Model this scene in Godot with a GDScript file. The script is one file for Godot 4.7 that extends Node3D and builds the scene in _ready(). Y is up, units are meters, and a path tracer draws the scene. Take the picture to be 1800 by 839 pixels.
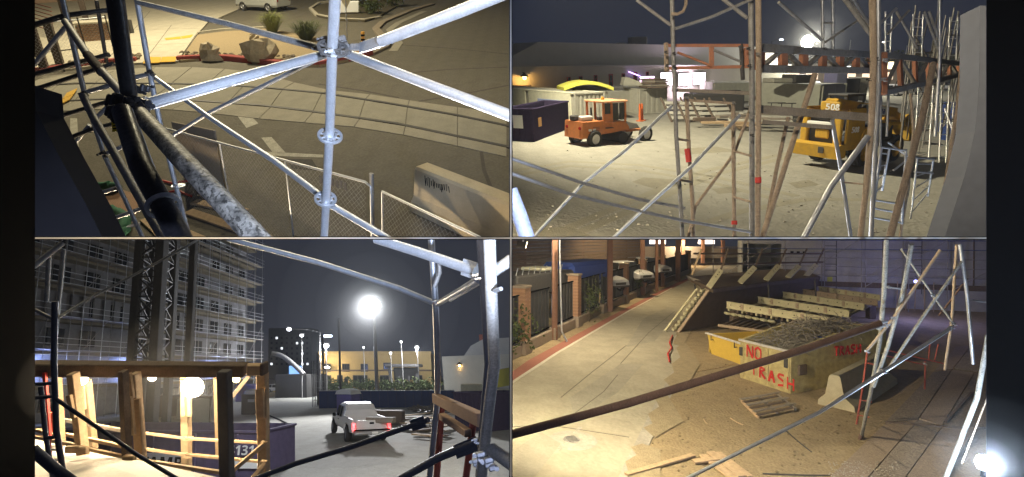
extends Node3D
# Four views of one building yard at night, side by side, each with its own ground: a street corner, a plant yard,
# a site entrance and a service alley. Added partition walls stand between them and block stray lamp light.
const F := 900.0
var up := Vector3.UP          # normal of the ground in use
var rise := Vector3.UP        # direction in which walls and posts rise
var back := Vector3.BACK
var eye_h := 5.0
var planes: Array = []
var taken := {}
var V := PackedVector3Array()
var N := PackedVector3Array()
var mats := {}
var tex := {}
var noise_a := PackedByteArray()
var noise_b := PackedByteArray()
var noise_c := PackedByteArray()
var rng := RandomNumberGenerator.new()

# ---------- places ----------
func area(horizon: float, height: float, x0: float, x1: float, y1: float, y0: float, lean: float) -> void:
	var th := atan((419.5 - horizon) / F)
	up = Vector3(0, cos(th), sin(th))
	back = Vector3.RIGHT.cross(up)
	rise = (up + Vector3(lean, 0, 0)).normalized()
	eye_h = height
	planes = [Vector3(F, 0, x0 - 899.0), Vector3(-F, 0, -(x1 - 899.0))]
	if y1 > 0: planes.append(Vector3(0, F, 419.5 - y1))
	if y0 > 0: planes.append(Vector3(0, -F, -(419.5 - y0)))

func ray(px: float, py: float) -> Vector3:
	return Vector3((px - 899.0) / F, (419.5 - py) / F, -1.0)

func P(px: float, py: float, d: float) -> Vector3:
	return ray(px, py) * d

func G(px: float, py: float, hh := 0.0) -> Vector3:
	var r := ray(px, py)
	return r * ((hh - eye_h) / r.dot(up))

func L(x: float, y: float, z: float) -> Vector3:   # metres: right, above ground, ahead
	return Vector3.RIGHT * x - up * eye_h + rise * y - back * z

func H(g: Vector3, py: float) -> float:   # how tall a thing standing at g must be to reach row py
	var yv := (419.5 - py) / F
	return (-yv * g.z - g.y) / (rise.y + yv * rise.z)

func fr(g: Vector3, yaw := 0.0) -> Transform3D:
	return Transform3D(Basis(Vector3.RIGHT, rise, back) * Basis(Vector3.UP, yaw), g)

func fr2(a: Vector3, b: Vector3) -> Transform3D:   # x runs from a to b along the ground, y rises, z towards the viewer
	var d := b - a
	d = (d - up * d.dot(up)).normalized()
	return Transform3D(Basis(d, rise, d.cross(up)), a)

# ---------- triangles ----------
func tri(a: Vector3, b: Vector3, c: Vector3, na: Vector3, nb: Vector3, nc: Vector3) -> void:
	V.append(a); V.append(b); V.append(c)
	N.append(na); N.append(nb); N.append(nc)

func tri_flat(a: Vector3, b: Vector3, c: Vector3) -> void:
	var n := (c - a).cross(b - a).normalized()
	tri(a, b, c, n, n, n)

func quad(a: Vector3, b: Vector3, c: Vector3, d: Vector3) -> void:
	tri_flat(a, b, c)
	tri_flat(a, c, d)

func box(T: Transform3D, c: Vector3, s: Vector3, ch := 0.0) -> void:
	var h := s / 2
	ch = minf(ch, minf(h.x, minf(h.y, h.z)) * 0.9)
	var axes := [Vector3.RIGHT, Vector3.UP, Vector3.BACK]
	for k in 3:
		var u: Vector3 = axes[k]
		var v: Vector3 = axes[(k + 1) % 3]
		var w: Vector3 = axes[(k + 2) % 3]
		var hu := h.dot(u)
		var hv := h.dot(v) - ch
		var hw := h.dot(w) - ch
		for sg in [-1.0, 1.0]:
			quad(T * (c + u * hu * sg - v * hv - w * hw), T * (c + u * hu * sg + v * hv * sg - w * hw * sg), T * (c + u * hu * sg + v * hv + w * hw), T * (c + u * hu * sg - v * hv * sg + w * hw * sg))
			if ch > 0.0:
				for sv in [-1.0, 1.0]:
					quad(T * (c + u * hu * sg + v * hv * sv - w * hw), T * (c + u * (hu - ch) * sg + v * (hv + ch) * sv - w * hw), T * (c + u * (hu - ch) * sg + v * (hv + ch) * sv + w * hw), T * (c + u * hu * sg + v * hv * sv + w * hw))
	if ch > 0.0:
		for sx in [-1.0, 1.0]:
			for sy in [-1.0, 1.0]:
				for sz in [-1.0, 1.0]:
					var s3 := Vector3(sx, sy, sz)
					var i := h - Vector3.ONE * ch
					tri_flat(T * (c + Vector3(h.x, i.y, i.z) * s3), T * (c + Vector3(i.x, h.y, i.z) * s3), T * (c + Vector3(i.x, i.y, h.z) * s3))

func bar(a: Vector3, b: Vector3, w: float, t: float, side := Vector3.ZERO) -> void:   # rectangular bar from a to b, w across (along side), t thick
	var d := (b - a).normalized()
	var s := (side if side != Vector3.ZERO else d.cross(up))
	if s.length() < 0.01: s = Vector3.RIGHT
	s = (s - d * s.dot(d)).normalized()
	box(Transform3D(Basis(d, s, d.cross(s)), (a + b) / 2), Vector3.ZERO, Vector3((b - a).length(), w, t), minf(w, t) * 0.08)

func tube(pts: Array, r: float, n := 12, r_end := -1.0, caps := true) -> void:
	var ring_old: Array = []
	var nrm_old: Array = []
	var side := Vector3.ZERO
	for i in pts.size():
		var p: Vector3 = pts[i]
		var d: Vector3 = ((pts[mini(i + 1, pts.size() - 1)] as Vector3) - (pts[maxi(i - 1, 0)] as Vector3)).normalized()
		if side == Vector3.ZERO:
			side = d.cross(Vector3(0.31, 0.92, 0.23)).normalized()
		side = (side - d * side.dot(d)).normalized()
		var other := d.cross(side)
		var rr := r if r_end < 0.0 else lerpf(r, r_end, float(i) / maxf(1.0, pts.size() - 1))
		var ring: Array = []
		var nrm: Array = []
		for k in n:
			var a := TAU * k / n
			var m := side * cos(a) + other * sin(a)
			nrm.append(m)
			ring.append(p + m * rr)
		if i > 0:
			for k in n:
				var j := (k + 1) % n
				tri(ring_old[k], ring[k], ring[j], nrm_old[k], nrm[k], nrm[j])
				tri(ring_old[k], ring[j], ring_old[j], nrm_old[k], nrm[j], nrm_old[j])
		if caps and (i == 0 or i == pts.size() - 1):
			for k in range(1, n - 1):
				tri_flat(ring[0], ring[k], ring[k + 1])
		ring_old = ring
		nrm_old = nrm

func lathe(T: Transform3D, prof: Array, n := 16, smooth := true) -> void:   # prof: Vector2(radius, y)
	for i in prof.size() - 1:
		var p: Vector2 = prof[i]
		var q: Vector2 = prof[i + 1]
		var e := q - p
		for k in n:
			var a := TAU * k / n
			var b := TAU * (k + 1) / n
			var da := Vector3(cos(a), 0, sin(a))
			var db := Vector3(cos(b), 0, sin(b))
			var A := T * (da * p.x + Vector3.UP * p.y)
			var B := T * (db * p.x + Vector3.UP * p.y)
			var C := T * (db * q.x + Vector3.UP * q.y)
			var D := T * (da * q.x + Vector3.UP * q.y)
			var na := (T.basis * (da * e.y - Vector3.UP * e.x)).normalized()
			var nb := (T.basis * (db * e.y - Vector3.UP * e.x)).normalized()
			if not smooth:
				na = ((na + nb) / 2).normalized()
				nb = na
			if p.x > 0.0001: tri(A, B, C, na, nb, nb)
			if q.x > 0.0001: tri(A, C, D, na, nb, na)

func prism(T: Transform3D, poly: PackedVector2Array, z0: float, z1: float) -> void:   # outline in x, y; drawn out along z
	var idx := Geometry2D.triangulate_polygon(poly)
	for i in range(0, idx.size(), 3):
		for z in [z0, z1]:
			tri_flat(T * Vector3(poly[idx[i]].x, poly[idx[i]].y, z), T * Vector3(poly[idx[i + 1]].x, poly[idx[i + 1]].y, z), T * Vector3(poly[idx[i + 2]].x, poly[idx[i + 2]].y, z))
	for i in poly.size():
		var a := poly[i]
		var b := poly[(i + 1) % poly.size()]
		quad(T * Vector3(a.x, a.y, z0), T * Vector3(b.x, b.y, z0), T * Vector3(b.x, b.y, z1), T * Vector3(a.x, a.y, z1))

func rock(T: Transform3D, s: Vector3, sd: int, rough := 0.3, nu := 12, nv := 8) -> void:
	var fn := FastNoiseLite.new()
	fn.seed = sd
	fn.frequency = 0.9
	var ring: Array = []
	for j in nv + 1:
		var row: Array = []
		for i in nu + 1:
			var a := TAU * (i % nu) / nu
			var b := PI * j / nv
			var d := Vector3(cos(a) * sin(b), cos(b), sin(a) * sin(b))
			row.append(T * (d * s * (1.0 + rough * fn.get_noise_3dv(d * 1.7) * 1.8) + Vector3(0, s.y * 0.6, 0)))
		ring.append(row)
	for j in nv:
		for i in nu:
			quad(ring[j][i], ring[j][i + 1], ring[j + 1][i + 1], ring[j + 1][i])

func leaves(c: Vector3, rad: Vector3, n: int, size: float) -> void:   # leaf faces spread through an uneven crown
	var B := Basis(Vector3.RIGHT, rise, back)
	for i in n:
		var d := Vector3(rng.randfn(), rng.randfn(), rng.randfn()).normalized() * pow(rng.randf(), 0.4)
		var q := c + B * (d * rad * (0.75 + 0.35 * sin(d.x * 9.0 + d.y * 7.0)))
		var u := Vector3(rng.randfn(), rng.randfn(), rng.randfn()).normalized() * size * rng.randf_range(0.6, 1.2)
		var v := u.cross(Vector3(rng.randfn(), rng.randfn(), rng.randfn())).normalized() * size * 0.5
		tri_flat(q - u, q + v, q + u)
		tri_flat(q - u, q + u, q - v)

func blades(c: Vector3, n: int, h: float, spread: float, w: float) -> void:   # a tuft of long narrow leaves
	var B := Basis(Vector3.RIGHT, rise, back)
	for i in n:
		var a := rng.randf() * TAU
		var o := Vector3(cos(a), 0, sin(a))
		var lean := rng.randf_range(0.15, 1.0) * spread
		var hh := h * rng.randf_range(0.6, 1.05)
		var s := o.cross(Vector3.UP) * w
		var p0 := o * spread * 0.12
		var p1 := o * lean * 0.45 + Vector3.UP * hh * 0.7
		var p2 := o * lean + Vector3.UP * hh * (1.0 - lean / spread * 0.4)
		quad(c + B * (p0 - s), c + B * (p0 + s), c + B * (p1 + s * 0.7), c + B * (p1 - s * 0.7))
		tri_flat(c + B * (p1 - s * 0.7), c + B * (p1 + s * 0.7), c + B * p2)

func gpoly(px: Array, hh: float, thick := 0.0) -> void:   # a sheet on the ground; px: flat list x, y, x, y
	var w: Array = []
	var flat := PackedVector2Array()
	for i in range(0, px.size(), 2):
		var q := G(px[i], px[i + 1], hh)
		w.append(q)
		flat.append(Vector2(q.x, q.dot(back)))
	var idx := Geometry2D.triangulate_polygon(flat)
	for i in range(0, idx.size(), 3):
		tri(w[idx[i]], w[idx[i + 1]], w[idx[i + 2]], up, up, up)
	if thick > 0.0:
		for i in w.size():
			var a: Vector3 = w[i]
			var b: Vector3 = w[(i + 1) % w.size()]
			quad(a, b, b - up * thick, a - up * thick)

func strip(pts: Array, w: float, h: float, base := 0.0) -> void:   # kerb, rail or painted line along ground points
	var prev: Array = []
	for i in pts.size():
		var p: Vector3 = pts[i]
		var d: Vector3 = ((pts[mini(i + 1, pts.size() - 1)] as Vector3) - (pts[maxi(i - 1, 0)] as Vector3)).normalized()
		var s := d.cross(up).normalized() * w / 2
		var c := h * 0.15
		var sec := [p - s + up * base, p - s + up * (base + h - c), p - s * (1.0 - minf(0.3, c / w)) + up * (base + h), p + s * (1.0 - minf(0.3, c / w)) + up * (base + h), p + s + up * (base + h - c), p + s + up * base]
		if i > 0:
			for k in 5:
				quad(prev[k], sec[k], sec[k + 1], prev[k + 1])
		if i == 0 or i == pts.size() - 1:
			for k in range(1, 5): tri_flat(sec[0], sec[k], sec[k + 1])
		prev = sec

func Gs(px: Array, hh := 0.0) -> Array:
	var o: Array = []
	for i in range(0, px.size(), 2): o.append(G(px[i], px[i + 1], hh))
	return o

func Ps(px: Array) -> Array:   # flat list x, y, depth
	var o: Array = []
	for i in range(0, px.size(), 3): o.append(P(px[i], px[i + 1], px[i + 2]))
	return o

# ---------- nodes ----------
func mesh_at(o: Vector3, cut := true) -> ArrayMesh:
	var v := PackedVector3Array()
	var n := PackedVector3Array()
	for i in range(0, V.size(), 3):
		var poly := [V[i], V[i + 1], V[i + 2]]
		var nor := [N[i], N[i + 1], N[i + 2]]
		if (poly[2] - poly[0]).cross(poly[1] - poly[0]).dot(nor[0] + nor[1] + nor[2]) < 0.0:
			poly = [V[i], V[i + 2], V[i + 1]]
			nor = [N[i], N[i + 2], N[i + 1]]
		if cut:
			for pl: Vector3 in planes:
				var s0 := pl.dot(poly[0])
				var all_in := s0 >= 0.0
				var all_out := s0 < 0.0
				for k in range(1, poly.size()):
					var s := pl.dot(poly[k])
					if s < 0.0: all_in = false
					else: all_out = false
				if all_in: continue
				if all_out:
					poly = []
					break
				var p2: Array = []
				var n2: Array = []
				for k in poly.size():
					var j := (k + 1) % poly.size()
					var sa := pl.dot(poly[k])
					var sb := pl.dot(poly[j])
					if sa >= 0.0:
						p2.append(poly[k]); n2.append(nor[k])
					if (sa >= 0.0) != (sb >= 0.0):
						var t := sa / (sa - sb)
						p2.append((poly[k] as Vector3).lerp(poly[j], t)); n2.append((nor[k] as Vector3).lerp(nor[j], t).normalized())
				poly = p2
				nor = n2
		for k in range(1, poly.size() - 1):
			v.append(poly[0] - o); v.append(poly[k] - o); v.append(poly[k + 1] - o)
			n.append(nor[0]); n.append(nor[k]); n.append(nor[k + 1])
	V.clear()
	N.clear()
	if v.is_empty(): return null
	var arr := []
	arr.resize(Mesh.ARRAY_MAX)
	arr[Mesh.ARRAY_VERTEX] = v
	arr[Mesh.ARRAY_NORMAL] = n
	var m := ArrayMesh.new()
	m.add_surface_from_arrays(Mesh.PRIMITIVE_TRIANGLES, arr)
	return m

func numbered(called: String) -> String:
	taken[called] = taken.get(called, -1) + 1
	return called if taken[called] == 0 else "%s_%03d" % [called, taken[called]]

func tag(o: Node3D, label: String, category: String, group := "", kind := "") -> void:
	if label: o.set_meta("label", label)
	if category: o.set_meta("category", category)
	if group: o.set_meta("group", group)
	if kind: o.set_meta("kind", kind)

func thing(called: String, label: String, category: String, at: Vector3, group := "") -> Node3D:
	V.clear(); N.clear()
	var o := Node3D.new()
	o.name = numbered(called)
	add_child(o)
	o.position = at
	tag(o, label, category, group)
	return o

func origin(n: Node) -> Vector3:
	var o := Vector3.ZERO
	while n != self and n is Node3D:
		o += (n as Node3D).position
		n = n.get_parent()
	return o

func part(called: String, m: Material, parent: Node3D, cut := true) -> MeshInstance3D:
	var me := mesh_at(origin(parent), cut)
	if me == null: return null
	var o := MeshInstance3D.new()
	o.name = called
	o.mesh = me
	o.material_override = m
	parent.add_child(o, true)
	return o

func solo(called: String, m: Material, label: String, category: String, group := "", cut := true) -> MeshInstance3D:
	var c := Vector3.ZERO
	for q in V: c += q
	c /= maxf(1, V.size())
	var me := mesh_at(c, cut)
	if me == null: return null
	var o := MeshInstance3D.new()
	o.name = numbered(called)
	o.mesh = me
	o.material_override = m
	add_child(o)
	o.position = c
	tag(o, label, category, group)
	return o

func struct(called: String, m: Material, kind := "structure", cut := true) -> MeshInstance3D:
	var o := solo(called, m, "", "", "", cut)
	if o: o.set_meta("kind", kind)
	return o

func tubes(parent: Node3D, rows: Array) -> void:   # each row: part name, material, radius, then x, y, depth of its points
	for r: Array in rows:
		tube(Ps(r.slice(3)), r[2], 12)
		part(r[0], r[1], parent)

func letters(parent: Node3D, text: String, at: Transform3D, height: float, m: Material, bold := true, called := "lettering", mono := false) -> void:
	var t := TextMesh.new()
	var f := SystemFont.new()
	f.font_names = PackedStringArray(["Droid Sans Mono" if mono else "Droid Sans"])
	f.font_weight = 700 if bold else 400
	t.font = f
	t.text = text
	t.font_size = 32
	t.pixel_size = height / 23.0
	t.depth = 0.012
	var o := MeshInstance3D.new()
	o.name = called
	o.mesh = t
	o.material_override = m
	parent.add_child(o, true)
	var b := at.basis
	var x := b.x.normalized()
	var z := x.cross(b.y).normalized()
	o.transform = Transform3D(Basis(x, z.cross(x), z), at.origin - origin(parent))

func omni(parent: Node3D, at: Vector3, c: Color, energy: float, size := 0.1) -> void:
	var l := OmniLight3D.new()
	l.name = "lamp_light"
	parent.add_child(l, true)
	l.position = at - origin(parent)
	l.light_color = c
	l.light_energy = energy
	l.light_size = size
	l.omni_range = 150.0
	l.omni_attenuation = 2.0
	l.shadow_enabled = true

func spot(parent: Node3D, at: Vector3, to: Vector3, c: Color, energy: float, half_angle: float, size := 0.15) -> void:
	var l := SpotLight3D.new()
	l.name = "lamp_light"
	parent.add_child(l, true)
	l.position = at - origin(parent)
	l.basis = Basis.looking_at(to - at, Vector3.UP if absf((to - at).normalized().y) < 0.98 else Vector3.RIGHT)
	l.light_color = c
	l.light_energy = energy
	l.light_size = size
	l.spot_range = 150.0
	l.spot_attenuation = 2.0
	l.spot_angle = half_angle
	l.spot_angle_attenuation = 0.6
	l.shadow_enabled = true

func glare_fog(called: String, at: Vector3, r: float, density: float) -> void:   # fog balls added for the glare of a bright lamp, thinner outwards
	for k in 5: glare_fog_ball(called, at, r * pow(0.62, k), density * pow(1.9, k))

func glare_fog_ball(called: String, at: Vector3, r: float, density: float) -> void:
	var f := FogVolume.new()
	f.name = numbered(called)
	f.shape = RenderingServer.FOG_VOLUME_SHAPE_ELLIPSOID
	f.size = Vector3.ONE * 2.0 * r
	var m := FogMaterial.new()
	m.density = density
	m.albedo = Color(0.95, 0.95, 0.95)
	f.material = m
	add_child(f)
	f.position = at
	f.set_meta("kind", "stuff")
	f.set_meta("label", "added fog ball that stands for the glare of a bright lamp")

# ---------- materials ----------
func noise_bytes(freq: float, sd: int, oct: int) -> PackedByteArray:
	var n := FastNoiseLite.new()
	n.seed = sd
	n.frequency = freq
	n.fractal_octaves = oct
	n.noise_type = FastNoiseLite.TYPE_SIMPLEX_SMOOTH
	var im := n.get_seamless_image(256, 256)
	im.convert(Image.FORMAT_L8)
	return im.get_data()

func lin(r: float, g: float, b: float) -> Color:
	return Color(r, g, b).linear_to_srgb()

# a: main colour, b: second colour in patches and grain (both linear); size: metres that one tile of the pattern covers
func stuff(key: String, a: Color, b: Color, size := 2.0, rough := 0.85, metal := 0.0, fine := 0.5, bump := 0.5, spots := 0.0, rings := 0.0) -> StandardMaterial3D:
	if mats.has(key): return mats[key]
	var m := StandardMaterial3D.new()
	m.resource_name = key
	# alike patterns share one grey texture that the main colour tints; strongly two-coloured ones get their own
	var q := Vector3(b.r / maxf(a.r, 0.001), b.g / maxf(a.g, 0.001), b.b / maxf(a.b, 0.001))
	var mean := (q.x + q.y + q.z) / 3.0
	var own := maxf(q.x, maxf(q.y, q.z)) - minf(q.x, minf(q.y, q.z)) > 0.4
	var tone := clampf(snappedf(mean if mean < 1.0 else 1.0 / mean, 0.1), 0.1, 0.95)
	var c0 := a if own else Color.WHITE
	var c1 := b if own else Color(tone, tone, tone)
	if not own:
		m.albedo_color = (a if mean < 1.0 else b).linear_to_srgb()
		if mean >= 1.0:
			c0 = c1
			c1 = Color.WHITE
	fine = snappedf(fine, 0.2)
	spots = snappedf(spots, 0.05)
	var tk: Variant = key if own else [tone, mean < 1.0, fine, spots, rings]
	if not tex.has(tk):
		var px := PackedByteArray()
		px.resize(256 * 256 * 3)
		for i in 65536:
			var t := clampf(((1.0 - fine) * noise_a[i] + fine * noise_b[i]) / 255.0 * 1.8 - 0.4, 0.0, 1.0)
			if rings > 0.0: t = clampf(0.25 * t + 0.4 + 0.45 * sin(noise_a[i] / 255.0 * rings), 0.0, 1.0)
			if spots > 0.0 and noise_c[i] > 255.0 * (1.0 - spots): t = 1.0
			var c := c0.lerp(c1, t).linear_to_srgb()
			px[i * 3] = int(clampf(c.r, 0, 1) * 255)
			px[i * 3 + 1] = int(clampf(c.g, 0, 1) * 255)
			px[i * 3 + 2] = int(clampf(c.b, 0, 1) * 255)
		tex[tk] = ImageTexture.create_from_image(Image.create_from_data(256, 256, false, Image.FORMAT_RGB8, px))
	m.albedo_texture = tex[tk]
	if bump > 0.0:
		if not tex.has("relief"):
			var hpx := PackedByteArray()
			hpx.resize(65536)
			for i in 65536: hpx[i] = int(noise_b[i] * 0.6 + noise_c[i] * 0.4)
			var him := Image.create_from_data(256, 256, false, Image.FORMAT_L8, hpx)
			him.convert(Image.FORMAT_RGBA8)
			him.bump_map_to_normal_map(4.0)
			tex["relief"] = ImageTexture.create_from_image(him)
		m.normal_enabled = true
		m.normal_texture = tex["relief"]
		m.normal_scale = bump
	m.uv1_triplanar = true
	m.uv1_world_triplanar = true
	m.uv1_scale = Vector3.ONE / size
	m.roughness = rough
	m.metallic = metal
	m.metallic_specular = 0.3
	mats[key] = m
	return m

func plain_mat(key: String, c: Color, rough := 0.7, metal := 0.0) -> StandardMaterial3D:
	if mats.has(key): return mats[key]
	var m := StandardMaterial3D.new()
	m.resource_name = key
	m.albedo_color = c.linear_to_srgb()
	m.roughness = rough
	m.metallic = metal
	mats[key] = m
	return m

func glow(key: String, c: Color, e: float) -> StandardMaterial3D:
	if mats.has(key): return mats[key]
	var m := StandardMaterial3D.new()
	m.resource_name = key
	m.albedo_color = Color(0.9, 0.9, 0.9)
	m.emission_enabled = true
	m.emission = c
	m.emission_energy_multiplier = e
	mats[key] = m
	return m

func glass(key: String, c: Color, alpha: float) -> StandardMaterial3D:
	if mats.has(key): return mats[key]
	var m := StandardMaterial3D.new()
	m.resource_name = key
	m.albedo_color = Color(c.r, c.g, c.b, alpha)
	m.transparency = BaseMaterial3D.TRANSPARENCY_ALPHA
	m.roughness = 0.05
	mats[key] = m
	return m

# ---------- shared builders ----------
func rosette(parent: Node3D, c: Vector3, axis: Vector3, r: float, m: Material) -> void:   # pierced ring of a ring-lock post
	var y := axis.normalized()
	var x := y.cross(Vector3(0.2, 0.1, 1)).normalized()
	var T := Transform3D(Basis(x, y, x.cross(y)), c)
	lathe(T, [Vector2(r * 0.8, -0.006), Vector2(r, -0.006), Vector2(r, 0.006), Vector2(r * 0.8, 0.006), Vector2(r * 0.8, -0.006)], 24)
	lathe(T, [Vector2(r * 0.36, -0.012), Vector2(r * 0.52, -0.012), Vector2(r * 0.52, 0.012), Vector2(r * 0.36, 0.012)], 18)
	for k in 8:
		var a := TAU * k / 8
		var d := x * cos(a) + x.cross(y) * sin(a)
		bar(c + d * r * 0.48, c + d * r * 0.84, r * 0.14, 0.009, y.cross(d))
	part("rosette", m, parent)

func coupler(parent: Node3D, c: Vector3, d: Vector3, s: float, m: Material) -> void:   # clamp: two jaws, a flap, bolts with nuts
	var x := d.normalized()
	var y := (rise - x * rise.dot(x)).normalized()
	var T := Transform3D(Basis(x, y, x.cross(y)), c)
	box(T, Vector3(0, 0.35, 0.35) * s, Vector3(0.9, 0.55, 0.5) * s, 0.12 * s)
	box(T, Vector3(0.1, -0.35, 0.3) * s, Vector3(0.7, 0.5, 0.55) * s, 0.12 * s)
	box(T, Vector3(-0.2, 0.1, -0.4) * s, Vector3(0.8, 0.9, 0.35) * s, 0.1 * s)
	tube([T * (Vector3(-0.55, 0.45, 0.1) * s), T * (Vector3(-0.55, 0.45, 0.95) * s)], 0.11 * s, 8)
	tube([T * (Vector3(0.5, -0.45, 0.1) * s), T * (Vector3(0.5, -0.45, 0.9) * s)], 0.11 * s, 8)
	tube([T * (Vector3(-0.55, 0.45, 0.72) * s), T * (Vector3(-0.55, 0.45, 0.9) * s)], 0.2 * s, 6)
	tube([T * (Vector3(0.5, -0.45, 0.68) * s), T * (Vector3(0.5, -0.45, 0.86) * s)], 0.2 * s, 6)
	part("coupler", m, parent)

func wheel(parent: Node3D, c: Vector3, axle: Vector3, r: float, w: float, tyre: Material, rim: Material) -> void:
	var y := axle.normalized()
	var x := y.cross(rise).normalized()
	var T := Transform3D(Basis(x, y, x.cross(y)), c)
	lathe(T, [Vector2(r * 0.6, -w * 0.5), Vector2(r * 0.93, -w * 0.5), Vector2(r, -w * 0.34), Vector2(r, w * 0.34), Vector2(r * 0.93, w * 0.5), Vector2(r * 0.6, w * 0.5)], 24)
	for k in 18:
		var a := TAU * k / 18
		var d := x * cos(a) + x.cross(y) * sin(a)
		bar(c + d * r - y * w * 0.36, c + d * r + y * w * 0.36, r * 0.1, r * 0.06, y.cross(d))
	var o := part("wheel", tyre, parent)
	if o == null: return
	lathe(T, [Vector2(0.0, w * 0.3), Vector2(r * 0.18, w * 0.36), Vector2(r * 0.3, w * 0.2), Vector2(r * 0.5, w * 0.26), Vector2(r * 0.6, w * 0.46)], 20)
	lathe(T, [Vector2(0.0, -w * 0.3), Vector2(r * 0.18, -w * 0.36), Vector2(r * 0.3, -w * 0.2), Vector2(r * 0.5, -w * 0.26), Vector2(r * 0.6, -w * 0.46)], 20)
	part("rim", rim, o)

# body drawn through cross sections along x: each [x, y_low, y_belt, y_top, half_low, half_belt, half_top]
func loft(T: Transform3D, st: Array) -> void:
	var rings: Array = []
	for s: Array in st:
		var ring: Array = []
		var pts := [Vector2(s[4] * 0.9, s[1]), Vector2(s[4], s[1] + (s[2] - s[1]) * 0.25), Vector2(s[5], lerpf(s[1], s[2], 0.75)), Vector2(s[5] * 0.985, s[2]), Vector2(lerpf(s[5], s[6], 0.9), lerpf(s[2], s[3], 0.88)), Vector2(s[6] * 0.86, s[3])]
		for q: Vector2 in pts: ring.append(T * Vector3(s[0], q.y, q.x))
		for i in 6: ring.append(T * Vector3(s[0], pts[5 - i].y, -pts[5 - i].x))
		rings.append(ring)
	for i in rings.size() - 1:
		for k in 12:
			var j := (k + 1) % 12
			quad(rings[i][k], rings[i][j], rings[i + 1][j], rings[i + 1][k])
	for e in [0, rings.size() - 1]:
		for k in range(1, 11): tri_flat(rings[e][0], rings[e][k], rings[e][k + 1])

func street_lamp(called: String, label: String, g: Vector3, h: float, arm: Vector3, head: Vector3, c: Color, e_glow: float, e_light: float, m: Material, group := "") -> Node3D:
	var o := thing(called, label, "street lamp", g, group)
	tube([g, g + rise * h], 0.11, 10, 0.07)
	part("pole", m, o)
	var top := g + rise * h
	if arm != Vector3.ZERO:
		tube([top - rise * 0.3, top + arm * 0.4 + rise * 0.25, top + arm + rise * 0.3], 0.045, 8)
		part("arm", m, o)
		top += arm + rise * 0.3
	var T := Transform3D(Basis(Vector3.RIGHT, rise, back), top)
	box(T, Vector3(0, head.y * 0.55, -0.1), Vector3(head.x, head.y * 0.4, head.z), 0.04)
	part("head", m, o)
	lathe(T, [Vector2(0, -head.y * 0.5), Vector2(head.x * 0.3, -head.y * 0.42), Vector2(head.x * 0.45, -head.y * 0.1), Vector2(head.x * 0.4, head.y * 0.25), Vector2(0, head.y * 0.34)], 14)
	part("lamp_lens", glow("lens" + str(e_glow) + str(c), c, e_glow), o)
	if e_light > 0.0:
		omni(o, top - rise * (head.y * 0.6 + 0.12) + back * (head.z * 0.6 + 0.1), c, e_light, 0.3)
	return o

func common_mats() -> void:
	noise_a = noise_bytes(0.012, 3, 4)
	noise_b = noise_bytes(0.09, 11, 3)
	noise_c = noise_bytes(0.045, 29, 2)
	stuff("galv", Color(0.60, 0.62, 0.65), Color(0.42, 0.44, 0.47), 0.25, 0.42, 0.8, 0.5, 0.25)
	stuff("galv_old", Color(0.36, 0.35, 0.33), Color(0.20, 0.18, 0.16), 0.3, 0.6, 0.35, 0.5, 0.4, 0.12)
	stuff("dark_paint", Color(0.018, 0.018, 0.021), Color(0.05, 0.05, 0.055), 0.3, 0.38, 0.2, 0.5, 0.3, 0.05)
	stuff("rusty_tan", Color(0.46, 0.36, 0.26), Color(0.25, 0.18, 0.13), 0.35, 0.75, 0.1, 0.5, 0.4, 0.15)
	stuff("scaffold_orange", Color(0.50, 0.20, 0.10), Color(0.30, 0.17, 0.12), 0.5, 0.7, 0.1, 0.5, 0.3, 0.1)
	stuff("scaffold_red", Color(0.42, 0.09, 0.06), Color(0.25, 0.09, 0.07), 0.4, 0.7, 0.1, 0.5, 0.3, 0.1)
	stuff("timber", Color(0.50, 0.36, 0.22), Color(0.38, 0.26, 0.15), 0.5, 0.8, 0.0, 0.4, 0.4, 0.04)
	stuff("timber_dark", Color(0.16, 0.12, 0.09), Color(0.09, 0.07, 0.055), 0.6, 0.85, 0.0, 0.5, 0.4, 0.05)
	stuff("timber_grey", Color(0.30, 0.26, 0.21), Color(0.18, 0.15, 0.12), 0.6, 0.85, 0.0, 0.5, 0.4, 0.06)
	stuff("concrete", Color(0.40, 0.37, 0.31), Color(0.30, 0.28, 0.23), 3.0, 0.9, 0.0, 0.45, 0.35, 0.03)
	stuff("rubber", Color(0.025, 0.025, 0.026), Color(0.05, 0.047, 0.044), 0.4, 0.9, 0.0, 0.6, 0.5)
	stuff("rim_white", Color(0.6, 0.58, 0.55), Color(0.42, 0.4, 0.37), 0.3, 0.6, 0.1, 0.5, 0.2)
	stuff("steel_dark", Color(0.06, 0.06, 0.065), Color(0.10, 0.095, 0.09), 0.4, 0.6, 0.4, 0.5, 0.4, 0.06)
	stuff("leaf_dark", Color(0.035, 0.055, 0.018), Color(0.07, 0.09, 0.03), 0.3, 0.8, 0.0, 0.6, 0.0)
	plain_mat("black", Color(0.004, 0.004, 0.004), 0.95).metallic_specular = 0.05
	plain_mat("white_paint", Color(0.72, 0.72, 0.70), 0.6)
	plain_mat("dark_glass", Color(0.015, 0.017, 0.02), 0.08)
	plain_mat("red_paint", Color(0.5, 0.03, 0.02), 0.6)

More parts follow.
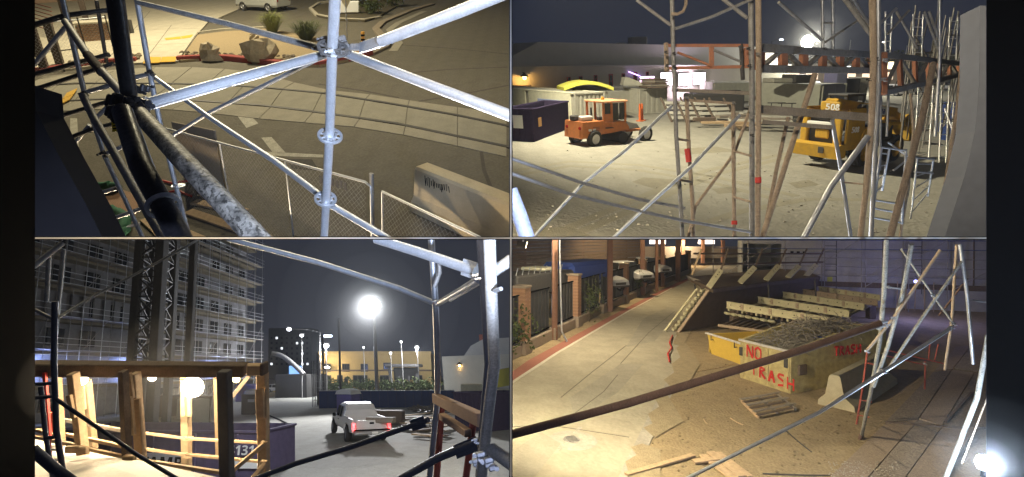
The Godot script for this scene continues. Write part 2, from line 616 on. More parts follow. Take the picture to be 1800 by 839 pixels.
func _ready() -> void:
	rng.seed = 7
	var cam := Camera3D.new()
	cam.name = "camera"
	add_child(cam)
	cam.fov = rad_to_deg(2.0 * atan(419.5 / F))
	cam.near = 0.05
	cam.far = 2000.0
	cam.current = true
	var we := WorldEnvironment.new()
	we.name = "night_environment"
	var env := Environment.new()
	env.background_mode = Environment.BG_SKY
	var sky := Sky.new()
	var sm := ProceduralSkyMaterial.new()
	var night := Color(0.0095, 0.013, 0.029).linear_to_srgb()
	sm.sky_top_color = night
	sm.sky_horizon_color = night
	sm.ground_bottom_color = Color(0.024, 0.0265, 0.037).linear_to_srgb()
	sm.ground_horizon_color = Color(0.024, 0.0265, 0.037).linear_to_srgb()
	sky.sky_material = sm
	env.sky = sky
	env.tonemap_mode = Environment.TONE_MAPPER_LINEAR
	env.tonemap_exposure = 1.0
	env.sdfgi_enabled = true
	env.ssao_enabled = true
	env.ssil_enabled = true
	env.fog_enabled = true
	env.fog_density = 0.0004
	env.fog_light_color = Color(0.85, 0.87, 0.9)
	env.volumetric_fog_enabled = true
	env.volumetric_fog_density = 0.0
	we.environment = env
	add_child(we)
	common_mats()
	partitions()
	street_corner()
	plant_yard()
	site_entrance()
	service_alley()

func partitions() -> void:
	# walls added along the lines between areas, so lamps of one miss the next
	planes = []
	var black: StandardMaterial3D = mats.black
	var wedge := func(x0: float, x1: float, y0: float, y1: float, d0: float, d1: float) -> void:
		var c := []
		for d: float in [d0, d1]:
			for q in [[x0, y0], [x1, y0], [x1, y1], [x0, y1]]: c.append(P(q[0], q[1], d))
		quad(c[0], c[1], c[2], c[3]); quad(c[4], c[5], c[6], c[7])
		for k in 4: quad(c[k], c[(k + 1) % 4], c[4 + (k + 1) % 4], c[4 + k])
	wedge.call(-90, 60, -60, 900, 10.0, 60.0)  # added black side walls give the dark margins beside the views
	struct("margin_wall_left", black, "structure", false)
	wedge.call(1733.5, 1890, -60, 900, 10.0, 60.0)
	struct("margin_wall_right", black, "structure", false)
	wedge.call(894.6, 899.6, -1500, 416, 10.0, 60.0)
	struct("added_partition_upper", black, "structure", false)
	wedge.call(894.6, 899.6, 422, 900, 10.0, 10.6)
	wedge.call(894.6, 899.6, 422, 900, 45.0, 90.0)
	struct("added_partition_lower", black, "structure", false)
	wedge.call(60, 1733.5, 416.2, 421.8, 10.0, 10.6)
	struct("partition_beam", mats.black, "structure", false)
	# pale edging on the front of the partitions
	var edge := plain_mat("pale_edge", Color(0.8, 0.8, 0.8), 0.5)
	wedge.call(895.6, 898.2, -60, 417.4, 9.9, 9.99)
	wedge.call(895.6, 898.2, 420.2, 900, 9.9, 9.99)
	wedge.call(60, 1733.5, 417.4, 420.2, 9.9, 9.99)
	struct("partition_edging", edge, "structure", false)

# ================= street corner (upper left) =================
func chain_link(parent: Node3D, a: Vector3, b: Vector3, h: float, pitch: float, r: float, m: Material) -> void:
	var d = b - a
	var n = int(d.length() / pitch)
	for s in [-1.0, 1.0]:
		for i in range(-int(h / pitch) - 1, n + int(h / pitch) + 2):
			var t0 = float(i) * pitch
			var u0 = t0
			var u1 = t0 + s * h
			var v0 = 0.0
			var v1 = h
			var len = d.length()
			if minf(u0, u1) > len or maxf(u0, u1) < 0.0: continue
			if s > 0.0:
				if u0 < 0.0:
					v0 = -u0; u0 = 0.0
				if u1 > len:
					v1 = h - (u1 - len); u1 = len
			else:
				if u0 > len:
					v0 = u0 - len; u0 = len
				if u1 < 0.0:
					v1 = h + u1; u1 = 0.0
			if v1 <= v0 + 0.02: continue
			tube([a + d.normalized() * u0 + rise * v0, a + d.normalized() * u1 + rise * v1], r, 3, -1.0, false)
	var o = part("wire_mesh", m, parent)
	if o: o.set_meta("kind", "stuff")

func suv(T: Transform3D, label: String, called: String, paint: Material, group = "") -> Node3D:
	var o = thing(called, label, "car", T.origin, group)
	loft(T, [[-2.3, 0.45, 0.9, 1.0, 0.8, 0.82, 0.7], [-2.2, 0.38, 1.0, 1.25, 0.9, 0.9, 0.75], [-1.9, 0.36, 1.02, 1.68, 0.93, 0.93, 0.72], [-0.6, 0.34, 1.0, 1.76, 0.94, 0.94, 0.74], [0.3, 0.34, 1.0, 1.72, 0.94, 0.94, 0.73], [0.95, 0.34, 1.0, 1.1, 0.94, 0.93, 0.8], [1.8, 0.36, 0.92, 1.0, 0.93, 0.9, 0.78], [2.2, 0.4, 0.8, 0.88, 0.9, 0.86, 0.74], [2.35, 0.46, 0.68, 0.74, 0.82, 0.78, 0.66]])
	part("body", paint, o)
	for s in [-1.0, 1.0]:
		for x in [[-1.75, -0.95], [-0.88, 0.0], [0.07, 0.62]]:
			var xt = 0.12 if x[1] > 0.5 else x[1]
			quad(T * Vector3(x[0], 1.06, 0.945 * s), T * Vector3(x[1], 1.06, 0.945 * s), T * Vector3(xt, 1.6, 0.8 * s), T * Vector3(x[0] + 0.1, 1.62, 0.8 * s))
			part("window", mats.dark_glass, o)
		for x in [-1.4, 1.42]: wheel(o, T * Vector3(x, 0.36, 0.86 * s), T.basis.z * s, 0.36, 0.24, mats.rubber, stuff("rim_grey", Color(0.35, 0.35, 0.36), Color(0.25, 0.25, 0.26), 0.3, 0.4, 0.6))
		box(T, Vector3(2.22, 0.76, 0.64 * s), Vector3(0.22, 0.14, 0.3), 0.04)
		part("headlight", plain_mat("head_lens", Color(0.6, 0.62, 0.64), 0.15), o)
		box(T, Vector3(-2.26, 0.9, 0.68 * s), Vector3(0.1, 0.24, 0.18), 0.03)
		part("tail_light", plain_mat("tail_lens", Color(0.25, 0.01, 0.01), 0.2), o)
		box(T, Vector3(0.62, 1.08, 1.02 * s), Vector3(0.14, 0.13, 0.2), 0.04)
		part("mirror", paint, o)
	quad(T * Vector3(0.98, 1.1, -0.78), T * Vector3(0.98, 1.1, 0.78), T * Vector3(0.36, 1.69, 0.64), T * Vector3(0.36, 1.69, -0.64))
	part("windscreen", mats.dark_glass, o)
	quad(T * Vector3(-2.24, 1.12, -0.7), T * Vector3(-2.24, 1.12, 0.7), T * Vector3(-1.94, 1.62, 0.62), T * Vector3(-1.94, 1.62, -0.62))
	part("rear_window", mats.dark_glass, o)
	box(T, Vector3(2.33, 0.62, 0), Vector3(0.08, 0.2, 1.0), 0.03)
	part("grille", mats.steel_dark, o)
	box(T, Vector3(2.28, 0.44, 0), Vector3(0.2, 0.16, 1.6), 0.05)
	part("bumper", mats.steel_dark, o)
	return o

func street_corner() -> void:
	area(-110, 5.5, 60, 894, 416, 0, 0.12)
	var asphalt = stuff("asphalt_warm", Color(0.135, 0.122, 0.096), Color(0.10, 0.091, 0.073), 2.6, 0.92, 0.0, 0.55, 0.5, 0.03)
	var walk = stuff("pale_concrete", Color(0.46, 0.42, 0.33), Color(0.37, 0.34, 0.265), 3.2, 0.9, 0.0, 0.4, 0.3, 0.02)
	var slabm = [stuff("slab_a", Color(0.27, 0.25, 0.20), Color(0.22, 0.205, 0.165), 2.8, 0.9, 0.0, 0.4, 0.3, 0.03), stuff("slab_b", Color(0.25, 0.235, 0.19), Color(0.205, 0.19, 0.155), 2.3, 0.9, 0.0, 0.4, 0.3, 0.03)]
	var joint = plain_mat("joint", Color(0.06, 0.055, 0.045), 0.95)
	# ground sheet
	quad(L(-75, 0, 4), L(45, 0, 4), L(45, 0, 110), L(-75, 0, 110))
	struct("ground_street", asphalt)
	# pavements
	gpoly([40, 131, 180, 113, 312, 107, 345, 60, 372, 30, 420, 4, 445, -12, 40, -20], 0.10, 0.1)
	var pav = struct("pavement", walk)
	for q in [[180, 113, 262, 20], [250, 110, 300, 44], [200, 82, 330, 76], [215, 52, 350, 50], [120, 100, 190, 92], [300, 20, 372, 26]]:
		strip(Gs([q[0], q[1], q[2], q[3]], 0.1), 0.03, 0.003)
		part("joint", joint, pav)
	gpoly([355, 26, 425, 2, 445, 4, 372, 36], 0.115, 0.1)
	struct("pavement", walk)
	# red kerbs
	var red = stuff("red_kerb", Color(0.30, 0.05, 0.045), Color(0.21, 0.06, 0.05), 1.2, 0.8, 0.0, 0.5, 0.3, 0.06)
	strip(Gs([58, 131, 110, 124, 180, 114, 240, 110]), 0.4, 0.26)
	struct("kerb", red)
	strip(Gs([312, 108, 350, 106, 400, 106, 450, 111, 500, 117, 560, 117, 610, 107, 650, 96]), 0.4, 0.26)
	struct("kerb", red)
	strip(Gs([650, 96, 676, 84, 680, 74, 668, 62, 660, 52, 672, 40, 720, 20, 760, 8]), 0.5, 0.12)
	struct("kerb", stuff("kerb_tan", Color(0.24, 0.20, 0.15), Color(0.17, 0.13, 0.10), 1.2))
	strip(Gs([690, 90, 700, 76, 690, 62, 684, 52, 700, 40, 745, 20]), 0.5, 0.02)
	struct("kerb_gutter", slabm[0])
	# yellow warning plates, one by one
	var yel = stuff("tactile", Color(0.55, 0.33, 0.05), Color(0.44, 0.27, 0.05), 0.4, 0.8, 0.0, 0.6, 0.6)
	for q in [[255, 100, 282, 100, 279, 110, 250, 111], [283, 100, 310, 99, 306, 108, 280, 109], [288, 67, 315, 64, 318, 68, 290, 70], [316, 64, 341, 60, 338, 65, 319, 68], [116, 163, 134, 155, 128, 165, 108, 174], [107, 175, 127, 166, 120, 175, 98, 186]]:
		gpoly(q, 0.112, 0.03)
		part("warning_plate", yel, pav)
	# concrete slabs of the tram track
	var edge_up = [30, 136, 110, 130, 250, 117, 360, 117, 460, 127, 523, 146, 573, 157, 650, 165, 735, 178, 905, 202]
	var rail1 = [30, 155, 130, 147, 265, 147, 380, 149, 460, 154, 573, 165, 675, 181, 800, 203, 905, 225]
	var rail2 = [30, 182, 200, 174, 283, 175, 333, 177, 460, 186, 535, 195, 635, 209, 696, 218, 905, 262]
	var edge_low = [30, 200, 200, 191, 320, 194, 460, 210, 617, 223, 722, 240, 853, 268, 905, 280]
	var trk = thing("tram_track", "curved double rail set flush in pale concrete slabs across the street corner", "tram track", G(480, 170))
	var lines = [edge_up, rail1, rail2, edge_low]
	var cuts = [40, 100, 165, 235, 300, 362, 425, 495, 564, 640, 715, 803, 890]
	var at_x = func(ln: Array, x: float) -> float:
		for i in range(0, ln.size() - 2, 2):
			if x <= ln[i + 2]: return lerpf(ln[i + 1], ln[i + 3], (x - ln[i]) / (ln[i + 2] - ln[i]))
		return ln[ln.size() - 1]
	for row in 3:
		for c in cuts.size() - 1:
			var q = []
			for e in [[0, 0], [1, 0], [1, 1], [0, 1]]:
				var ln: int = row + e[1]
				var slant: float = -36.0 * (ln - 1.0) * clampf((760.0 - cuts[c + e[0]]) / 460.0, 0.0, 1.0)
				var x: float = cuts[c + e[0]] + slant + (0.7 if e[0] == 0 else -0.7)
				q.append(x)
				q.append(float(at_x.call(lines[ln], x)) + (0.9 if e[1] == 0 else -0.9))
			gpoly(q, 0.02, 0.05)
			part("slab", slabm[(row + c * 2) % 2], trk)
	for ln: Array in [rail1, rail2]:
		strip(Gs(ln, 0.0), 0.16, 0.034)
		part("rail", mats.steel_dark, trk)
	# sealed cracks and a patch in the asphalt
	for q in [[735, 178, 800, 168, 893, 150], [690, 78, 780, 84, 893, 95], [640, 120, 720, 128, 790, 122, 893, 118], [560, 148, 640, 160, 700, 172], [845, 268, 850, 300, 862, 330]]:
		strip(Gs(q), 0.10, 0.006)
		struct("road_crack_seal", stuff("seal", Color(0.05, 0.047, 0.04), Color(0.08, 0.07, 0.06), 0.8))
	gpoly([500, 279, 547, 280, 560, 300, 512, 297], 0.006)
	struct("road_patch", stuff("patch", Color(0.035, 0.034, 0.032), Color(0.06, 0.056, 0.05), 0.6))
	# crossing bars
	var bars = stuff("worn_white", Color(0.44, 0.42, 0.35), Color(0.24, 0.225, 0.18), 1.1, 0.9, 0.0, 0.6, 0.4, 0.1)
	for q in [[122, 208, 134, 208, 138, 273, 121, 274], [126, 295, 142, 295, 147, 335, 133, 335], [216, 270, 230, 270, 243, 317, 228, 313], [410, 196, 431, 196, 453, 217, 432, 225], [458, 242, 476, 241, 503, 271, 478, 268], [455, 266, 567, 272, 567, 277, 470, 274]]:
		gpoly(q, 0.008)
		struct("road_crossing_bar", bars)
	# planted island
	var mulch = stuff("mulch", Color(0.36, 0.28, 0.17), Color(0.19, 0.145, 0.09), 0.7, 0.95, 0.0, 0.85, 1.0, 0.25)
	gpoly([314, 106, 346, 61, 392, 55, 470, 50, 560, 66, 620, 80, 655, 78, 645, 94, 608, 105, 560, 114, 500, 114, 450, 108, 400, 103, 350, 103], 0.12, 0.12)
	struct("ground_planting_island", mulch)
	strip(Gs([313, 107, 345, 60, 392, 54, 470, 50]), 0.15, 0.15)
	struct("kerb", walk)
	gpoly([545, 18, 562, 7, 600, 2, 660, -6, 700, 8, 662, 30, 640, 36, 590, 34, 556, 27], 0.13, 0.1)
	struct("ground_traffic_island", stuff("soil", Color(0.10, 0.085, 0.055), Color(0.06, 0.05, 0.035), 0.8, 0.95, 0.0, 0.8, 0.9, 0.2))
	strip(Gs([600, 1, 560, 7, 545, 17, 556, 28, 590, 35, 640, 37, 668, 32]), 0.3, 0.17)
	struct("kerb", walk)
	var stone = stuff("boulder", Color(0.46, 0.39, 0.28), Color(0.25, 0.2, 0.145), 0.7, 0.9, 0.0, 0.6, 0.8, 0.08)
	for b in [[369, 104, 0.52, 0.42, 5, "smaller tan boulder on the island behind the red kerb"], [459, 106, 0.72, 0.56, 8, "large tan boulder on the island near the scaffold joint"], [447, 72, 0.3, 0.25, 12, "low pale stone among the grass tufts on the island"]]:
		rock(fr(G(b[0], b[1], 0.1)), Vector3(b[2], b[3] * 1.1, b[2] * 0.8), b[4], 0.55, 9, 6)
		solo("boulder", stone, b[5], "boulder", "boulders on the planted island")
	var cob = stuff("cobble", Color(0.22, 0.18, 0.13), Color(0.13, 0.105, 0.08), 0.5)
	for seg in [[318, 98, 452, 101], [452, 101, 560, 108], [205, 104, 245, 101], [120, 115, 185, 107]]:
		for i in 46:
			var t = rng.randf()
			rock(fr(G(lerpf(seg[0], seg[2], t), lerpf(seg[1], seg[3], t) + rng.randf_range(-5, 3), 0.1), rng.randf() * 6.0), Vector3(1, 0.7, 0.9) * rng.randf_range(0.07, 0.14), rng.randi() % 1000, 0.25, 7, 5)
	tag(solo("border_cobbles", cob, "rounded brown cobbles heaped behind the red kerb", "cobbles"), "", "", "", "stuff")
	for q in [[478, 54, 2.0, 1.5, "leaf_pale", "pale yellow-green ornamental grass tuft on the island"], [538, 66, 1.7, 1.9, "leaf_dark", "dark green spiky shrub on the island beside the scaffold post"]]:
		var m: Material = mats.leaf_dark if q[4] == "leaf_dark" else stuff("leaf_pale", Color(0.20, 0.22, 0.07), Color(0.11, 0.13, 0.04), 0.4, 0.8, 0.0, 0.5, 0.0)
		var g = G(q[0], q[1] + 4, 0.12)
		var o = thing("ornamental_grass", q[5], "plant", g, "plants on the island")
		blades(g, 420, q[2] * 0.8, q[3] * 1.25, 0.013)
		part("leaf", m, o)
	for q in [[652, 24, 0.8, "round shrub in front on the traffic island"], [620, 8, 1.1, "bushy shrub behind the white stone on the traffic island"], [690, 10, 1.0, "dark shrub at the right end of the traffic island"]]:
		var g = G(q[0], q[1], 0.13)
		var o = thing("shrub", q[3], "plant", g, "shrubs on the traffic island")
		leaves(g + rise * q[2] * 0.7, Vector3(q[2] * 1.4, q[2] * 0.8, q[2] * 1.2), 700, 0.12)
		part("crown", mats.leaf_dark, o)
		tube([g, g + rise * q[2] * 0.7], 0.05, 6)
		part("trunk", mats.timber_dark, o)
	var gs = G(610, 24, 0.13)
	box(fr(gs, 0.2), Vector3(0, 0.5, 0), Vector3(1.9, 0.9, 0.35), 0.08)
	solo("marker_stone", mats.white_paint, "white rectangular marker stone on the traffic island", "stone")
	# give-way sign seen from behind
	var g2 = G(609, 68, 0.12)
	var sg = thing("road_sign", "grey back of a triangular road sign on a thin pole", "sign", g2)
	tube([g2, g2 + rise * H(g2, -6)], 0.035, 8)
	part("pole", mats.galv, sg)
	var st = fr(g2 + rise * (H(g2, 2)) - back * 0.05)
	prism(st, PackedVector2Array([Vector2(-0.45, 0.35), Vector2(0.45, 0.35), Vector2(0, -0.45)]), -0.01, 0.01)
	part("sign_plate", plain_mat("sign_cream", Color(0.62, 0.55, 0.38), 0.6), sg)
	# striped delineator post
	var g3 = G(637, 79)
	var dl = thing("delineator_post", "short yellow and black banded delineator post at the kerb bend", "bollard", g3)
	var hh = H(g3, 56)
	for i in 6:
		lathe(fr(g3 + rise * hh * i / 6.0), [Vector2(0.0, 0.0), Vector2(0.11, 0.0), Vector2(0.11, hh / 6.0), Vector2(0.0, hh / 6.0)], 12)
		part("band", plain_mat("delin_yellow", Color(0.75, 0.38, 0.05), 0.6) if i % 2 else mats.black, dl)
	# parked vehicle at the top edge
	var ca = G(494, 19)
	var cb = G(432, 17)
	suv(Transform3D(fr2(ca, cb).basis, (ca + cb) / 2).rotated_local(Vector3.UP, -0.15), "silver sport utility car parked at the top edge of the street corner", "parked_car", stuff("car_silver", Color(0.52, 0.53, 0.5), Color(0.48, 0.49, 0.46), 1.0, 0.3, 0.3, 0.5, 0.0))
	# brick planter, bollard and gate posts at the left
	var brick = [stuff("brick_a", Color(0.30, 0.18, 0.11), Color(0.22, 0.13, 0.08), 0.3), stuff("brick_b", Color(0.36, 0.22, 0.13), Color(0.25, 0.15, 0.09), 0.3)]
	var ba = G(137, 74, 0.1)
	var bb = G(194, 70, 0.1)
	var bw = thing("brick_planter", "low brown brick planter wall with a pale coping beside the pavement", "wall", ba)
	var bt = fr2(ba, bb)
	var bl = (bb - ba).length()
	var bh = H(ba, 44)
	box(bt, Vector3(bl / 2, bh * 0.5, -0.5), Vector3(bl - 0.06, bh - 0.02, 0.9))
	part("core", mats.concrete, bw)
	var rows = 8
	for r in rows:
		for c in 6:
			var x0 = bl * (c + (0.5 if r % 2 else 0.0)) / 6.0
			var w = minf(bl / 6.0, bl - x0)
			if w < 0.1: continue
			box(bt, Vector3(x0 + w / 2, bh * (r + 0.5) / rows, -0.03), Vector3(w - 0.03, bh / rows - 0.025, 0.12), 0.008)
			part("brick", brick[(r * 3 + c * 5) % 2], bw)
	box(bt, Vector3(bl / 2, bh + 0.06, -0.5), Vector3(bl + 0.15, 0.12, 1.15), 0.03)
	part("coping", walk, bw)
	var gb = G(231, 58, 0.1)
	lathe(fr(gb), [Vector2(0.0, 0.0), Vector2(0.13, 0.0), Vector2(0.13, H(gb, 35)), Vector2(0.0, H(gb, 34))], 14)
	solo("bollard", mats.steel_dark, "dark round bollard standing on the pale pavement", "bollard")
	for q in [[104, 112, 40, "brown timber post behind the mesh fence nearest the corner of the street"], [78, 124, 20, "brown timber post by the mesh fence at the far left"], [132, 86, -4, "tall brown gate post beside the brick planter"], [152, 42, -8, "tall brown post above the brick planter wall"]]:
		var gp = G(q[0], q[1], 0.1)
		box(fr(gp, 0.4), Vector3(0, H(gp, q[2]) / 2, 0), Vector3(0.32, H(gp, q[2]), 0.32), 0.03)
		solo("timber_post", stuff("post_brown", Color(0.10, 0.075, 0.06), Color(0.06, 0.045, 0.035), 0.6), q[3], "post", "posts by the pavement")
	# wall and stairs far left behind
	var wa = G(60, 6, 0.1)
	var wb = G(160, 0, 0.1)
	var wt = fr2(wa, wb)
	var far = thing("corner_house", "pinkish rendered house corner at the top left of the street", "house", wa)
	box(wt, Vector3(5, 2.5, -2), Vector3(10, 5, 4), 0.02)
	part("wall", stuff("pink_render", Color(0.36, 0.24, 0.17), Color(0.29, 0.2, 0.14), 2.0), far)
	for i in 3:
		box(wt, Vector3(1.8 + i * 3.0, 1.5, 0.02), Vector3(1.2, 1.5, 0.08), 0.02)
		part("window", mats.dark_glass, far)
	for i in 7:
		bar(G(62, 34 + i * 4, 0.1) + rise * (1.2 - i * 0.12), G(98, 46 + i * 4, 0.1) + rise * (1.2 - i * 0.12), 0.05, 0.05)
	solo("stair_railing", stuff("red_brown", Color(0.22, 0.07, 0.045), Color(0.15, 0.06, 0.04), 0.5), "red-brown slatted stair railing at the far left edge", "railing")
	# mesh fence at the left
	var fa = G(62, 134)
	var fb = G(205, 112)
	var lf = thing("chain_link_fence", "chain-link fence along the pavement at the far left behind the scaffold", "fence", fa)
	chain_link(lf, fa, fb, 2.2, 0.16, 0.004, mats.galv)
	tube([fa + rise * 2.2, fb + rise * 2.2], 0.025, 8)
	part("top_rail", mats.galv, lf)
	for t in [0.0, 0.33, 0.66, 1.0]:
		tube([fa.lerp(fb, t), fa.lerp(fb, t) + rise * 2.3], 0.03, 8)
		part("post", mats.steel_dark, lf)
	# near mesh fence
	var base_of = func(px: float, py: float, h: float) -> Vector3:
		var q = G(px, py, h)
		return q - up * h - (rise - up) * h
	var f0: Vector3 = base_of.call(286, 225, 1.9)
	var f1: Vector3 = base_of.call(641, 320, 1.9)
	var nf = thing("chain_link_fence", "galvanised chain-link panel running from the plywood board to the short fence post", "fence", f0, "near fence panels")
	chain_link(nf, f0, f1, 1.9, 0.11, 0.0022, mats.galv_old)
	var corner: Vector3 = f1 + (f1 - f0).normalized() * 0.12
	tube([f0, f0 + rise * 1.9, f1 + rise * 1.9, corner + rise * 1.84, corner + rise * 1.7, corner], 0.022, 8)
	part("frame", mats.galv, nf)
	for t in [0.33, 0.66]:
		tube([f0.lerp(f1, t), f0.lerp(f1, t) + rise * 1.9], 0.018, 8)
		part("upright", mats.galv, nf)
	for i in 7:
		box(fr2(f0, f1), Vector3((f1 - f0).length() * 0.82 + i * 0.1, 1.72 + 0.02 * (i % 2), 0.02), Vector3(0.06, 0.14, 0.01))
	part("tie", mats.steel_dark, nf)
	var f2: Vector3 = base_of.call(671, 337, 1.9)
	var f3: Vector3 = base_of.call(850, 421, 1.9)
	var nf2 = thing("chain_link_fence", "galvanised chain-link panel in front of the concrete barrier", "fence", f2, "near fence panels")
	chain_link(nf2, f2, f3, 1.9, 0.11, 0.0022, mats.galv_old)
	tube([f2, f2 + rise * 1.9, f3 + rise * 1.9], 0.022, 8)
	part("frame", mats.galv, nf2)
	var gp2 = G(654, 416)
	tube([gp2, gp2 + rise * H(gp2, 305)], 0.045, 10)
	solo("fence_post", mats.galv_old, "short rusty steel post between the two chain-link panels", "post")
	# board behind the fence
	var bq = G(330, 316)
	var bt2 = fr2(bq, G(414, 338))
	box(bt2, Vector3(0.62, 0.78, 0), Vector3(1.55, 1.55, 0.06), 0.01)
	solo("plywood_board", stuff("board_tan", Color(0.33, 0.27, 0.19), Color(0.25, 0.2, 0.14), 0.9), "tan plywood board standing behind the chain-link panel", "board")
	# concrete barrier
	var j0 = G(738, 362)
	var j1 = G(905, 438)
	var jt = fr2(j0, j1)
	var jl = (j1 - j0).length()
	var jb = thing("concrete_barrier", "pale concrete barrier with dark stencilled marks lying at the right of the street", "barrier", j0)
	prism(Transform3D(Basis(jt.basis.z, jt.basis.y, -jt.basis.x), jt.origin), PackedVector2Array([Vector2(0.34, 0), Vector2(0.34, 0.14), Vector2(0.22, 0.35), Vector2(0.2, 1.0), Vector2(0.16, 1.06), Vector2(-0.16, 1.06), Vector2(-0.2, 1.0), Vector2(-0.22, 0.35), Vector2(-0.34, 0.14), Vector2(-0.34, 0)]), 0.0, -jl)
	part("body", stuff("barrier_buff", Color(0.56, 0.47, 0.31), Color(0.45, 0.37, 0.25), 1.6, 0.9, 0.0, 0.35, 0.4, 0.02), jb)
	for i in 15:
		var x = 0.35 + i * 0.055
		bar(jt * Vector3(x, 0.92 + rng.randf_range(-0.04, 0.05), 0.206), jt * Vector3(x + rng.randf_range(-0.02, 0.05), 0.76 + rng.randf_range(-0.05, 0.04), 0.212), 0.02, 0.006, jt.basis.x)
	part("stencil_mark", mats.black, jb)
	# site clutter at the lower left
	var clut = [["timber_plank", "timber", [[330, 372, 470, 420, "tan plank lying on the ground under the speckled tube"], [300, 400, 395, 440, "tan plank at the bottom edge under the black tube"], [255, 385, 300, 425, "short plank beside the green netting"], [340, 355, 430, 372, "narrow plank behind the speckled tube"]]]]
	for c in clut:
		for q in c[2]:
			bar(G(q[0], q[1], 0.03), G(q[2], q[3], 0.03), 0.24, 0.05)
			solo(c[0], mats[c[1]], q[4], "plank", "planks on the ground at the lower left")
	gpoly([150, 345, 205, 330, 245, 345, 235, 385, 190, 400, 160, 378], 0.02, 0.02)
	solo("plywood_sheet", stuff("sheet_red", Color(0.33, 0.2, 0.13), Color(0.24, 0.15, 0.1), 0.8), "reddish plywood sheet on the ground below the left scaffold", "board")
	for q in [[[138, 337, 170, 332, 205, 330], "green netting rolled along the ground behind the plywood sheet"], [[204, 372, 220, 385, 212, 405, 200, 420], "green netting crumpled at the bottom below the left scaffold"]]:
		var gp3 = Gs(q[0], 0.12)
		for k in 5:
			var pp: Array = []
			for p: Vector3 in gp3: pp.append(p + Vector3(rng.randf_range(-0.12, 0.12), 0, rng.randf_range(-0.1, 0.1)) + up * rng.randf_range(-0.05, 0.1))
			tube(pp, 0.09, 7)
		solo("debris_netting", stuff("net_green", Color(0.03, 0.12, 0.06), Color(0.05, 0.17, 0.1), 0.2), q[1], "netting", "green debris netting")
	for q in [[[225, 318, 262, 312, 300, 322, 330, 318], "red cable snaking past the black tube"], [[262, 322, 285, 340, 310, 335, 335, 345], "second red cable looping beside the board"]]:
		tube(Gs(q[0], 0.04), 0.03, 6)
		solo("power_cable", mats.red_paint, q[1], "cable", "red cables on the ground")
	# dark edge of the camera housing at the left
	var hs = [P(58, 150, 0.8), P(62, 195, 0.8), P(100, 270, 0.8), P(150, 360, 0.8), P(182, 425, 0.8)]
	for i in hs.size() - 1:
		var a: Vector3 = hs[i]
		var b: Vector3 = hs[i + 1]
		quad(a, b, b + Vector3(-0.35, 0.02, 0), a + Vector3(-0.35, 0.02, 0))
		quad(a, b, b + Vector3(0.0, 0.0, -0.05), a + Vector3(0.0, 0.0, -0.05))
	for i in hs.size() - 1:
		quad(hs[i] + Vector3(0, 0, -0.05), hs[i + 1] + Vector3(0, 0, -0.05), hs[i + 1] + Vector3(-0.35, 0.02, -0.05), hs[i] + Vector3(-0.35, 0.02, -0.05))
	solo("cover_panel", stuff("panel_grey", Color(0.02, 0.02, 0.022), Color(0.015, 0.015, 0.017), 1.0, 0.95, 0.0, 0.4, 0.05), "dark grey curved cover panel close up at the left edge", "panel")
	corner_scaffold()
	# lamps of this area: two street lamps hung over the roadway from span wires, above the picture, a work lamp by the scaffold, and an added fill lamp for the entrance
	span_lamp("span_wire_lamp", "warm street lamp hung on a span wire over the pavement, above the picture", G(300, 70) + rise * 15.0, Color(1.0, 0.94, 0.78), 620.0)
	span_lamp("span_wire_lamp", "dimmer street lamp hung on a span wire over the junction, above the picture", G(640, 190) + rise * 10.5, Color(1.0, 0.94, 0.78), 85.0)
	var wat = Vector3(0.55, -0.3, 0.35)
	var wl = thing("near_fill_lamp", "small white work lamp clamped behind the viewer at the scaffold", "lamp", wat)
	planes = []
	var wt2 = Transform3D(Basis(), wat)
	box(wt2, Vector3(0, 0, 0.06), Vector3(0.2, 0.14, 0.06), 0.015)
	part("housing", mats.steel_dark, wl)
	box(wt2, Vector3(0, 0, 0.022), Vector3(0.17, 0.11, 0.01), 0.003)
	part("lamp_lens", glow("work_lens", Color(0.8, 0.88, 1.0), 6.0), wl)
	var wat2 = Vector3(-0.35, -0.15, 0.7)  # added fill lamp, brightens the near entrance scaffold
	var wl2 = thing("near_fill_lamp", "small bluish fill lamp added behind the viewer to light the near entrance scaffold", "lamp", wat2)
	box(Transform3D(Basis(), wat2), Vector3(0, 0, 0.06), Vector3(0.16, 0.12, 0.06), 0.015)
	part("housing", mats.steel_dark, wl2)
	box(Transform3D(Basis(), wat2), Vector3(0, 0, 0.022), Vector3(0.14, 0.1, 0.01), 0.003)
	part("lamp_lens", glow("work_lens", Color(0.8, 0.88, 1.0), 6.0), wl2)
	spot(wl2, wat2 + Vector3(0, 0, -0.03), P(760, 640, 3.0), Color(0.80, 0.85, 1.0), 2.6, 27.0, 0.06)
	spot(wl, wat + Vector3(0, 0, -0.03), P(690, 190, 3.0), Color(0.80, 0.87, 1.0), 72.0, 21.0, 0.06)

func span_lamp(called, label, p, c, e):
	var o = thing(called, label, "street lamp", p)
	var T = Transform3D(Basis(Vector3.RIGHT, rise, back), p)
	var keep = planes
	planes = []
	box(T, Vector3(0, 0.12, 0), Vector3(0.9, 0.16, 0.36), 0.05)
	part("housing", mats.steel_dark, o)
	box(T, Vector3(0, 0.0, 0), Vector3(0.8, 0.06, 0.3), 0.02)
	part("lamp_lens", glow("span_lens", c, 8.0), o)
	tube([p + rise * 0.3 + Vector3(-14, 0.8, 0), p + rise * 0.2, p + rise * 0.3 + Vector3(10, 0.7, 0)], 0.012, 6)
	part("span_wire", mats.steel_dark, o)
	planes = keep
	omni(o, p - rise * 0.15, c, e, 0.25)

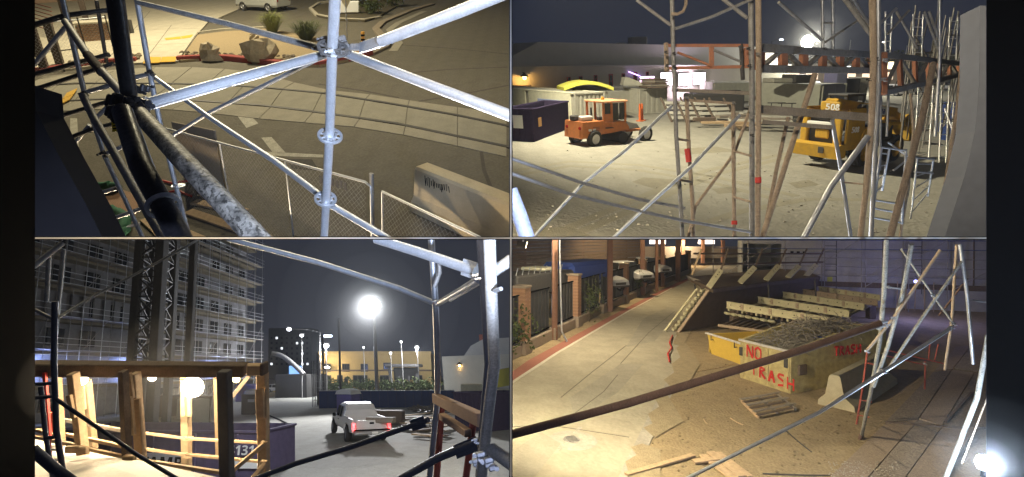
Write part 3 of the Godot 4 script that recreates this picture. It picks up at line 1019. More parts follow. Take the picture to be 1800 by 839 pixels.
func corner_scaffold() -> void:
	var gv: Material = mats.galv
	var dk: Material = mats.dark_paint
	var old: Material = mats.galv_old
	var o = thing("ring_lock_scaffold", "bright galvanised ring-lock scaffold joint with post, ledgers and braces close up", "scaffold", P(568, 430, 3.4))
	tubes(o, [
		["standard", gv, 0.0242, 589, -30, 2.05, 583, 84, 2.36, 578, 239, 2.8, 568, 430, 3.4],
		["ledger", gv, 0.0242, 600, 91, 2.75, 900, 205, 2.1],
		["ledger", gv, 0.0242, 572, 95, 2.8, 262, 182, 2.05],
		["brace", gv, 0.0242, 668, 73, 2.3, 810, 19, 2.05, 905, -20, 1.9],
		["brace", old, 0.021, 574, 88, 3.0, 400, 42, 3.7, 240, 4, 4.5],
		["brace", gv, 0.021, 566, 347, 3.25, 480, 282, 3.6, 372, 210, 4.3, 262, 130, 5.2],
		["brace", gv, 0.021, 574, 357, 3.25, 690, 425, 2.9],
		["brace", gv, 0.021, 556, 104, 4.6, 365, 199, 5.4, 300, 240, 5.8]])
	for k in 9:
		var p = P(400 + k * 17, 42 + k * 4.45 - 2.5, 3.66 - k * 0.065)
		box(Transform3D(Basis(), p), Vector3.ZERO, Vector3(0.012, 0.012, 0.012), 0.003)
		part("pin", mats.steel_dark, o)  # dark cubes stand for the shaded holes along the brace
	var ax = P(583, 84, 2.36) - P(568, 430, 3.4)
	rosette(o, P(579, 239, 2.8), ax, 0.066, gv)
	rosette(o, P(571, 350, 3.15), ax, 0.066, gv)
	rosette(o, P(584, 85, 2.36), ax, 0.07, mats.steel_dark)
	bar(P(668, 73, 2.3), P(632, 84, 2.5), 0.05, 0.01, Vector3.UP)
	part("brace_end", gv, o)
	bar(P(640, 82, 2.5), P(600, 84, 2.5), 0.03, 0.02, Vector3.UP)
	part("wedge", mats.steel_dark, o)
	for q in [[567, 88, 2.55, 0.05, true], [604, 84, 2.55, 0.05, true], [572, 72, 2.45, 0.04, true], [603, 72, 2.45, 0.045, true], [583, 93, 2.32, 0.032, false], [565, 346, 3.2, 0.045, false], [580, 352, 3.2, 0.04, false]]:
		coupler(o, P(q[0], q[1], q[2]), Vector3(1, 0.2, 0.1), q[3], mats.steel_dark if q[4] else gv)
	# dark post and black tubes at the left
	var d = thing("dark_scaffold_post", "black painted scaffold post with a clamp and a thick black tube running down", "scaffold", P(300, 430, 1.2))
	tubes(d, [
		["standard", dk, 0.0242, 198, -25, 1.5, 214, 90, 1.62, 229, 190, 1.75],
		["tube", dk, 0.0242, 214, 196, 1.35, 245, 290, 1.2, 292, 375, 1.14, 325, 440, 1.1],
		["tube", stuff("blue_steel", Color(0.26, 0.32, 0.40), Color(0.18, 0.22, 0.28), 0.4, 0.4, 0.5), 0.016, 226, 205, 1.5, 250, 270, 1.5, 280, 345, 1.5]])
	for q in [[210, 178, 1.55, 0.05], [226, 185, 1.6, 0.055], [240, 190, 1.62, 0.045], [205, 196, 1.5, 0.04]]:
		coupler(d, P(q[0], q[1], q[2]), Vector3(0.4, 1, 0.1), q[3], dk)
	coupler(d, P(254, 181, 1.7), Vector3(1, 0.3, 0), 0.034, gv)
	coupler(d, P(249, 156, 1.75), Vector3(0.2, 1, 0), 0.03, dk)
	rosette(d, P(286, 362, 1.16), P(245, 290, 1.2) - P(292, 375, 1.14), 0.036, gv)
	box(Transform3D(Basis(Vector3.BACK, 0.1), P(202, 222, 1.5)), Vector3.ZERO, Vector3(0.022, 0.032, 0.002))
	part("tag", plain_mat("tag_yellow", Color(0.6, 0.45, 0.02), 0.7), d)
	for k in 3:
		box(Transform3D(Basis(Vector3.BACK, 0.1), P(202, 216 + k * 5, 1.498)), Vector3.ZERO, Vector3(0.016, 0.003, 0.002))
	part("tag_print", mats.black, d)
	# speckled tube with flaking paint
	var s = thing("flaking_tube", "speckled galvanised tube with flaking black paint slanting down to the right", "scaffold tube", P(455, 430, 1.08))
	tube(Ps([240, 196, 1.55, 330, 292, 1.2, 400, 365, 1.12, 470, 440, 1.06]), 0.0242, 20)
	part("tube", stuff("flaking", Color(0.30, 0.28, 0.24), Color(0.02, 0.02, 0.02), 0.16, 0.55, 0.2, 0.3, 0.5, 0.42), s)
	coupler(s, P(243, 200, 1.53), Vector3(1, -1, 0), 0.04, dk)
	# scaffold bay at the left, further off
	var f = thing("ring_lock_scaffold", "slender grey-blue scaffold bay standing further off at the left of the street", "scaffold", P(250, 430, 6.0))
	tubes(f, [
		["standard", gv, 0.0242, 238, -10, 4.6, 262, 130, 5.0, 283, 230, 5.3, 332, 420, 5.8],
		["standard", gv, 0.0242, 108, -5, 4.8, 148, 168, 5.3, 182, 273, 5.6, 255, 430, 6.0],
		["standard", mats.steel_dark, 0.0242, 168, 0, 7.0, 186, 110, 7.4],
		["standard", old, 0.0242, 66, 170, 5.3, 100, 270, 5.6, 140, 335, 5.8],
		["brace", old, 0.026, 113, 38, 4.2, 155, 100, 3.6, 216, 168, 3.0],
		["brace_sleeve", mats.timber_dark, 0.031, 153, 97, 3.6, 178, 127, 3.35],
		["brace", old, 0.0242, 144, 168, 3.6, 163, 207, 3.5, 197, 265, 3.3, 265, 386, 3.0, 292, 430, 2.9],
		["ledger", mats.steel_dark, 0.0242, 55, 45, 4.7, 113, 27, 4.9, 190, 18, 5.1],
		["ledger", mats.steel_dark, 0.0242, 55, 132, 5.2, 190, 96, 5.2],
		["ledger", mats.steel_dark, 0.0242, 55, 159, 5.4, 198, 112, 5.4],
		["ledger", gv, 0.0242, 148, 163, 5.3, 203, 147, 5.3],
		["ledger", gv, 0.0242, 230, 138, 5.1, 268, 129, 5.1],
		["ledger", mats.steel_dark, 0.0242, 92, 208, 5.5, 198, 176, 5.4],
		["ledger", mats.steel_dark, 0.0242, 92, 253, 5.6, 163, 227, 5.5, 205, 216, 5.5],
		["brace", gv, 0.02, 104, 283, 5.7, 156, 220, 5.5],
		["brace", gv, 0.02, 55, 118, 5.0, 113, 48, 4.9],
		["ledger", gv, 0.0242, 140, 351, 6.0, 203, 331, 5.9],
		["ledger", gv, 0.0242, 164, 396, 6.1, 250, 366, 6.0],
		["ledger", gv, 0.0242, 182, 272, 5.6, 214, 258, 5.6],
		["brace", gv, 0.02, 160, 215, 5.4, 197, 178, 5.4]])
	for q in [[148, 165, 5.2, 0.05], [265, 128, 4.95, 0.05], [182, 271, 5.5, 0.06], [205, 333, 5.8, 0.05], [113, 35, 4.7, 0.05]]:
		coupler(f, P(q[0], q[1], q[2]), Vector3(1, 0.4, 0), q[3], mats.steel_dark)
	rosette(f, P(312, 327, 5.5), P(283, 230, 5.3) - P(332, 420, 5.8), 0.066, gv)
	rosette(f, P(233, 396, 5.9), P(182, 273, 5.6) - P(255, 430, 6.0), 0.066, gv)

# ================= plant yard (upper right) =================
func dumpster(label, a, b, depth, h, paint, called = "dumpster", group = ""):
	var T = fr2(a, b)
	var l = (b - a).length()
	var o = thing(called, label, "dumpster", a, group)
	for w in [["side_wall", Vector3(l / 2, h / 2, -0.04), Vector3(l, h, 0.08)], ["side_wall", Vector3(l / 2, h / 2, -depth + 0.04), Vector3(l, h, 0.08)], ["end_wall", Vector3(0.04, h / 2, -depth / 2), Vector3(0.08, h - 0.01, depth - 0.17)], ["end_wall", Vector3(l - 0.04, h / 2, -depth / 2), Vector3(0.08, h - 0.01, depth - 0.17)], ["floor", Vector3(l / 2, 0.1, -depth / 2), Vector3(l - 0.17, 0.1, depth - 0.17)]]:
		box(T, w[1], w[2], 0.01)
		part(w[0], paint, o)
	for w in [[Vector3(l / 2, h, 0.02), Vector3(l + 0.12, 0.12, 0.14)], [Vector3(l / 2, h, -depth - 0.02), Vector3(l + 0.12, 0.12, 0.14)], [Vector3(-0.02, h, -depth / 2), Vector3(0.14, 0.118, depth - 0.1)], [Vector3(l + 0.02, h, -depth / 2), Vector3(0.14, 0.118, depth - 0.1)]]:
		box(T, w[0], w[1], 0.02)
		part("rim", paint, o)
	for i in 5:
		box(T, Vector3(l * (i + 0.5) / 5, h / 2, 0.045), Vector3(0.1, h - 0.16, 0.09), 0.01)
		part("rib", paint, o)
	return [o, T, l]

func ribbed_box(label, called, cat, a, b, depth, h, paint, end_paint, ribs, group = ""):
	var T = fr2(a, b)
	var l = (b - a).length()
	var o = thing(called, label, cat, a, group)
	box(T, Vector3(l / 2, h / 2, -depth / 2), Vector3(l - 0.1, h - 0.08, depth - 0.1))
	part("body", paint, o)
	for i in ribs:
		box(T, Vector3(l * (i + 0.5) / ribs, h / 2, -0.02), Vector3(l / ribs * 0.55, h - 0.3, 0.07), 0.02)
		part("rib", paint, o)
	for e in [0.0, l]:
		for z in [0.0, -depth]:
			box(T, Vector3(e, h / 2, z), Vector3(0.16, h, 0.16), 0.02)
			part("corner_post", paint, o)
		for y in [0.07, h - 0.07]:
			box(T, Vector3(e, y, -depth / 2), Vector3(0.14, 0.14, depth - 0.17), 0.02)
			part("end_rail", end_paint, o)
		for k in 2:
			box(T, Vector3(e + (0.0 if e > 0.0 else 0.0), h / 2, -depth * (0.26 + 0.48 * k)), Vector3(0.12, h - 0.3, depth * 0.44), 0.02)
			part("door", end_paint, o)
	for y in [0.08, h - 0.08]:
		for z in [0.0, -depth]:
			box(T, Vector3(l / 2, y, z), Vector3(l - 0.17, 0.15, 0.13), 0.02)
			part("rail", paint, o)
	return [o, T, l]

func ladder_frame(parent, a, b, h, rungs, r, m, top = true):   # welded scaffold frame: two legs, rungs in a narrow ladder at one leg, top bar
	tube([a, a + rise * h], r, 8); part("leg", m, parent)
	tube([b, b + rise * h], r, 8); part("leg", m, parent)
	if top:
		tube([a + rise * h, b + rise * h], r, 8); part("top_bar", m, parent)
		tube([a + rise * h * 0.82, b + rise * h * 0.82], r * 0.8, 8); part("brace_bar", m, parent)
	var s = a.lerp(b, 0.3)
	tube([s + rise * h * 0.1, s + rise * h * 0.85], r * 0.7, 8); part("ladder_rail", m, parent)
	for i in rungs:
		var y = h * (0.1 + 0.7 * i / maxf(1, rungs - 1))
		tube([a + rise * y, s + rise * y], r * 0.6, 6); part("rung", m, parent)

func lattice(parent, a0, a1, b0, b1, bays, m_chord, m_post, r = 0.0):   # truss between two chords with flat posts and slanting braces
	bar(a0, a1, 0.1, 0.1); part("chord", m_chord, parent)
	bar(b0, b1, 0.1, 0.1); part("chord", m_chord, parent)
	for i in bays + 1:
		var t = float(i) / bays
		bar(a0.lerp(a1, t), b0.lerp(b1, t), 0.16, 0.06, (a1 - a0)); part("truss_post", m_post, parent)
		if i < bays:
			var t2 = float(i + 1) / bays
			if i % 2: bar(a0.lerp(a1, t), b0.lerp(b1, t2), 0.06, 0.05)
			else: bar(b0.lerp(b1, t), a0.lerp(a1, t2), 0.06, 0.05)
			part("truss_brace", m_chord, parent)

func plant_yard():
	area(110, 5.0, 900, 1733, 416, 0, -0.09)
	var dirt = stuff("yard_dirt", Color(0.31, 0.293, 0.24), Color(0.235, 0.222, 0.18), 4.5, 0.95, 0.0, 0.4, 0.7, 0.03)
	quad(L(-10, 0, 6), L(260, 0, 6), L(260, 0, 420), L(-10, 0, 420))
	struct("ground_yard", dirt)
	for q in [[1110, 320, 1130, 312, 1190, 316, 1200, 326, 1150, 332], [1250, 332, 1290, 328, 1300, 338, 1262, 341], [1385, 322, 1420, 316, 1440, 325, 1400, 331], [905, 405, 1000, 398, 1040, 415, 910, 418], [1180, 262, 1260, 258, 1300, 266, 1200, 272]]:
		gpoly(q, 0.004)
		struct("ground_stain", stuff("yard_stain", Color(0.20, 0.18, 0.13), Color(0.27, 0.245, 0.18), 1.6, 0.95, 0.0, 0.7, 0.7, 0.1))
	for q in [[905, 300, 1000, 284, 1120, 290, 1260, 312, 1400, 345], [905, 309, 1000, 292, 1120, 299, 1255, 322, 1390, 358], [1000, 400, 1130, 345, 1240, 300, 1390, 268], [1020, 408, 1150, 352, 1258, 306, 1400, 273], [1180, 415, 1300, 372, 1420, 350, 1560, 352]]:
		strip(Gs(q), 0.42, 0.004)
		struct("ground_tyre_track", stuff("yard_track", Color(0.245, 0.222, 0.165), Color(0.30, 0.275, 0.205), 0.8, 0.95, 0.0, 0.8, 1.0, 0.2))
	for i in 240:
		rock(fr(G(rng.randf_range(905, 1640), rng.randf_range(262, 412)), rng.randf() * 6.0), Vector3(1, 0.5, 1) * rng.randf_range(0.015, 0.06), i, 0.3, 6, 4)
	tag(solo("yard_pebbles", mats.concrete, "small stones and clods strewn over the yard", "stones"), "", "", "", "stuff")
	long_hall()
	yard_boxes()
	sweeper()
	telehandler()
	yard_scaffold()
	far_yard()
	# lamps
	var g = G(1409, 162)
	var top = H(g, 74)
	var o = thing("flood_mast", "tall mast with a blazing white floodlight head beyond the ribbed container", "floodlight", g)
	tube([g, g + rise * top], 0.16, 10, 0.1)
	part("mast", mats.steel_dark, o)
	var lm = glow("flood_lens", Color(1.0, 1.0, 0.93), 30.0)
	for k in [[0.0, 0.0]]:
		var T = fr(g + rise * (top + k[1]) + Vector3(k[0], 0, 0) + back * 0.3)
		lathe(Transform3D(T.basis * Basis(Vector3.RIGHT, PI / 2), T.origin), [Vector2(1.12, 0.0), Vector2(1.12, -0.15), Vector2(0.5, -0.5), Vector2(0.0, -0.5)], 36)
		part("lamp_head", mats.steel_dark, o)
		lathe(Transform3D(T.basis * Basis(Vector3.RIGHT, PI / 2), T.origin), [Vector2(0.0, 0.5), Vector2(0.4, 0.46), Vector2(0.75, 0.33), Vector2(1.0, 0.14), Vector2(1.08, 0.0)], 36)
		part("lamp_lens", lm, o)
	omni(o, g + rise * top + back * 1.4, Color(1.0, 0.98, 0.9), 800.0, 0.8)
	glare_fog("lamp_glare_fog", g + rise * top + back * 0.4, 9.0, 0.00035)
	# flood lamp on the hall side, out of the picture above, which throws the long shadows to the right
	var m2 = Vector3(0.9, 23.0, -29.0)
	var o2 = thing("flood_lamp", "floodlight on a bracket above the picture over the left side of the plant yard", "floodlight", m2)
	planes = []
	box(Transform3D(Basis(Vector3.RIGHT, rise, back), m2), Vector3.ZERO, Vector3(0.9, 0.2, 0.6), 0.05)
	part("housing", mats.steel_dark, o2)
	box(Transform3D(Basis(Vector3.RIGHT, rise, back), m2), Vector3(0, -0.14, 0), Vector3(0.8, 0.06, 0.5), 0.02)
	part("lamp_lens", lm, o2)
	tube([m2 + rise * 0.1, m2 + rise * 1.2 - Vector3(2.4, 0, 0)], 0.06, 8)
	part("bracket", mats.steel_dark, o2)
	spot(o2, m2 - rise * 0.35, L(20, 0, 36), Color(1.0, 0.96, 0.84), 1150.0, 66.0, 0.3)

func long_hall():
	var wall = stuff("hall_render", Color(0.48, 0.465, 0.40), Color(0.42, 0.405, 0.35), 5.0, 0.9, 0.0, 0.4, 0.2)
	var roofm = stuff("hall_roof", Color(0.40, 0.40, 0.39), Color(0.34, 0.34, 0.34), 5.0, 0.8, 0.0, 0.4, 0.2)
	var a = G(872, 186)
	var b = G(1385, 163)
	var T = fr2(a, b)
	var l = (b - a).length()
	var h = 4.6
	var o = thing("long_hall", "long low pale hall with small red windows and rooftop units behind the yard", "building", a)
	box(T, Vector3(l / 2, h / 2, -9), Vector3(l, h, 18))
	part("wall", wall, o)
	prism(Transform3D(T.basis, T.origin), PackedVector2Array([Vector2(-0.3, h + 0.05), Vector2(3.5, h + 1.2), Vector2(7.5, h + 2.9), Vector2(l - 2, h + 2.9), Vector2(l, h + 0.05)]), -16, -1.2)
	var rf = part("roof", roofm, o)
	box(T, Vector3(l / 2, h + 0.02, -0.2), Vector3(l + 0.2, 0.16, 0.7), 0.03)
	part("eaves", roofm, o)
	for q in [[1034, 1056, 86, 96], [1064, 1078, 80, 96], [1082, 1097, 76, 96], [1098, 1134, 88, 97], [1106, 1133, 66, 90], [991, 1003, 88, 97]]:
		var d = (T * Vector3(l * (q[0] - 872) / 513.0, 0, -9)).length()
		var p0 = P(q[0], q[3], d)
		var p1 = P(q[1], q[2], d)
		box(fr(Vector3((p0.x + p1.x) / 2, (p0.y + p1.y) / 2, p0.z)), Vector3.ZERO, Vector3(p1.x - p0.x, p1.y - p0.y, 3.0), 0.08)
		part("rooftop_unit", stuff("unit_grey", Color(0.28, 0.28, 0.3), Color(0.22, 0.22, 0.24), 1.0), rf)
	var ch = P(957, 95, 88)
	box(fr(ch), Vector3.ZERO, Vector3(1.1, 1.2, 1.1), 0.05)
	part("chimney", stuff("chimney_red", Color(0.3, 0.1, 0.07), Color(0.22, 0.09, 0.07), 0.5), rf)
	var redf = stuff("frame_red", Color(0.30, 0.04, 0.05), Color(0.22, 0.04, 0.05), 0.6)
	for q in [[999, 135, 149, 7], [1020, 134, 148, 7], [1046, 132, 146, 7], [1073, 130, 155, 8], [1095, 129, 146, 7], [1116, 127, 150, 8], [1137, 126, 138, 6], [949, 156, 169, 7]]:
		var r = ray(q[0], q[1])
		var n = T.basis.z
		var t = (a.dot(n) + 0.05) / r.dot(n)
		var p1 = r * t
		var r2 = ray(q[0], q[2])
		var p0 = r2 * ((a.dot(n) + 0.05) / r2.dot(n))
		var hh = (p1 - p0).length()
		var w = q[3] * t / F * 1.1
		var W = Transform3D(T.basis, (p0 + p1) / 2)
		box(W, Vector3.ZERO, Vector3(w, hh, 0.1), 0.02)
		var f = part("window", redf, o)
		box(W, Vector3(0, 0, 0.05), Vector3(w * 0.62, hh * 0.8, 0.06), 0.01)
		part("pane", mats.dark_glass, f)
		box(W, Vector3(0, 0, 0.085), Vector3(w * 0.7, 0.08, 0.05), 0.01)
		part("glazing_bar", redf, f)
	# door with a lit pane, lintel, wall lamp
	var on_wall = func(px, py, off):
		var r = ray(px, py)
		var n = T.basis.z
		return r * ((a.dot(n) + off) / r.dot(n))
	var d0 = on_wall.call(918, 171, 0.06)
	var W2 = Transform3D(T.basis, d0)
	box(W2, Vector3.ZERO, Vector3(1.5, 2.2, 0.12), 0.02)
	var door = part("door", redf, o)
	box(W2, Vector3(0.1, 0.35, 0.07), Vector3(0.5, 0.5, 0.04), 0.01)
	part("lit_window", glow("door_pane", Color(1.0, 0.85, 0.9), 3.0), door)
	box(W2, Vector3(0, 1.35, 0.08), Vector3(2.6, 0.22, 0.2), 0.03)
	part("lintel", mats.timber_dark, o)
	var lp = on_wall.call(921, 137, 0.45)
	var lo = thing("wall_lamp", "warm glowing lamp on the pale hall wall above the red door in the plant yard", "lamp", lp)
	lathe(fr(lp), [Vector2(0.08, 0.6), Vector2(0.2, 0.45), Vector2(0.5, 0.2), Vector2(0.55, 0.16)], 16)
	part("lamp_shade", mats.steel_dark, lo)
	lathe(fr(lp), [Vector2(0.0, -0.22), Vector2(0.16, -0.18), Vector2(0.24, 0.0), Vector2(0.2, 0.2), Vector2(0.0, 0.26)], 14)
	part("bulb", glow("warm_bulb", Color(1.0, 0.78, 0.42), 14.0), lo)
	bar(lp + rise * 0.62, lp + rise * 0.62 - T.basis.z * 0.45, 0.06, 0.06)
	part("bracket", mats.steel_dark, lo)
	omni(lo, lp, Color(1.0, 0.75, 0.4), 9.0, 0.2)
	# lit shop fronts along the far end of the hall
	var bright = glow("shop_white", Color(1.0, 0.93, 1.0), 5.0)
	var k = 0
	for q in [[1122, 1150, 133, 151, "lit shop window with a magenta glow nearest the timber-topped container"], [1158, 1186, 126, 152, "lit shop window directly behind the left scaffold post"], [1190, 1212, 128, 152, "bright lit shop window between the scaffold posts"], [1216, 1240, 126, 150, "brightest lit shop window at the far end of the hall"]]:
		var p0 = on_wall.call(q[0], q[3], 0.3)
		var p1 = on_wall.call(q[1], q[2], 0.3)
		var W3 = Transform3D(T.basis, (p0 + p1) / 2)
		var w = absf((p1 - p0).dot(T.basis.x))
		var hh = absf((p1 - p0).dot(up))
		var s = thing("shop_window", q[4], "shop window", p0, "lit shop windows")
		box(W3, Vector3.ZERO, Vector3(w, hh, 0.12), 0.03)
		part("frame", mats.steel_dark, s)
		for c in 3:
			box(W3, Vector3(w * (c - 1) * 0.32, 0, 0.07), Vector3(w * 0.29, hh * 0.88, 0.05), 0.01)
			part("lit_pane", bright if k % 2 else glow("shop_pink", Color(1.0, 0.86, 1.0), 5.0), s)
		if k == 2: omni(s, W3 * Vector3(0, 0, 1.0), Color(1.0, 0.9, 1.0), 60.0, 1.0)
		k += 1
	var s2 = on_wall.call(1104, 126, 0.2)
	bar(s2, on_wall.call(1135, 138, 0.2), 0.12, 0.1)
	solo("neon_strip", glow("neon_violet", Color(0.75, 0.6, 1.0), 5.0), "violet neon strip slanting down along the hall wall", "neon light")

func yard_boxes():
	var purple = stuff("purple_paint", Color(0.050, 0.038, 0.075), Color(0.035, 0.03, 0.055), 1.2, 0.95, 0.0, 0.5, 0.3, 0.03)
	purple.metallic_specular = 0.08
	var d = dumpster("dark purple roll-off dumpster with an open top at the left of the plant yard", G(889, 247), G(938, 250), 8.0, H(G(938, 250), 193), purple)
	box(d[1], Vector3(d[2] * 0.5, 1.3, 0.1), Vector3(0.7, 0.85, 0.03), 0.01)
	part("notice", mats.white_paint, d[0])
	box(d[1], Vector3(d[2] + 0.06, 1.2, -1.2), Vector3(0.03, 0.6, 0.6), 0.01)
	part("sticker", plain_mat("sticker_orange", Color(0.5, 0.25, 0.04), 0.7), d[0])
	var cream = stuff("cream_paint", Color(0.68, 0.66, 0.50), Color(0.56, 0.54, 0.41), 1.5, 0.75, 0.0, 0.4, 0.2, 0.04)
	var greym = stuff("box_grey", Color(0.40, 0.385, 0.32), Color(0.32, 0.31, 0.26), 1.5, 0.8, 0.0, 0.4, 0.2, 0.05)
	ribbed_box("low cream and grey storage box behind the purple dumpster", "storage_box", "container", G(930, 205), G(974, 203), 7, H(G(930, 205), 174), greym, cream, 5)
	var c = ribbed_box("cream container with a blue notice on its side, left of the orange sweeper", "storage_container", "container", G(1012, 223), G(1062, 219), 14, H(G(1012, 223), 163), greym, cream, 7)
	box(c[1], Vector3(-0.09, 1.75, -3.2), Vector3(0.05, 0.5, 4.0), 0.01)
	part("notice", plain_mat("notice_blue", Color(0.25, 0.3, 0.5), 0.7), c[0])
	var c2 = ribbed_box("low grey container with a white number plate behind the orange cab", "storage_container", "container", G(1064, 200), G(1118, 197), 7, H(G(1064, 200), 160), greym, greym, 6)
	box(c2[1], Vector3(c2[2] * 0.4, 1.9, 0.06), Vector3(1.1, 0.7, 0.04), 0.01)
	part("number_plate", mats.white_paint, c2[0])
	var c3 = ribbed_box("tall grey container carrying a pile of boards, right of the orange cab", "storage_container", "container", G(1124, 201), G(1170, 199), 6, H(G(1124, 201), 156), greym, greym, 5)
	# what lies on the containers
	var yt = P(985, 160, 46)
	var pl = PackedVector2Array()
	for i in 9: pl.append(Vector2(i * 0.55, 0.9 * sin(PI * (i + 1.5) / 11.0)))
	for i in 9: pl.append(Vector2((8 - i) * 0.55, 0.9 * sin(PI * (9.5 - i) / 11.0) - 0.28))
	prism(Transform3D(fr(yt, 0.1).basis, yt), pl, -2.0, 1.6)
	solo("curved_canopy", stuff("tarp_yellow", Color(0.60, 0.58, 0.10), Color(0.5, 0.48, 0.1), 1.0), "bright yellow curved canopy lying on the cream container", "canopy")
	box(fr(P(1046, 155, 47), 0.05), Vector3.ZERO, Vector3(4.6, 0.3, 2.6), 0.05)
	solo("dark_sheet", mats.steel_dark, "dark flat sheet on the container beside the yellow canopy", "sheet")
	for i in 5:
		box(fr(P(1147 + (i % 2) * 3, 153 - i * 3.4, 52), 0.2 + 0.1 * i), Vector3.ZERO, Vector3(2.2 - 0.1 * i, 0.17, 2.0), 0.02)
		solo("board_bundle", mats.timber_grey if i % 2 else mats.timber_dark, ["lowest board bundle on the tall grey container", "second board bundle from below on the tall grey container", "middle board bundle on the tall grey container", "second board bundle from the top on the tall grey container", "topmost board bundle on the tall grey container"][i], "boards", "board bundles on the grey container")
	prism(fr(P(1100, 150, 53), 0.0), PackedVector2Array([Vector2(-0.5, 0), Vector2(-0.3, 0.8), Vector2(0.1, 0.8), Vector2(2.0, 0.1), Vector2(2.0, 0)]), -0.8, 0.8)
	solo("equipment_cover", greym, "grey wedge-shaped equipment cover on the low container", "cover")
	# long ribbed container and boxes to the right of it
	var ribm = stuff("rib_cream", Color(0.46, 0.46, 0.38), Color(0.38, 0.38, 0.31), 2.0, 0.75, 0.0, 0.4, 0.2, 0.03)
	var lc = ribbed_box("long pale ribbed shipping container with a clutter of sheets on its roof", "shipping_container", "container", G(1318, 186), G(1442, 195), 5, H(G(1442, 195), 148), ribm, stuff("rib_blue", Color(0.33, 0.34, 0.42), Color(0.27, 0.28, 0.35), 2.0), 34)
	letters(lc[0], "2", Transform3D(lc[1].basis, lc[1] * Vector3(lc[2] * 0.2, 1.9, 0.1)), 0.8, mats.steel_dark, true, "number")
	ribbed_box("further pale ribbed container seen between scaffold posts left of the long one", "shipping_container", "container", G(1252, 178), G(1330, 178), 5, H(G(1252, 178), 145), ribm, ribm, 20)
	for q in [[1372, 143, 3.2, 0.5, 0.15, "pale sheet pile on the long ribbed container"], [1400, 140, 2.4, 0.9, 0.3, "dark tilted rack on the long ribbed container"]]:
		box(fr(P(q[0], q[1], 56), q[4]), Vector3(0, 0.1, 0), Vector3(q[2], q[3], 2.0), 0.1)
		solo("roof_clutter", greym if q[3] < 0.6 else mats.steel_dark, q[5], "clutter", "things on the long container")
	var bl = stuff("box_bluish", Color(0.28, 0.29, 0.42), Color(0.22, 0.23, 0.33), 1.5)
	for q in [[1466, 1484, 180, 126, bl, "narrow bluish storage locker right of the long ribbed container"], [1486, 1508, 178, 138, mats.steel_dark, "dark storage shed between the two pale lockers"], [1509, 1522, 176, 136, greym, "narrow pale locker beside the right scaffold post"]]:
		var ga = G(q[0], q[2])
		var gb = G(q[1], q[2])
		var T = fr2(ga, gb)
		var w = (gb - ga).length()
		var h = H(ga, q[3])
		var o = thing("storage_locker", q[5], "locker", ga, "lockers in the yard")
		box(T, Vector3(w / 2, h / 2, -1.5), Vector3(w, h, 3), 0.05)
		part("body", q[4], o)
		box(T, Vector3(w / 2, h * 0.48, 0.03), Vector3(w * 0.8, h * 0.9, 0.06), 0.02)
		var dr = part("door", q[4], o)
		box(T, Vector3(w * 0.75, h * 0.5, 0.09), Vector3(0.08, 0.3, 0.06), 0.01)
		part("handle", mats.steel_dark, dr)
	# racks of form panels and lumber
	var pale = stuff("form_pale", Color(0.52, 0.50, 0.43), Color(0.36, 0.34, 0.29), 0.8, 0.8, 0.0, 0.5, 0.3, 0.08)
	var n = 0
	var rack_lab = ["leftmost", "second", "third", "fourth"]
	for i in 4:
		var ga = G(1196 + i * 26, 214 + i * 1)
		var T = fr(ga, 0.25)
		var o = thing("panel_rack", "%s slanting rack of pale form panels from the left, on dark timber props" % rack_lab[i], "rack", ga, "slanting racks of form panels")
		for j in 4:
			bar(T * Vector3(-0.9, 0.35 + j * 0.4, -0.4 * j), T * Vector3(0.9, 0.35 + j * 0.4, -0.4 * j), 0.34, 0.08, T.basis * Vector3(0, 0.7, -0.7))
			part("panel", pale, o)
		for s in [-1.0, 1.0]:
			bar(T * Vector3(s, 0, 0.2), T * Vector3(s, 2.0, -1.8), 0.14, 0.14)
			part("prop", mats.timber_dark, o)
	for i in 6:
		bar(G(1280, 190 + i * 4.2, 0.5 + 0.06 * i), G(1392, 194 + i * 4.0, 0.5 + 0.06 * i), 0.5, 0.14)
		solo("lumber_beam", pale if i % 2 else mats.timber_grey, "%s long pale beam of the stack under the ribbed container, counted from the back" % ["first", "second", "third", "fourth", "fifth", "sixth"][i], "beam", "long beams in the yard")
	for i in 3:
		var ga = G(1298 + i * 8, 226 - i * 5)
		var T = fr(ga, -0.2)
		var o = thing("timber_pallet", "%s yellowish timber pallet beside the middle scaffold post" % ["nearest", "middle", "farthest"][i], "pallet", ga, "pallets beside the middle scaffold post")
		for k in 5:
			box(T, Vector3(0, 0.28, -0.9 + k * 0.45), Vector3(2.0, 0.05, 0.26), 0.01); part("board", mats.timber, o)
		for k in 3:
			box(T, Vector3(-0.9 + 0.9 * k, 0.13, 0), Vector3(0.14, 0.24, 2.0), 0.01); part("bearer", mats.timber, o)
	for i in 14:
		var x = 1190 + i * 14.0
		bar(G(x, 200 + (i % 4) * 5, 0.25 + 0.2 * (i % 3)), G(x + rng.randf_range(25, 60), 197 + (i % 4) * 6, 0.3 + 0.2 * (i % 3)), rng.randf_range(0.3, 0.8), rng.randf_range(0.12, 0.3))
		solo("stacked_lumber", [pale, mats.timber_grey, mats.timber_dark, mats.timber][i % 4], "%s piece of lumber from the left in the low stacks behind the left scaffold" % ["first", "second", "third", "fourth", "fifth", "sixth", "seventh", "eighth", "ninth", "tenth", "eleventh", "twelfth", "thirteenth", "fourteenth"][i], "lumber", "low lumber stacks in the yard")
	var gd = G(1252, 204)
	box(fr(gd, 0.0), Vector3(0, 1.1, 0), Vector3(5.2, 2.1, 2.2), 0.1)
	solo("dark_crate", mats.steel_dark, "large dark crate standing among the racks behind the left scaffold", "crate")
	gd = G(1255, 178)
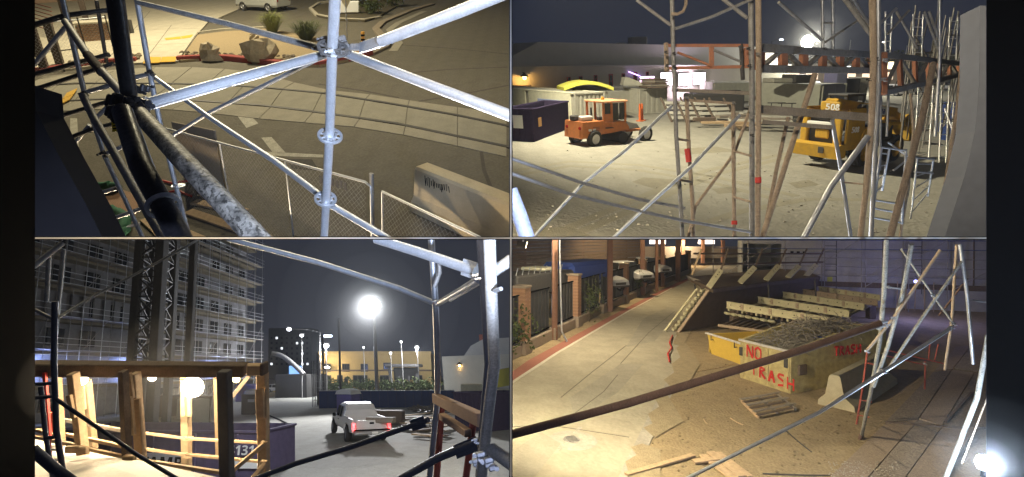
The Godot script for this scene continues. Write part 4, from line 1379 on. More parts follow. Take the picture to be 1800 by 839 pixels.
	box(fr(gd, 0.0), Vector3(0, 0.8, 0), Vector3(6, 1.4, 3), 0.1)
	solo("dark_crate", mats.steel_dark, "wide dark stack of materials in front of the lit shop windows", "stack")
	for q in [[1362, 213, 1.0], [1380, 214, 1.0]]:
		var ga = G(q[0], q[1])
		var o = thing("saw_horse", "%s thin dark trestle standing right of the middle scaffold post" % ("left" if q[0] < 1370 else "right"), "trestle", ga, "trestles")
		for s in [-1.0, 1.0]:
			tube([ga + Vector3(s * 0.5, 0, 0), ga + Vector3(s * 0.45, 0, 0) + rise * 1.6], 0.04, 6); part("leg", mats.steel_dark, o)
		tube([ga + Vector3(-0.8, 0, 0) + rise * 1.6, ga + Vector3(0.8, 0, 0) + rise * 1.6], 0.05, 6); part("top_bar", mats.steel_dark, o)
	for q in [[1124, 213], [1128, 212]]:
		lathe(fr(G(q[0], q[1])), [Vector2(0.35, 0), Vector2(0.35, 0.06), Vector2(0.12, 0.08), Vector2(0.08, 1.5), Vector2(0.0, 1.52)], 12)
		solo("traffic_tube", plain_mat("tube_orange", Color(0.6, 0.12, 0.02), 0.6), "%s of the two orange marker tubes beside the sweeper cab" % ("left" if q[0] < 1126 else "right"), "marker", "orange marker tubes")

func sweeper():
	# wheels stand at these two places; x runs from the near engine end to the broom end
	var ga = G(1043, 257)
	var gb = G(1137, 247)
	var T = fr2(ga, gb)
	var l = (gb - ga).length()
	var k = l / 4.2
	T.basis.y *= 0.86
	var w = 1.9
	var org = stuff("machine_orange", Color(0.52, 0.17, 0.05), Color(0.34, 0.14, 0.06), 0.9, 0.6, 0.0, 0.4, 0.3, 0.1)
	var o = thing("road_sweeper", "orange self-propelled road sweeper with a glazed cab in the plant yard", "sweeper", ga)
	prism(T, PackedVector2Array([Vector2(-0.75 * k, 0.55), Vector2(-0.65 * k, 1.75), Vector2(0.9 * k, 1.75), Vector2(0.95 * k, 0.95), Vector2(0.55 * k, 0.62)]), -w, -0.1)
	part("engine_hood", org, o)
	prism(T, PackedVector2Array([Vector2(0.9 * k, 0.75), Vector2(0.9 * k, 1.6), Vector2(2.6 * k, 1.6), Vector2(2.9 * k, 1.15), Vector2(2.9 * k, 0.95)]), -w + 0.1, -0.2)
	part("chassis", org, o)
	for x in [0.95, 1.55, 2.6]:
		for z in [-0.2, -w + 0.1]:
			box(T, Vector3(x * k, 2.3, z), Vector3(0.13, 1.5, 0.13), 0.02)
			part("cab_post", org, o)
	box(T, Vector3(1.78 * k, 3.1, -w / 2 - 0.05), Vector3(1.9 * k, 0.14, w), 0.05)
	part("cab_roof", stuff("cab_roof", Color(0.6, 0.3, 0.16), Color(0.5, 0.24, 0.12), 1.0), o)
	box(T, Vector3(1.25 * k, 1.95, -0.17), Vector3(0.5 * k, 0.55, 0.06), 0.02)
	part("cab_door", org, o)
	for x in [[1.0, 1.5], [1.6, 2.1], [2.12, 2.56]]:
		box(T, Vector3((x[0] + x[1]) / 2 * k, 2.35, -0.2), Vector3((x[1] - x[0]) * k - 0.1, 1.25, 0.03))
		part("window", stuff("cab_glass", Color(0.05, 0.055, 0.045), Color(0.07, 0.07, 0.06), 1.0, 0.15), o)
	for q in [[0.1, 0.0], [4.1, 0.0]]:
		for z in [-0.05, -w - 0.0]:
			wheel(o, T * Vector3(q[0] * k, 0.5, z), T.basis.z * (1.0 if z > -0.5 else -1.0), 0.52, 0.34, mats.rubber, mats.rim_white)
	box(T, Vector3(3.75 * k, 0.75, -w / 2), Vector3(1.3 * k, 0.16, 0.5), 0.03)
	part("front_frame", org, o)
	prism(T, PackedVector2Array([Vector2(2.7 * k, 1.0), Vector2(2.8 * k, 1.55), Vector2(3.6 * k, 1.3), Vector2(3.9 * k, 0.95)]), -w + 0.2, -0.3)
	part("front_hood", stuff("machine_grey", Color(0.33, 0.33, 0.33), Color(0.25, 0.25, 0.25), 1.0), o)
	var bt = Transform3D(Basis(T.basis.x, T.basis.z, -T.basis.y) * Basis(Vector3.RIGHT, 0.0), T * Vector3(2.2 * k, 0.42, -w / 2))
	lathe(bt, [Vector2(0.0, -w * 0.55), Vector2(0.42, -w * 0.55), Vector2(0.42, w * 0.55), Vector2(0.0, w * 0.55)], 20)
	part("broom", mats.rubber, o)
	tube([T * Vector3(0.35 * k, 1.75, -0.6), T * Vector3(0.35 * k, 2.7, -0.6)], 0.07, 8)
	part("exhaust", mats.steel_dark, o)
	box(T, Vector3(0.0, 1.95, -0.7), Vector3(0.9, 0.34, 0.5), 0.08)
	part("air_filter", mats.rim_white, o)
	box(T, Vector3(-0.45 * k, 1.95, -1.2), Vector3(0.5, 0.4, 0.5), 0.08)
	part("engine_box", mats.steel_dark, o)
	box(T, Vector3(0.85 * k, 1.9, -0.5), Vector3(0.3, 0.3, 0.3), 0.05)
	part("fuel_cap", mats.steel_dark, o)
	for z in [-0.35, -w + 0.25]:
		lathe(Transform3D(Basis(T.basis.z, -T.basis.x, T.basis.y), T * Vector3(-0.7 * k, 1.3, z)), [Vector2(0, 0.05), Vector2(0.1, 0.05), Vector2(0.12, -0.02)], 14); part("rear_light", plain_mat("tail_lens", Color(0.25, 0.01, 0.01), 0.2), o)
	for y in 5:
		box(T, Vector3(0.3 * k, 0.85 + y * 0.12, -0.095), Vector3(0.5 * k, 0.03, 0.02)); part("louvre", mats.steel_dark, o)
	box(T, Vector3(1.3 * k, 1.2, -0.12), Vector3(0.5 * k, 0.05, 0.22), 0.01); part("step", mats.steel_dark, o)
	lathe(Transform3D(T.basis, T * Vector3(1.5 * k, 3.17, -w / 2)), [Vector2(0.1, 0), Vector2(0.1, 0.16), Vector2(0.05, 0.22), Vector2(0, 0.22)], 12); part("beacon", plain_mat("beacon_amber", Color(0.6, 0.3, 0.02), 0.2), o)
	for x in [-0.25, 0.05]:
		box(T, Vector3((x + 0.1) * k, 1.15, -0.09), Vector3(0.22 * k, 0.16, 0.02))
		part("badge", mats.white_paint, o)

func telehandler():
	var yel = stuff("machine_yellow", Color(0.56, 0.33, 0.03), Color(0.38, 0.24, 0.05), 1.0, 0.6, 0.0, 0.4, 0.3, 0.08)
	var ga = G(1476, 300)
	var gb = G(1600, 280)
	var T = fr2(ga, gb)
	T.basis.y *= 1.1
	var o = thing("telehandler", "yellow telescopic handler seen from behind with its boom lowered", "telehandler", ga)
	var w = 2.3   # z: 0 is the side towards the viewer, -w the far side
	# rear counterweight block with an opening
	prism(T, PackedVector2Array([Vector2(-0.35, 0.5), Vector2(-0.45, 1.05), Vector2(-0.1, 1.15), Vector2(0.25, 1.1), Vector2(0.3, 0.55)]), -w, 0.0)
	part("rear_bumper", yel, o)
	box(T, Vector3(0.95, 1.75, -0.06), Vector3(1.5, 1.8, 0.12), 0.05)
	part("side_panel", yel, o)
	box(T, Vector3(0.95, 1.75, -w + 0.06), Vector3(1.5, 1.8, 0.12), 0.05)
	part("side_panel", yel, o)
	for z in [-0.32, -w + 0.3]:
		box(T, Vector3(0.02, 1.85, z), Vector3(0.22, 1.5, 0.36), 0.05)
		part("rear_frame", yel, o)
	for y in [2.45, 1.95]:
		box(T, Vector3(0.02, y, -w / 2), Vector3(0.2, 0.2, w - 0.8), 0.03)
		part("rear_frame", yel if y > 2 else mats.white_paint, o)
	box(T, Vector3(0.3, 1.7, -w / 2), Vector3(0.2, 1.3, w - 0.9))
	part("radiator", mats.steel_dark, o)
	box(T, Vector3(0.12, 1.5, -w / 2), Vector3(0.12, 0.4, 0.7), 0.1)
	part("rear_guard", yel, o)
	box(T, Vector3(-0.02, 2.75, -0.75), Vector3(0.25, 0.4, 0.95), 0.05)
	part("rear_block", yel, o)
	letters(o, "508", Transform3D(Basis(T.basis.z, T.basis.y, -T.basis.x), T * Vector3(-0.16, 2.72, -0.6)), 0.3, mats.white_paint, true, "model_number")
	letters(o, "508", Transform3D(T.basis, T * Vector3(0.85, 1.75, 0.03)), 0.28, mats.white_paint, true, "model_number")
	box(T, Vector3(-0.42, 0.85, -w * 0.35), Vector3(0.04, 0.3, 0.3), 0.02)
	part("hitch_plate", mats.steel_dark, o)
	# chassis, engine pod, fenders
	box(T, Vector3(3.2, 0.95, -w / 2), Vector3(5.8, 0.45, 1.1), 0.06)
	part("chassis", mats.steel_dark, o)
	box(T, Vector3(3.2, 1.5, -0.35), Vector3(2.2, 0.75, 0.75), 0.1)
	part("engine_pod", mats.steel_dark, o)
	prism(T, PackedVector2Array([Vector2(1.4, 1.35), Vector2(1.7, 1.75), Vector2(2.6, 1.85), Vector2(2.75, 1.7), Vector2(1.9, 1.55), Vector2(1.6, 1.25)]), -0.7, 0.05)
	part("fender", yel, o)
	prism(T, PackedVector2Array([Vector2(3.6, 1.55), Vector2(3.9, 1.95), Vector2(5.1, 1.95), Vector2(5.3, 1.5), Vector2(5.15, 1.5), Vector2(4.95, 1.8), Vector2(4.0, 1.8), Vector2(3.75, 1.5)]), -0.7, 0.05)
	part("fender", yel, o)
	for x in [1.75, 4.6]:
		for z in [-0.1, -w + 0.1]:
			wheel(o, T * Vector3(x, 0.68, z), T.basis.z * (1.0 if z > -0.5 else -1.0), 0.7, 0.5, mats.rubber, yel)
	# cab
	for x in [2.2, 3.7]:
		for z in [-w + 0.1, -w + 1.0]:
			box(T, Vector3(x, 2.3, z), Vector3(0.1, 1.6, 0.1), 0.02)
			part("cab_post", mats.steel_dark, o)
	box(T, Vector3(2.95, 3.12, -w + 0.55), Vector3(1.7, 0.1, 1.05), 0.03)
	part("cab_roof", mats.steel_dark, o)
	# boom
	var b0 = T * Vector3(0.1, 2.85, -0.85)
	var b1 = T * Vector3(5.6, 2.25, -0.85)
	bar(b0, b1, 0.5, 0.62, T.basis.y)
	part("boom", yel, o)
	bar(b1 - (b1 - b0).normalized() * 0.3, T * Vector3(6.6, 1.9, -0.85), 0.36, 0.44, T.basis.y)
	part("boom_extension", yel, o)
	bar(T * Vector3(1.9, 2.75, -0.5), T * Vector3(2.05, 2.2, -0.5), 0.3, 0.5, T.basis.x)
	part("hose_guide", mats.steel_dark, o)
	box(T, Vector3(6.7, 1.4, -0.85), Vector3(0.25, 1.1, 1.3), 0.06)
	part("fork_carriage", yel, o)
	for z in [-0.45, -1.25]:
		bar(T * Vector3(6.85, 0.9, z), T * Vector3(8.0, 0.88, z), 0.12, 0.06)
		part("fork", mats.steel_dark, o)
	for z in [-0.3, -1.35]:
		lathe(Transform3D(Basis(T.basis.x, T.basis.z, -T.basis.y), T * Vector3(6.2, 1.9, z)), [Vector2(0, -0.05), Vector2(0.3, -0.05), Vector2(0.3, 0.05), Vector2(0, 0.05)], 16)
		part("pivot_plate", yel, o)
	# name board on the boom side
	var sd = fr2(b0, b1).basis
	var dirv = (b1 - b0).normalized()
	var sb = Basis(dirv, T.basis.z.cross(dirv).normalized(), T.basis.z)
	var bp = b0.lerp(b1, 0.62) + T.basis.z * 0.33
	box(Transform3D(sb, bp), Vector3.ZERO, Vector3(2.0, 0.42, 0.02), 0.005)
	part("name_board", mats.white_paint, o)
	letters(o, "Dua Rea", Transform3D(sb, bp + T.basis.z * 0.02), 0.3, plain_mat("name_blue", Color(0.03, 0.06, 0.25), 0.6), true, "lettering")

func yard_scaffold():
	var old = mats.galv_old
	var tan = mats.rusty_tan
	var org = mats.scaffold_orange
	var gv = mats.galv
	var o = thing("frame_scaffold", "worn scaffold frames with orange truss and slanting braces at the left of the plant yard", "scaffold", P(1196, 430, 6))
	tubes(o, [
		["standard", old, 0.0242, 1180, -20, 5.6, 1183, 100, 5.8, 1188, 240, 6.0, 1200, 430, 6.4],
		["standard", tan, 0.0242, 1206, 170, 6.2, 1210, 260, 6.4, 1216, 350, 6.6, 1218, 430, 6.8],
		["standard", tan, 0.0242, 1288, 180, 6.2, 1289, 300, 6.5, 1290, 430, 6.8],
		["standard", old, 0.030, 1319, -20, 5.6, 1321, 150, 5.9, 1321, 430, 6.5],
		["standard", tan, 0.030, 1332, -20, 5.4, 1333, 100, 5.6, 1332, 280, 5.9, 1331, 430, 6.2],
		["brace", old, 0.017, 1118, 0, 5.6, 1178, 44, 5.6],
		["brace", old, 0.017, 1188, 50, 5.6, 1250, 30, 5.6, 1335, -8, 5.5],
		["brace", old, 0.02, 1270, -2, 5.6, 1313, 32, 5.5],
		["hook", tan, 0.017, 1180, 24, 5.5, 1190, 25, 5.5, 1200, 20, 5.5, 1205, 8, 5.5, 1205, -10, 5.5],
		["brace", gv, 0.019, 1180, 186, 6.2, 1100, 263, 6.2, 1024, 322, 6.2, 925, 430, 6.2],
		["brace", gv, 0.019, 1300, 202, 5.8, 1215, 292, 5.8, 1126, 372, 5.8, 1070, 425, 5.8],
		["ledger", gv, 0.019, 895, 278, 5.6, 1024, 322, 6.0, 1120, 350, 6.2, 1202, 366, 6.4],
		["ledger", gv, 0.019, 895, 304, 5.2, 1000, 341, 5.5, 1127, 372, 5.8, 1200, 388, 6.0, 1318, 408, 6.3],
		["standard", stuff("post_navy", Color(0.10, 0.11, 0.15), Color(0.07, 0.08, 0.1), 0.4, 0.5), 0.03, 895, 335, 1.9, 912, 378, 1.9, 930, 432, 1.9],
		["brace", tan, 0.022, 1326, 170, 7.0, 1290, 270, 7.0, 1222, 362, 7.0, 1208, 420, 7.0]])
	for y in [246, 318, 391]: tubes(o, [["rung", tan, 0.014, 1189 + (y - 246) * 0.06, y - 2, 6.1, 1212 + (y - 246) * 0.04, y + 2, 6.4]])
	for y in [266, 347]: tubes(o, [["rung", tan, 0.014, 1290, y, 6.4, 1319, y + 8, 6.1]])
	for q in [[1207, 262, 1210, 285], [1290, 388, 1290, 395], [1332, 312, 1332, 322]]:
		tube(Ps([q[0], q[1], 6.3 if q[0] < 1300 else 5.92, q[2], q[3], 6.3 if q[0] < 1300 else 5.92]), 0.034, 10)
		part("red_band", mats.red_paint, o)
	for q in [[1183, 185, 6.0], [1321, 202, 5.75], [1200, 367, 6.3], [1319, 408, 6.3], [1025, 322, 6.0], [1127, 372, 5.7], [1206, 172, 6.1], [1289, 181, 6.1], [1186, 50, 5.5], [1321, 300, 5.95], [1332, 95, 5.5]]:
		coupler(o, P(q[0], q[1], q[2]), Vector3(1, 0.3, 0), 0.026, mats.galv_old)
	# orange frames between the left posts
	bar(P(1167, 80, 6.0), P(1322, 80, 6.0), 0.035, 0.035); part("top_chord", org, o)
	bar(P(1172, 120, 6.0), P(1322, 117, 6.0), 0.03, 0.035); part("bottom_chord", org, o)
	bar(P(1250, 82, 6.0), P(1250, 117, 6.0), 0.05, 0.03, Vector3.RIGHT); part("truss_post", org, o)
	bar(P(1311, 84, 5.98), P(1311, 116, 5.98), 0.05, 0.03, Vector3.RIGHT); part("truss_post", org, o)
	tubes(o, [["truss_brace", org, 0.014, 1190, 92, 5.95, 1250, 116, 5.95], ["truss_brace", old, 0.014, 1254, 88, 5.95, 1300, 108, 5.95]])
	bar(P(1180, 158, 6.1), P(1320, 164, 6.0), 0.034, 0.04); part("guard_rail", mats.timber_grey, o)
	bar(P(1203, 176, 6.3), P(1290, 182, 6.3), 0.025, 0.03); part("guard_rail", tan, o)
	for q in [[1170, 92, 0.028], [1184, 94, 0.026], [1184, 117, 0.026], [1315, 86, 0.03], [1317, 116, 0.03], [1300, 82, 0.022], [1321, 238, 0.03], [1172, 116, 0.03]]:
		coupler(o, P(q[0], q[1], 5.75), Vector3(1, 0.1, 0), q[2], mats.steel_dark)
	tubes(o, [["stub", mats.rusty_tan, 0.026, 1170, 76, 6.0, 1171, 125, 6.0], ["stub", mats.steel_dark, 0.024, 1302, 78, 6.0, 1305, 140, 6.0]])
	# middle bay: truss from the middle post to the tall tan post
	var c = thing("frame_scaffold", "middle scaffold bay with a truss beneath the floodlight and thick slanting rusty props", "scaffold", P(1340, 430, 6))
	lattice(c, P(1335, 84, 6.5), P(1530, 97, 8.5), P(1335, 121, 6.6), P(1530, 124, 8.6), 6, mats.galv_old, org)
	tubes(c, [
		["brace", old, 0.019, 1368, 4, 6.5, 1444, 70, 7.0],
		["standard", gv, 0.022, 1445, -10, 7.5, 1446, 90, 7.6],
		["standard", gv, 0.022, 1463, -10, 7.5, 1464, 88, 7.6],
		["rung", gv, 0.014, 1446, 40, 7.5, 1463, 40, 7.5],
		["brace", old, 0.018, 1450, 74, 7.5, 1508, 36, 7.5],
		["brace", old, 0.026, 1482, -5, 6.0, 1530, 60, 6.2],
		["brace", gv, 0.024, 1496, -5, 6.0, 1528, 46, 6.2],
		["prop", mats.rusty_tan, 0.036, 1432, 130, 7.0, 1396, 240, 7.0, 1340, 415, 7.0, 1336, 430, 7.0],
		["prop", mats.rusty_tan, 0.028, 1385, 206, 7.5, 1366, 290, 7.5, 1340, 420, 7.5],
		["brace", gv, 0.032, 1525, 240, 5.8, 1460, 328, 5.8, 1408, 425, 5.8],
		["standard", gv, 0.024, 1462, 210, 6.5, 1478, 300, 6.8, 1497, 430, 7.2],
		["standard", tan, 0.034, 1533, -10, 5.5, 1535, 100, 5.7, 1532, 200, 5.9, 1522, 330, 6.2, 1510, 430, 6.5],
		["standard", gv, 0.026, 1543, -10, 5.7, 1544, 150, 6.0, 1538, 260, 6.3, 1530, 430, 6.6]])
	bar(P(1335, 192, 6.4), P(1524, 206, 6.6), 0.05, 0.1); part("plank", mats.timber_grey, c)
	bar(P(1340, 214, 6.5), P(1462, 224, 6.5), 0.036, 0.05); part("plank", mats.timber_grey, c)
	bar(P(1484, 321, 6.8), P(1520, 324, 6.5), 0.02, 0.02); part("rung", tan, c)
	for q in [[1524, 106, 0.03], [1526, 140, 0.03], [1540, 104, 0.03], [1450, 86, 0.028], [1334, 86, 0.028]]:
		coupler(c, P(q[0], q[1], 5.7 if q[0] > 1500 else 6.8), Vector3(1, 0.1, 0), q[2], mats.steel_dark)
	# right bay: orange truss and a thicket of frames
	var r = thing("frame_scaffold", "crowded scaffold towers with an orange lattice truss at the right of the plant yard", "scaffold", P(1600, 430, 8))
	lattice(r, P(1548, 96, 8.5), P(1684, 112, 13.0), P(1552, 163, 8.5), P(1684, 132, 13.0), 6, mats.galv_old, org)
	box(Transform3D(Basis(), P(1552, 130, 8.3)), Vector3.ZERO, Vector3(0.09, 0.68, 0.09), 0.01); part("truss_post", org, r)
	tubes(r, [
		["prop", tan, 0.044, 1640, 112, 8.0, 1622, 200, 7.6, 1590, 320, 7.0, 1560, 430, 6.6],
		["standard", tan, 0.028, 1690, 110, 8.5, 1681, 200, 8.5, 1662, 320, 8.5, 1640, 430, 8.5],
		["standard", gv, 0.026, 1651, 0, 9, 1651, 110, 9.2, 1643, 240, 9.5],
		["standard", tan, 0.022, 1600, 165, 9, 1605, 230, 9, 1596, 330, 9, 1580, 425, 9],
		["standard", gv, 0.02, 1548, 165, 9, 1546, 300, 9],
		["standard", gv, 0.02, 1561, 165, 9, 1558, 240, 9],
		["brace", old, 0.02, 1560, 60, 9, 1598, 18, 9],
		["brace", old, 0.02, 1575, 20, 9, 1612, 85, 9.2],
		["brace", old, 0.02, 1624, 20, 9, 1650, 90, 9.2],
		["brace", old, 0.022, 1632, 20, 9, 1656, 85, 9.2],
		["brace", gv, 0.016, 1620, 180, 9.5, 1600, 300, 9.5],
		["brace", gv, 0.014, 1660, 190, 10, 1678, 240, 10],
		["brace", gv, 0.02, 1546, 42, 7, 1575, 15, 7]])
	# ladder frames: [x, y of foot pair, top row, material]
	for q in [[1538, 358, 1545, 260, 1594, 375, 9], [1541, 345, 1549, 262, 1555, 345, 9]]:
		pass
	for q in [[1549, 258, 1537, 350, 1563, 262, 1550, 335, 4, 8.6], [1548, 258, 1533, 380, 1592, 262, 1585, 395, 0, 8.6], [1612, 278, 1600, 385, 1640, 282, 1630, 345, 5, 10.0], [1614, 150, 1606, 280, 1640, 150, 1632, 280, 6, 12.0], [1655, 150, 1650, 285, 1668, 150, 1662, 285, 7, 13.0], [1556, 20, 1556, 95, 1568, 20, 1564, 95, 5, 11.0], [1605, 25, 1604, 100, 1622, 25, 1620, 100, 5, 13.0], [1670, 30, 1666, 105, 1684, 30, 1680, 105, 5, 14.0], [1690, 40, 1686, 200, 1702, 40, 1698, 200, 10, 16.0], [1640, 160, 1640, 210, 1655, 160, 1655, 210, 3, 15.0], [1704, 60, 1700, 240, 1712, 60, 1708, 240, 9, 18.0], [1676, 180, 1668, 290, 1690, 180, 1683, 290, 7, 15.0]]:
		var dd = q[9]
		tubes(r, [["ladder_rail", gv, 0.019, q[0], q[1], dd, q[2], q[3], dd + 0.4], ["ladder_rail", gv, 0.019, q[4], q[5], dd, q[6], q[7], dd + 0.4]])
		for i in q[8]:
			var t = (i + 0.5) / q[8]
			tubes(r, [["rung", gv, 0.012, lerpf(q[0], q[2], t), lerpf(q[1], q[3], t), dd + 0.4 * t, lerpf(q[4], q[6], t), lerpf(q[5], q[7], t), dd + 0.4 * t]])
	for q in [[1549, 259, 1592, 265, 8.6], [1537, 352, 1588, 360, 9], [1535, 366, 1588, 376, 9], [1535, 383, 1586, 392, 9], [1606, 277, 1642, 280, 10], [1606, 302, 1640, 305, 10], [1560, 250, 1595, 275, 9], [1595, 280, 1570, 300, 9]]:
		tubes(r, [["ledger", gv, 0.017, q[0], q[1], q[4], q[2], q[3], q[4]]])
	# more distant thicket on the right
	for i in 26:
		var x = rng.randf_range(1590, 1712)
		var dd = rng.randf_range(13, 24)
		var y0 = rng.randf_range(5, 90)
		var y1 = rng.randf_range(150, 290)
		var sl = (x - 1500) * 0.0012 * (y1 - y0)
		tubes(r, [["standard", old if i % 3 else mats.steel_dark, 0.02, x + sl * 0.5, y0, dd, x - sl * 0.5, y1, dd + 1.0]])
	for i in 18:
		var x = rng.randf_range(1590, 1690)
		var y = rng.randf_range(20, 200)
		var dd = rng.randf_range(13, 20)
		tubes(r, [["brace", mats.steel_dark, 0.017, x, y, dd, x + rng.randf_range(-45, 45), y + rng.randf_range(25, 70), dd]])
	for i in 16:
		var x = rng.randf_range(1600, 1680)
		var y = rng.randf_range(60, 280)
		tubes(r, [["ledger", mats.steel_dark, 0.017, x, y, 15, x + rng.randf_range(20, 45), y + rng.randf_range(-2, 4), 15]])
	coupler(r, P(1556, 106, 8.0), Vector3(1, 0, 0), 0.05, gv)
	coupler(r, P(1553, 140, 8.0), Vector3(1, 0, 0), 0.05, gv)
	# grey wall edge at the far right, close to the viewer
	var e = [P(1722, 10, 0.9), P(1721, 140, 0.9), P(1714, 230, 0.9), P(1695, 310, 0.9), P(1656, 430, 0.9)]
	for i in 4:
		var p = e[i]
		var q = e[i + 1]
		quad(p, q, q + Vector3(0.3, 0, 0), p + Vector3(0.3, 0, 0))
		quad(p, q, q + Vector3(0, 0, -0.04), p + Vector3(0, 0, -0.04))
		quad(p + Vector3(0, 0, -0.04), q + Vector3(0, 0, -0.04), q + Vector3(0.3, 0, -0.04), p + Vector3(0.3, 0, -0.04))
	solo("cover_panel", stuff("panel_light", Color(0.05, 0.053, 0.06), Color(0.042, 0.045, 0.05), 0.6, 0.6, 0.0, 0.4, 0.05), "pale grey cover panel close up at the right edge of the plant yard", "panel")

func far_yard():
	# street lamps, trees, cars and low buildings beyond the yard
	street_lamp("street_lamp", "small street lamp on a curved arm left of the blazing floodlight", G(1350, 150), H(G(1350, 150), 72), Vector3(2.2, 0, 0), Vector3(1.0, 0.35, 0.5), Color(0.9, 0.95, 1.0), 8.0, 0.0, mats.steel_dark, "street lamps beyond the yard")
	street_lamp("street_lamp", "small street lamp right of the blazing floodlight above the truss", G(1468, 142), H(G(1468, 142), 88), Vector3.ZERO, Vector3(1.0, 0.5, 0.5), Color(0.9, 0.95, 1.0), 8.0, 0.0, mats.steel_dark, "street lamps beyond the yard")
	street_lamp("street_lamp", "small street lamp just right of the tall tan scaffold post", G(1544, 142), H(G(1544, 142), 74), Vector3.ZERO, Vector3(1.0, 0.4, 0.5), Color(1.0, 0.98, 0.9), 7.0, 0.0, mats.steel_dark, "street lamps beyond the yard")
	for q in [[1486, 146, 70, "thin bare mast behind the truss right of the floodlight"], [1584, 146, 80, "thin bare mast behind the right truss"]]:
		var g = G(q[0], q[1])
		tube([g, g + rise * H(g, q[2])], 0.1, 6)
		solo("flag_mast", mats.galv, q[3], "mast", "bare masts")
	var t = 0
	for q in [[1268, 150, 96, 7.0], [1362, 146, 88, 8.0], [1440, 144, 86, 7.0], [1500, 144, 84, 8.0], [1575, 144, 80, 9.0], [1640, 142, 84, 8.0], [1235, 152, 104, 5.0]]:
		var g = G(q[0], q[1])
		var h = H(g, q[2])
		var o = thing("street_tree", "dark leafy street tree beyond the yard, %s from the left" % ["third", "fourth", "fifth", "sixth", "seventh", "eighth", "first"][t], "tree", g, "trees beyond the yard")
		tube([g, g + rise * h * 0.5], 0.25, 7, 0.14)
		part("trunk", mats.timber_dark, o)
		for k in 7:
			leaves(g + rise * h * rng.randf_range(0.4, 0.8) + Vector3(rng.randf_range(-1, 1) * q[3] * 0.5, 0, rng.randf_range(-2, 2)), Vector3(q[3] * 0.35, h * 0.18, q[3] * 0.35), 160, 0.5)
		part("crown", mats.leaf_dark, o)
		t += 1
	var g = G(1395, 152)
	var ob = thing("low_shop", "low pale shop building with lit signs beyond the trusses", "building", g)
	box(fr(g), Vector3(5, 2.4, -8), Vector3(40, 4.8, 12), 0.05)
	part("wall", stuff("shop_wall", Color(0.36, 0.3, 0.25), Color(0.3, 0.25, 0.2), 3.0), ob)
	for i in 9:
		box(fr(g), Vector3(-12 + i * 4.2, 2.2, -1.9), Vector3(2.6, 1.5, 0.2), 0.02)
		part("lit_window", glow("shop_warm", Color(1.0, 0.85, 0.7), 1.6), ob)
	t = 0
	for q in [[1342, 165, "pale"], [1430, 160, "pale"], [1560, 168, "pale"], [1590, 166, "pale"], [1655, 160, "pale"]]:
		var T = fr(G(q[0], q[1]), 0.2 + t)
		suv(T, "%s far parked car beyond the trusses, counted from the left" % ["first", "second", "third", "fourth", "fifth"][t], "parked_car", stuff("car_pale", Color(0.5, 0.5, 0.52), Color(0.45, 0.45, 0.47), 1.0, 0.35, 0.2, 0.5, 0.0), "cars beyond the yard")
		t += 1
	# neon-lit signs far off
	t = 0
	for q in [[1345, 122, 15, 4, Color(1, 0.95, 0.9), 5.0, "white lit sign board left of the floodlight mast"], [1488, 118, 12, 3, Color(0.95, 1, 1), 4.0, "white lit sign board behind the middle truss"], [1280, 138, 8, 5, Color(0.7, 0.75, 1), 2.5, "bluish lit sign right of the shop windows"], [1310, 138, 10, 4, Color(0.75, 0.65, 1), 3.0, "violet lit sign behind the middle scaffold posts"], [1565, 115, 9, 12, Color(1, 0.92, 0.7), 3.0, "yellowish lit sign behind the orange truss post"], [1700, 145, 22, 5, Color(1, 0.95, 1), 4.0, "white lit sign row at the far right"], [1694, 133, 12, 3, Color(0.9, 0.5, 1), 3.0, "violet lit sign above the white sign row at the far right"], [1158, 90, 22, 2, Color(0.5, 0.6, 1), 3.0, "blue string of lights above the hall roof"], [1212, 87, 24, 3, Color(0.5, 0.55, 0.9), 1.2, "faint blue lights above the orange truss"]]:
		var p = P(q[0], q[1], 108)
		var o = thing("lit_sign", q[6], "sign", p - up * 0.5, "lit signs far off")
		box(fr(p), Vector3.ZERO, Vector3(q[2] * 0.12, q[3] * 0.12, 0.2), 0.02)
		part("lit_face", glow("sign%d" % t, q[4], q[5]), o)
		box(fr(p), Vector3(0, 0, -0.2), Vector3(q[2] * 0.125, q[3] * 0.13, 0.15), 0.02)
		part("sign_box", mats.steel_dark, o)
		t += 1
	# blue barrels and hoardings at the right
	t = 0
	for q in [[1668, 246], [1680, 240], [1692, 250], [1704, 238], [1662, 232], [1698, 228], [1686, 226]]:
		var gg = G(q[0], q[1])
		lathe(fr(gg), [Vector2(0.0, 0.0), Vector2(0.5, 0.0), Vector2(0.52, 0.7), Vector2(0.5, 0.75), Vector2(0.52, 1.5), Vector2(0.45, 2.2), Vector2(0.0, 2.22)], 14)
		solo("blue_drum", stuff("drum_blue", Color(0.03, 0.06, 0.20), Color(0.025, 0.045, 0.14), 0.6, 0.5), "tall blue drum among the scaffold at the far right, %s from the left" % ["second", "third", "fifth", "seventh", "first", "sixth", "fourth"][t], "drum", "blue drums")
		t += 1

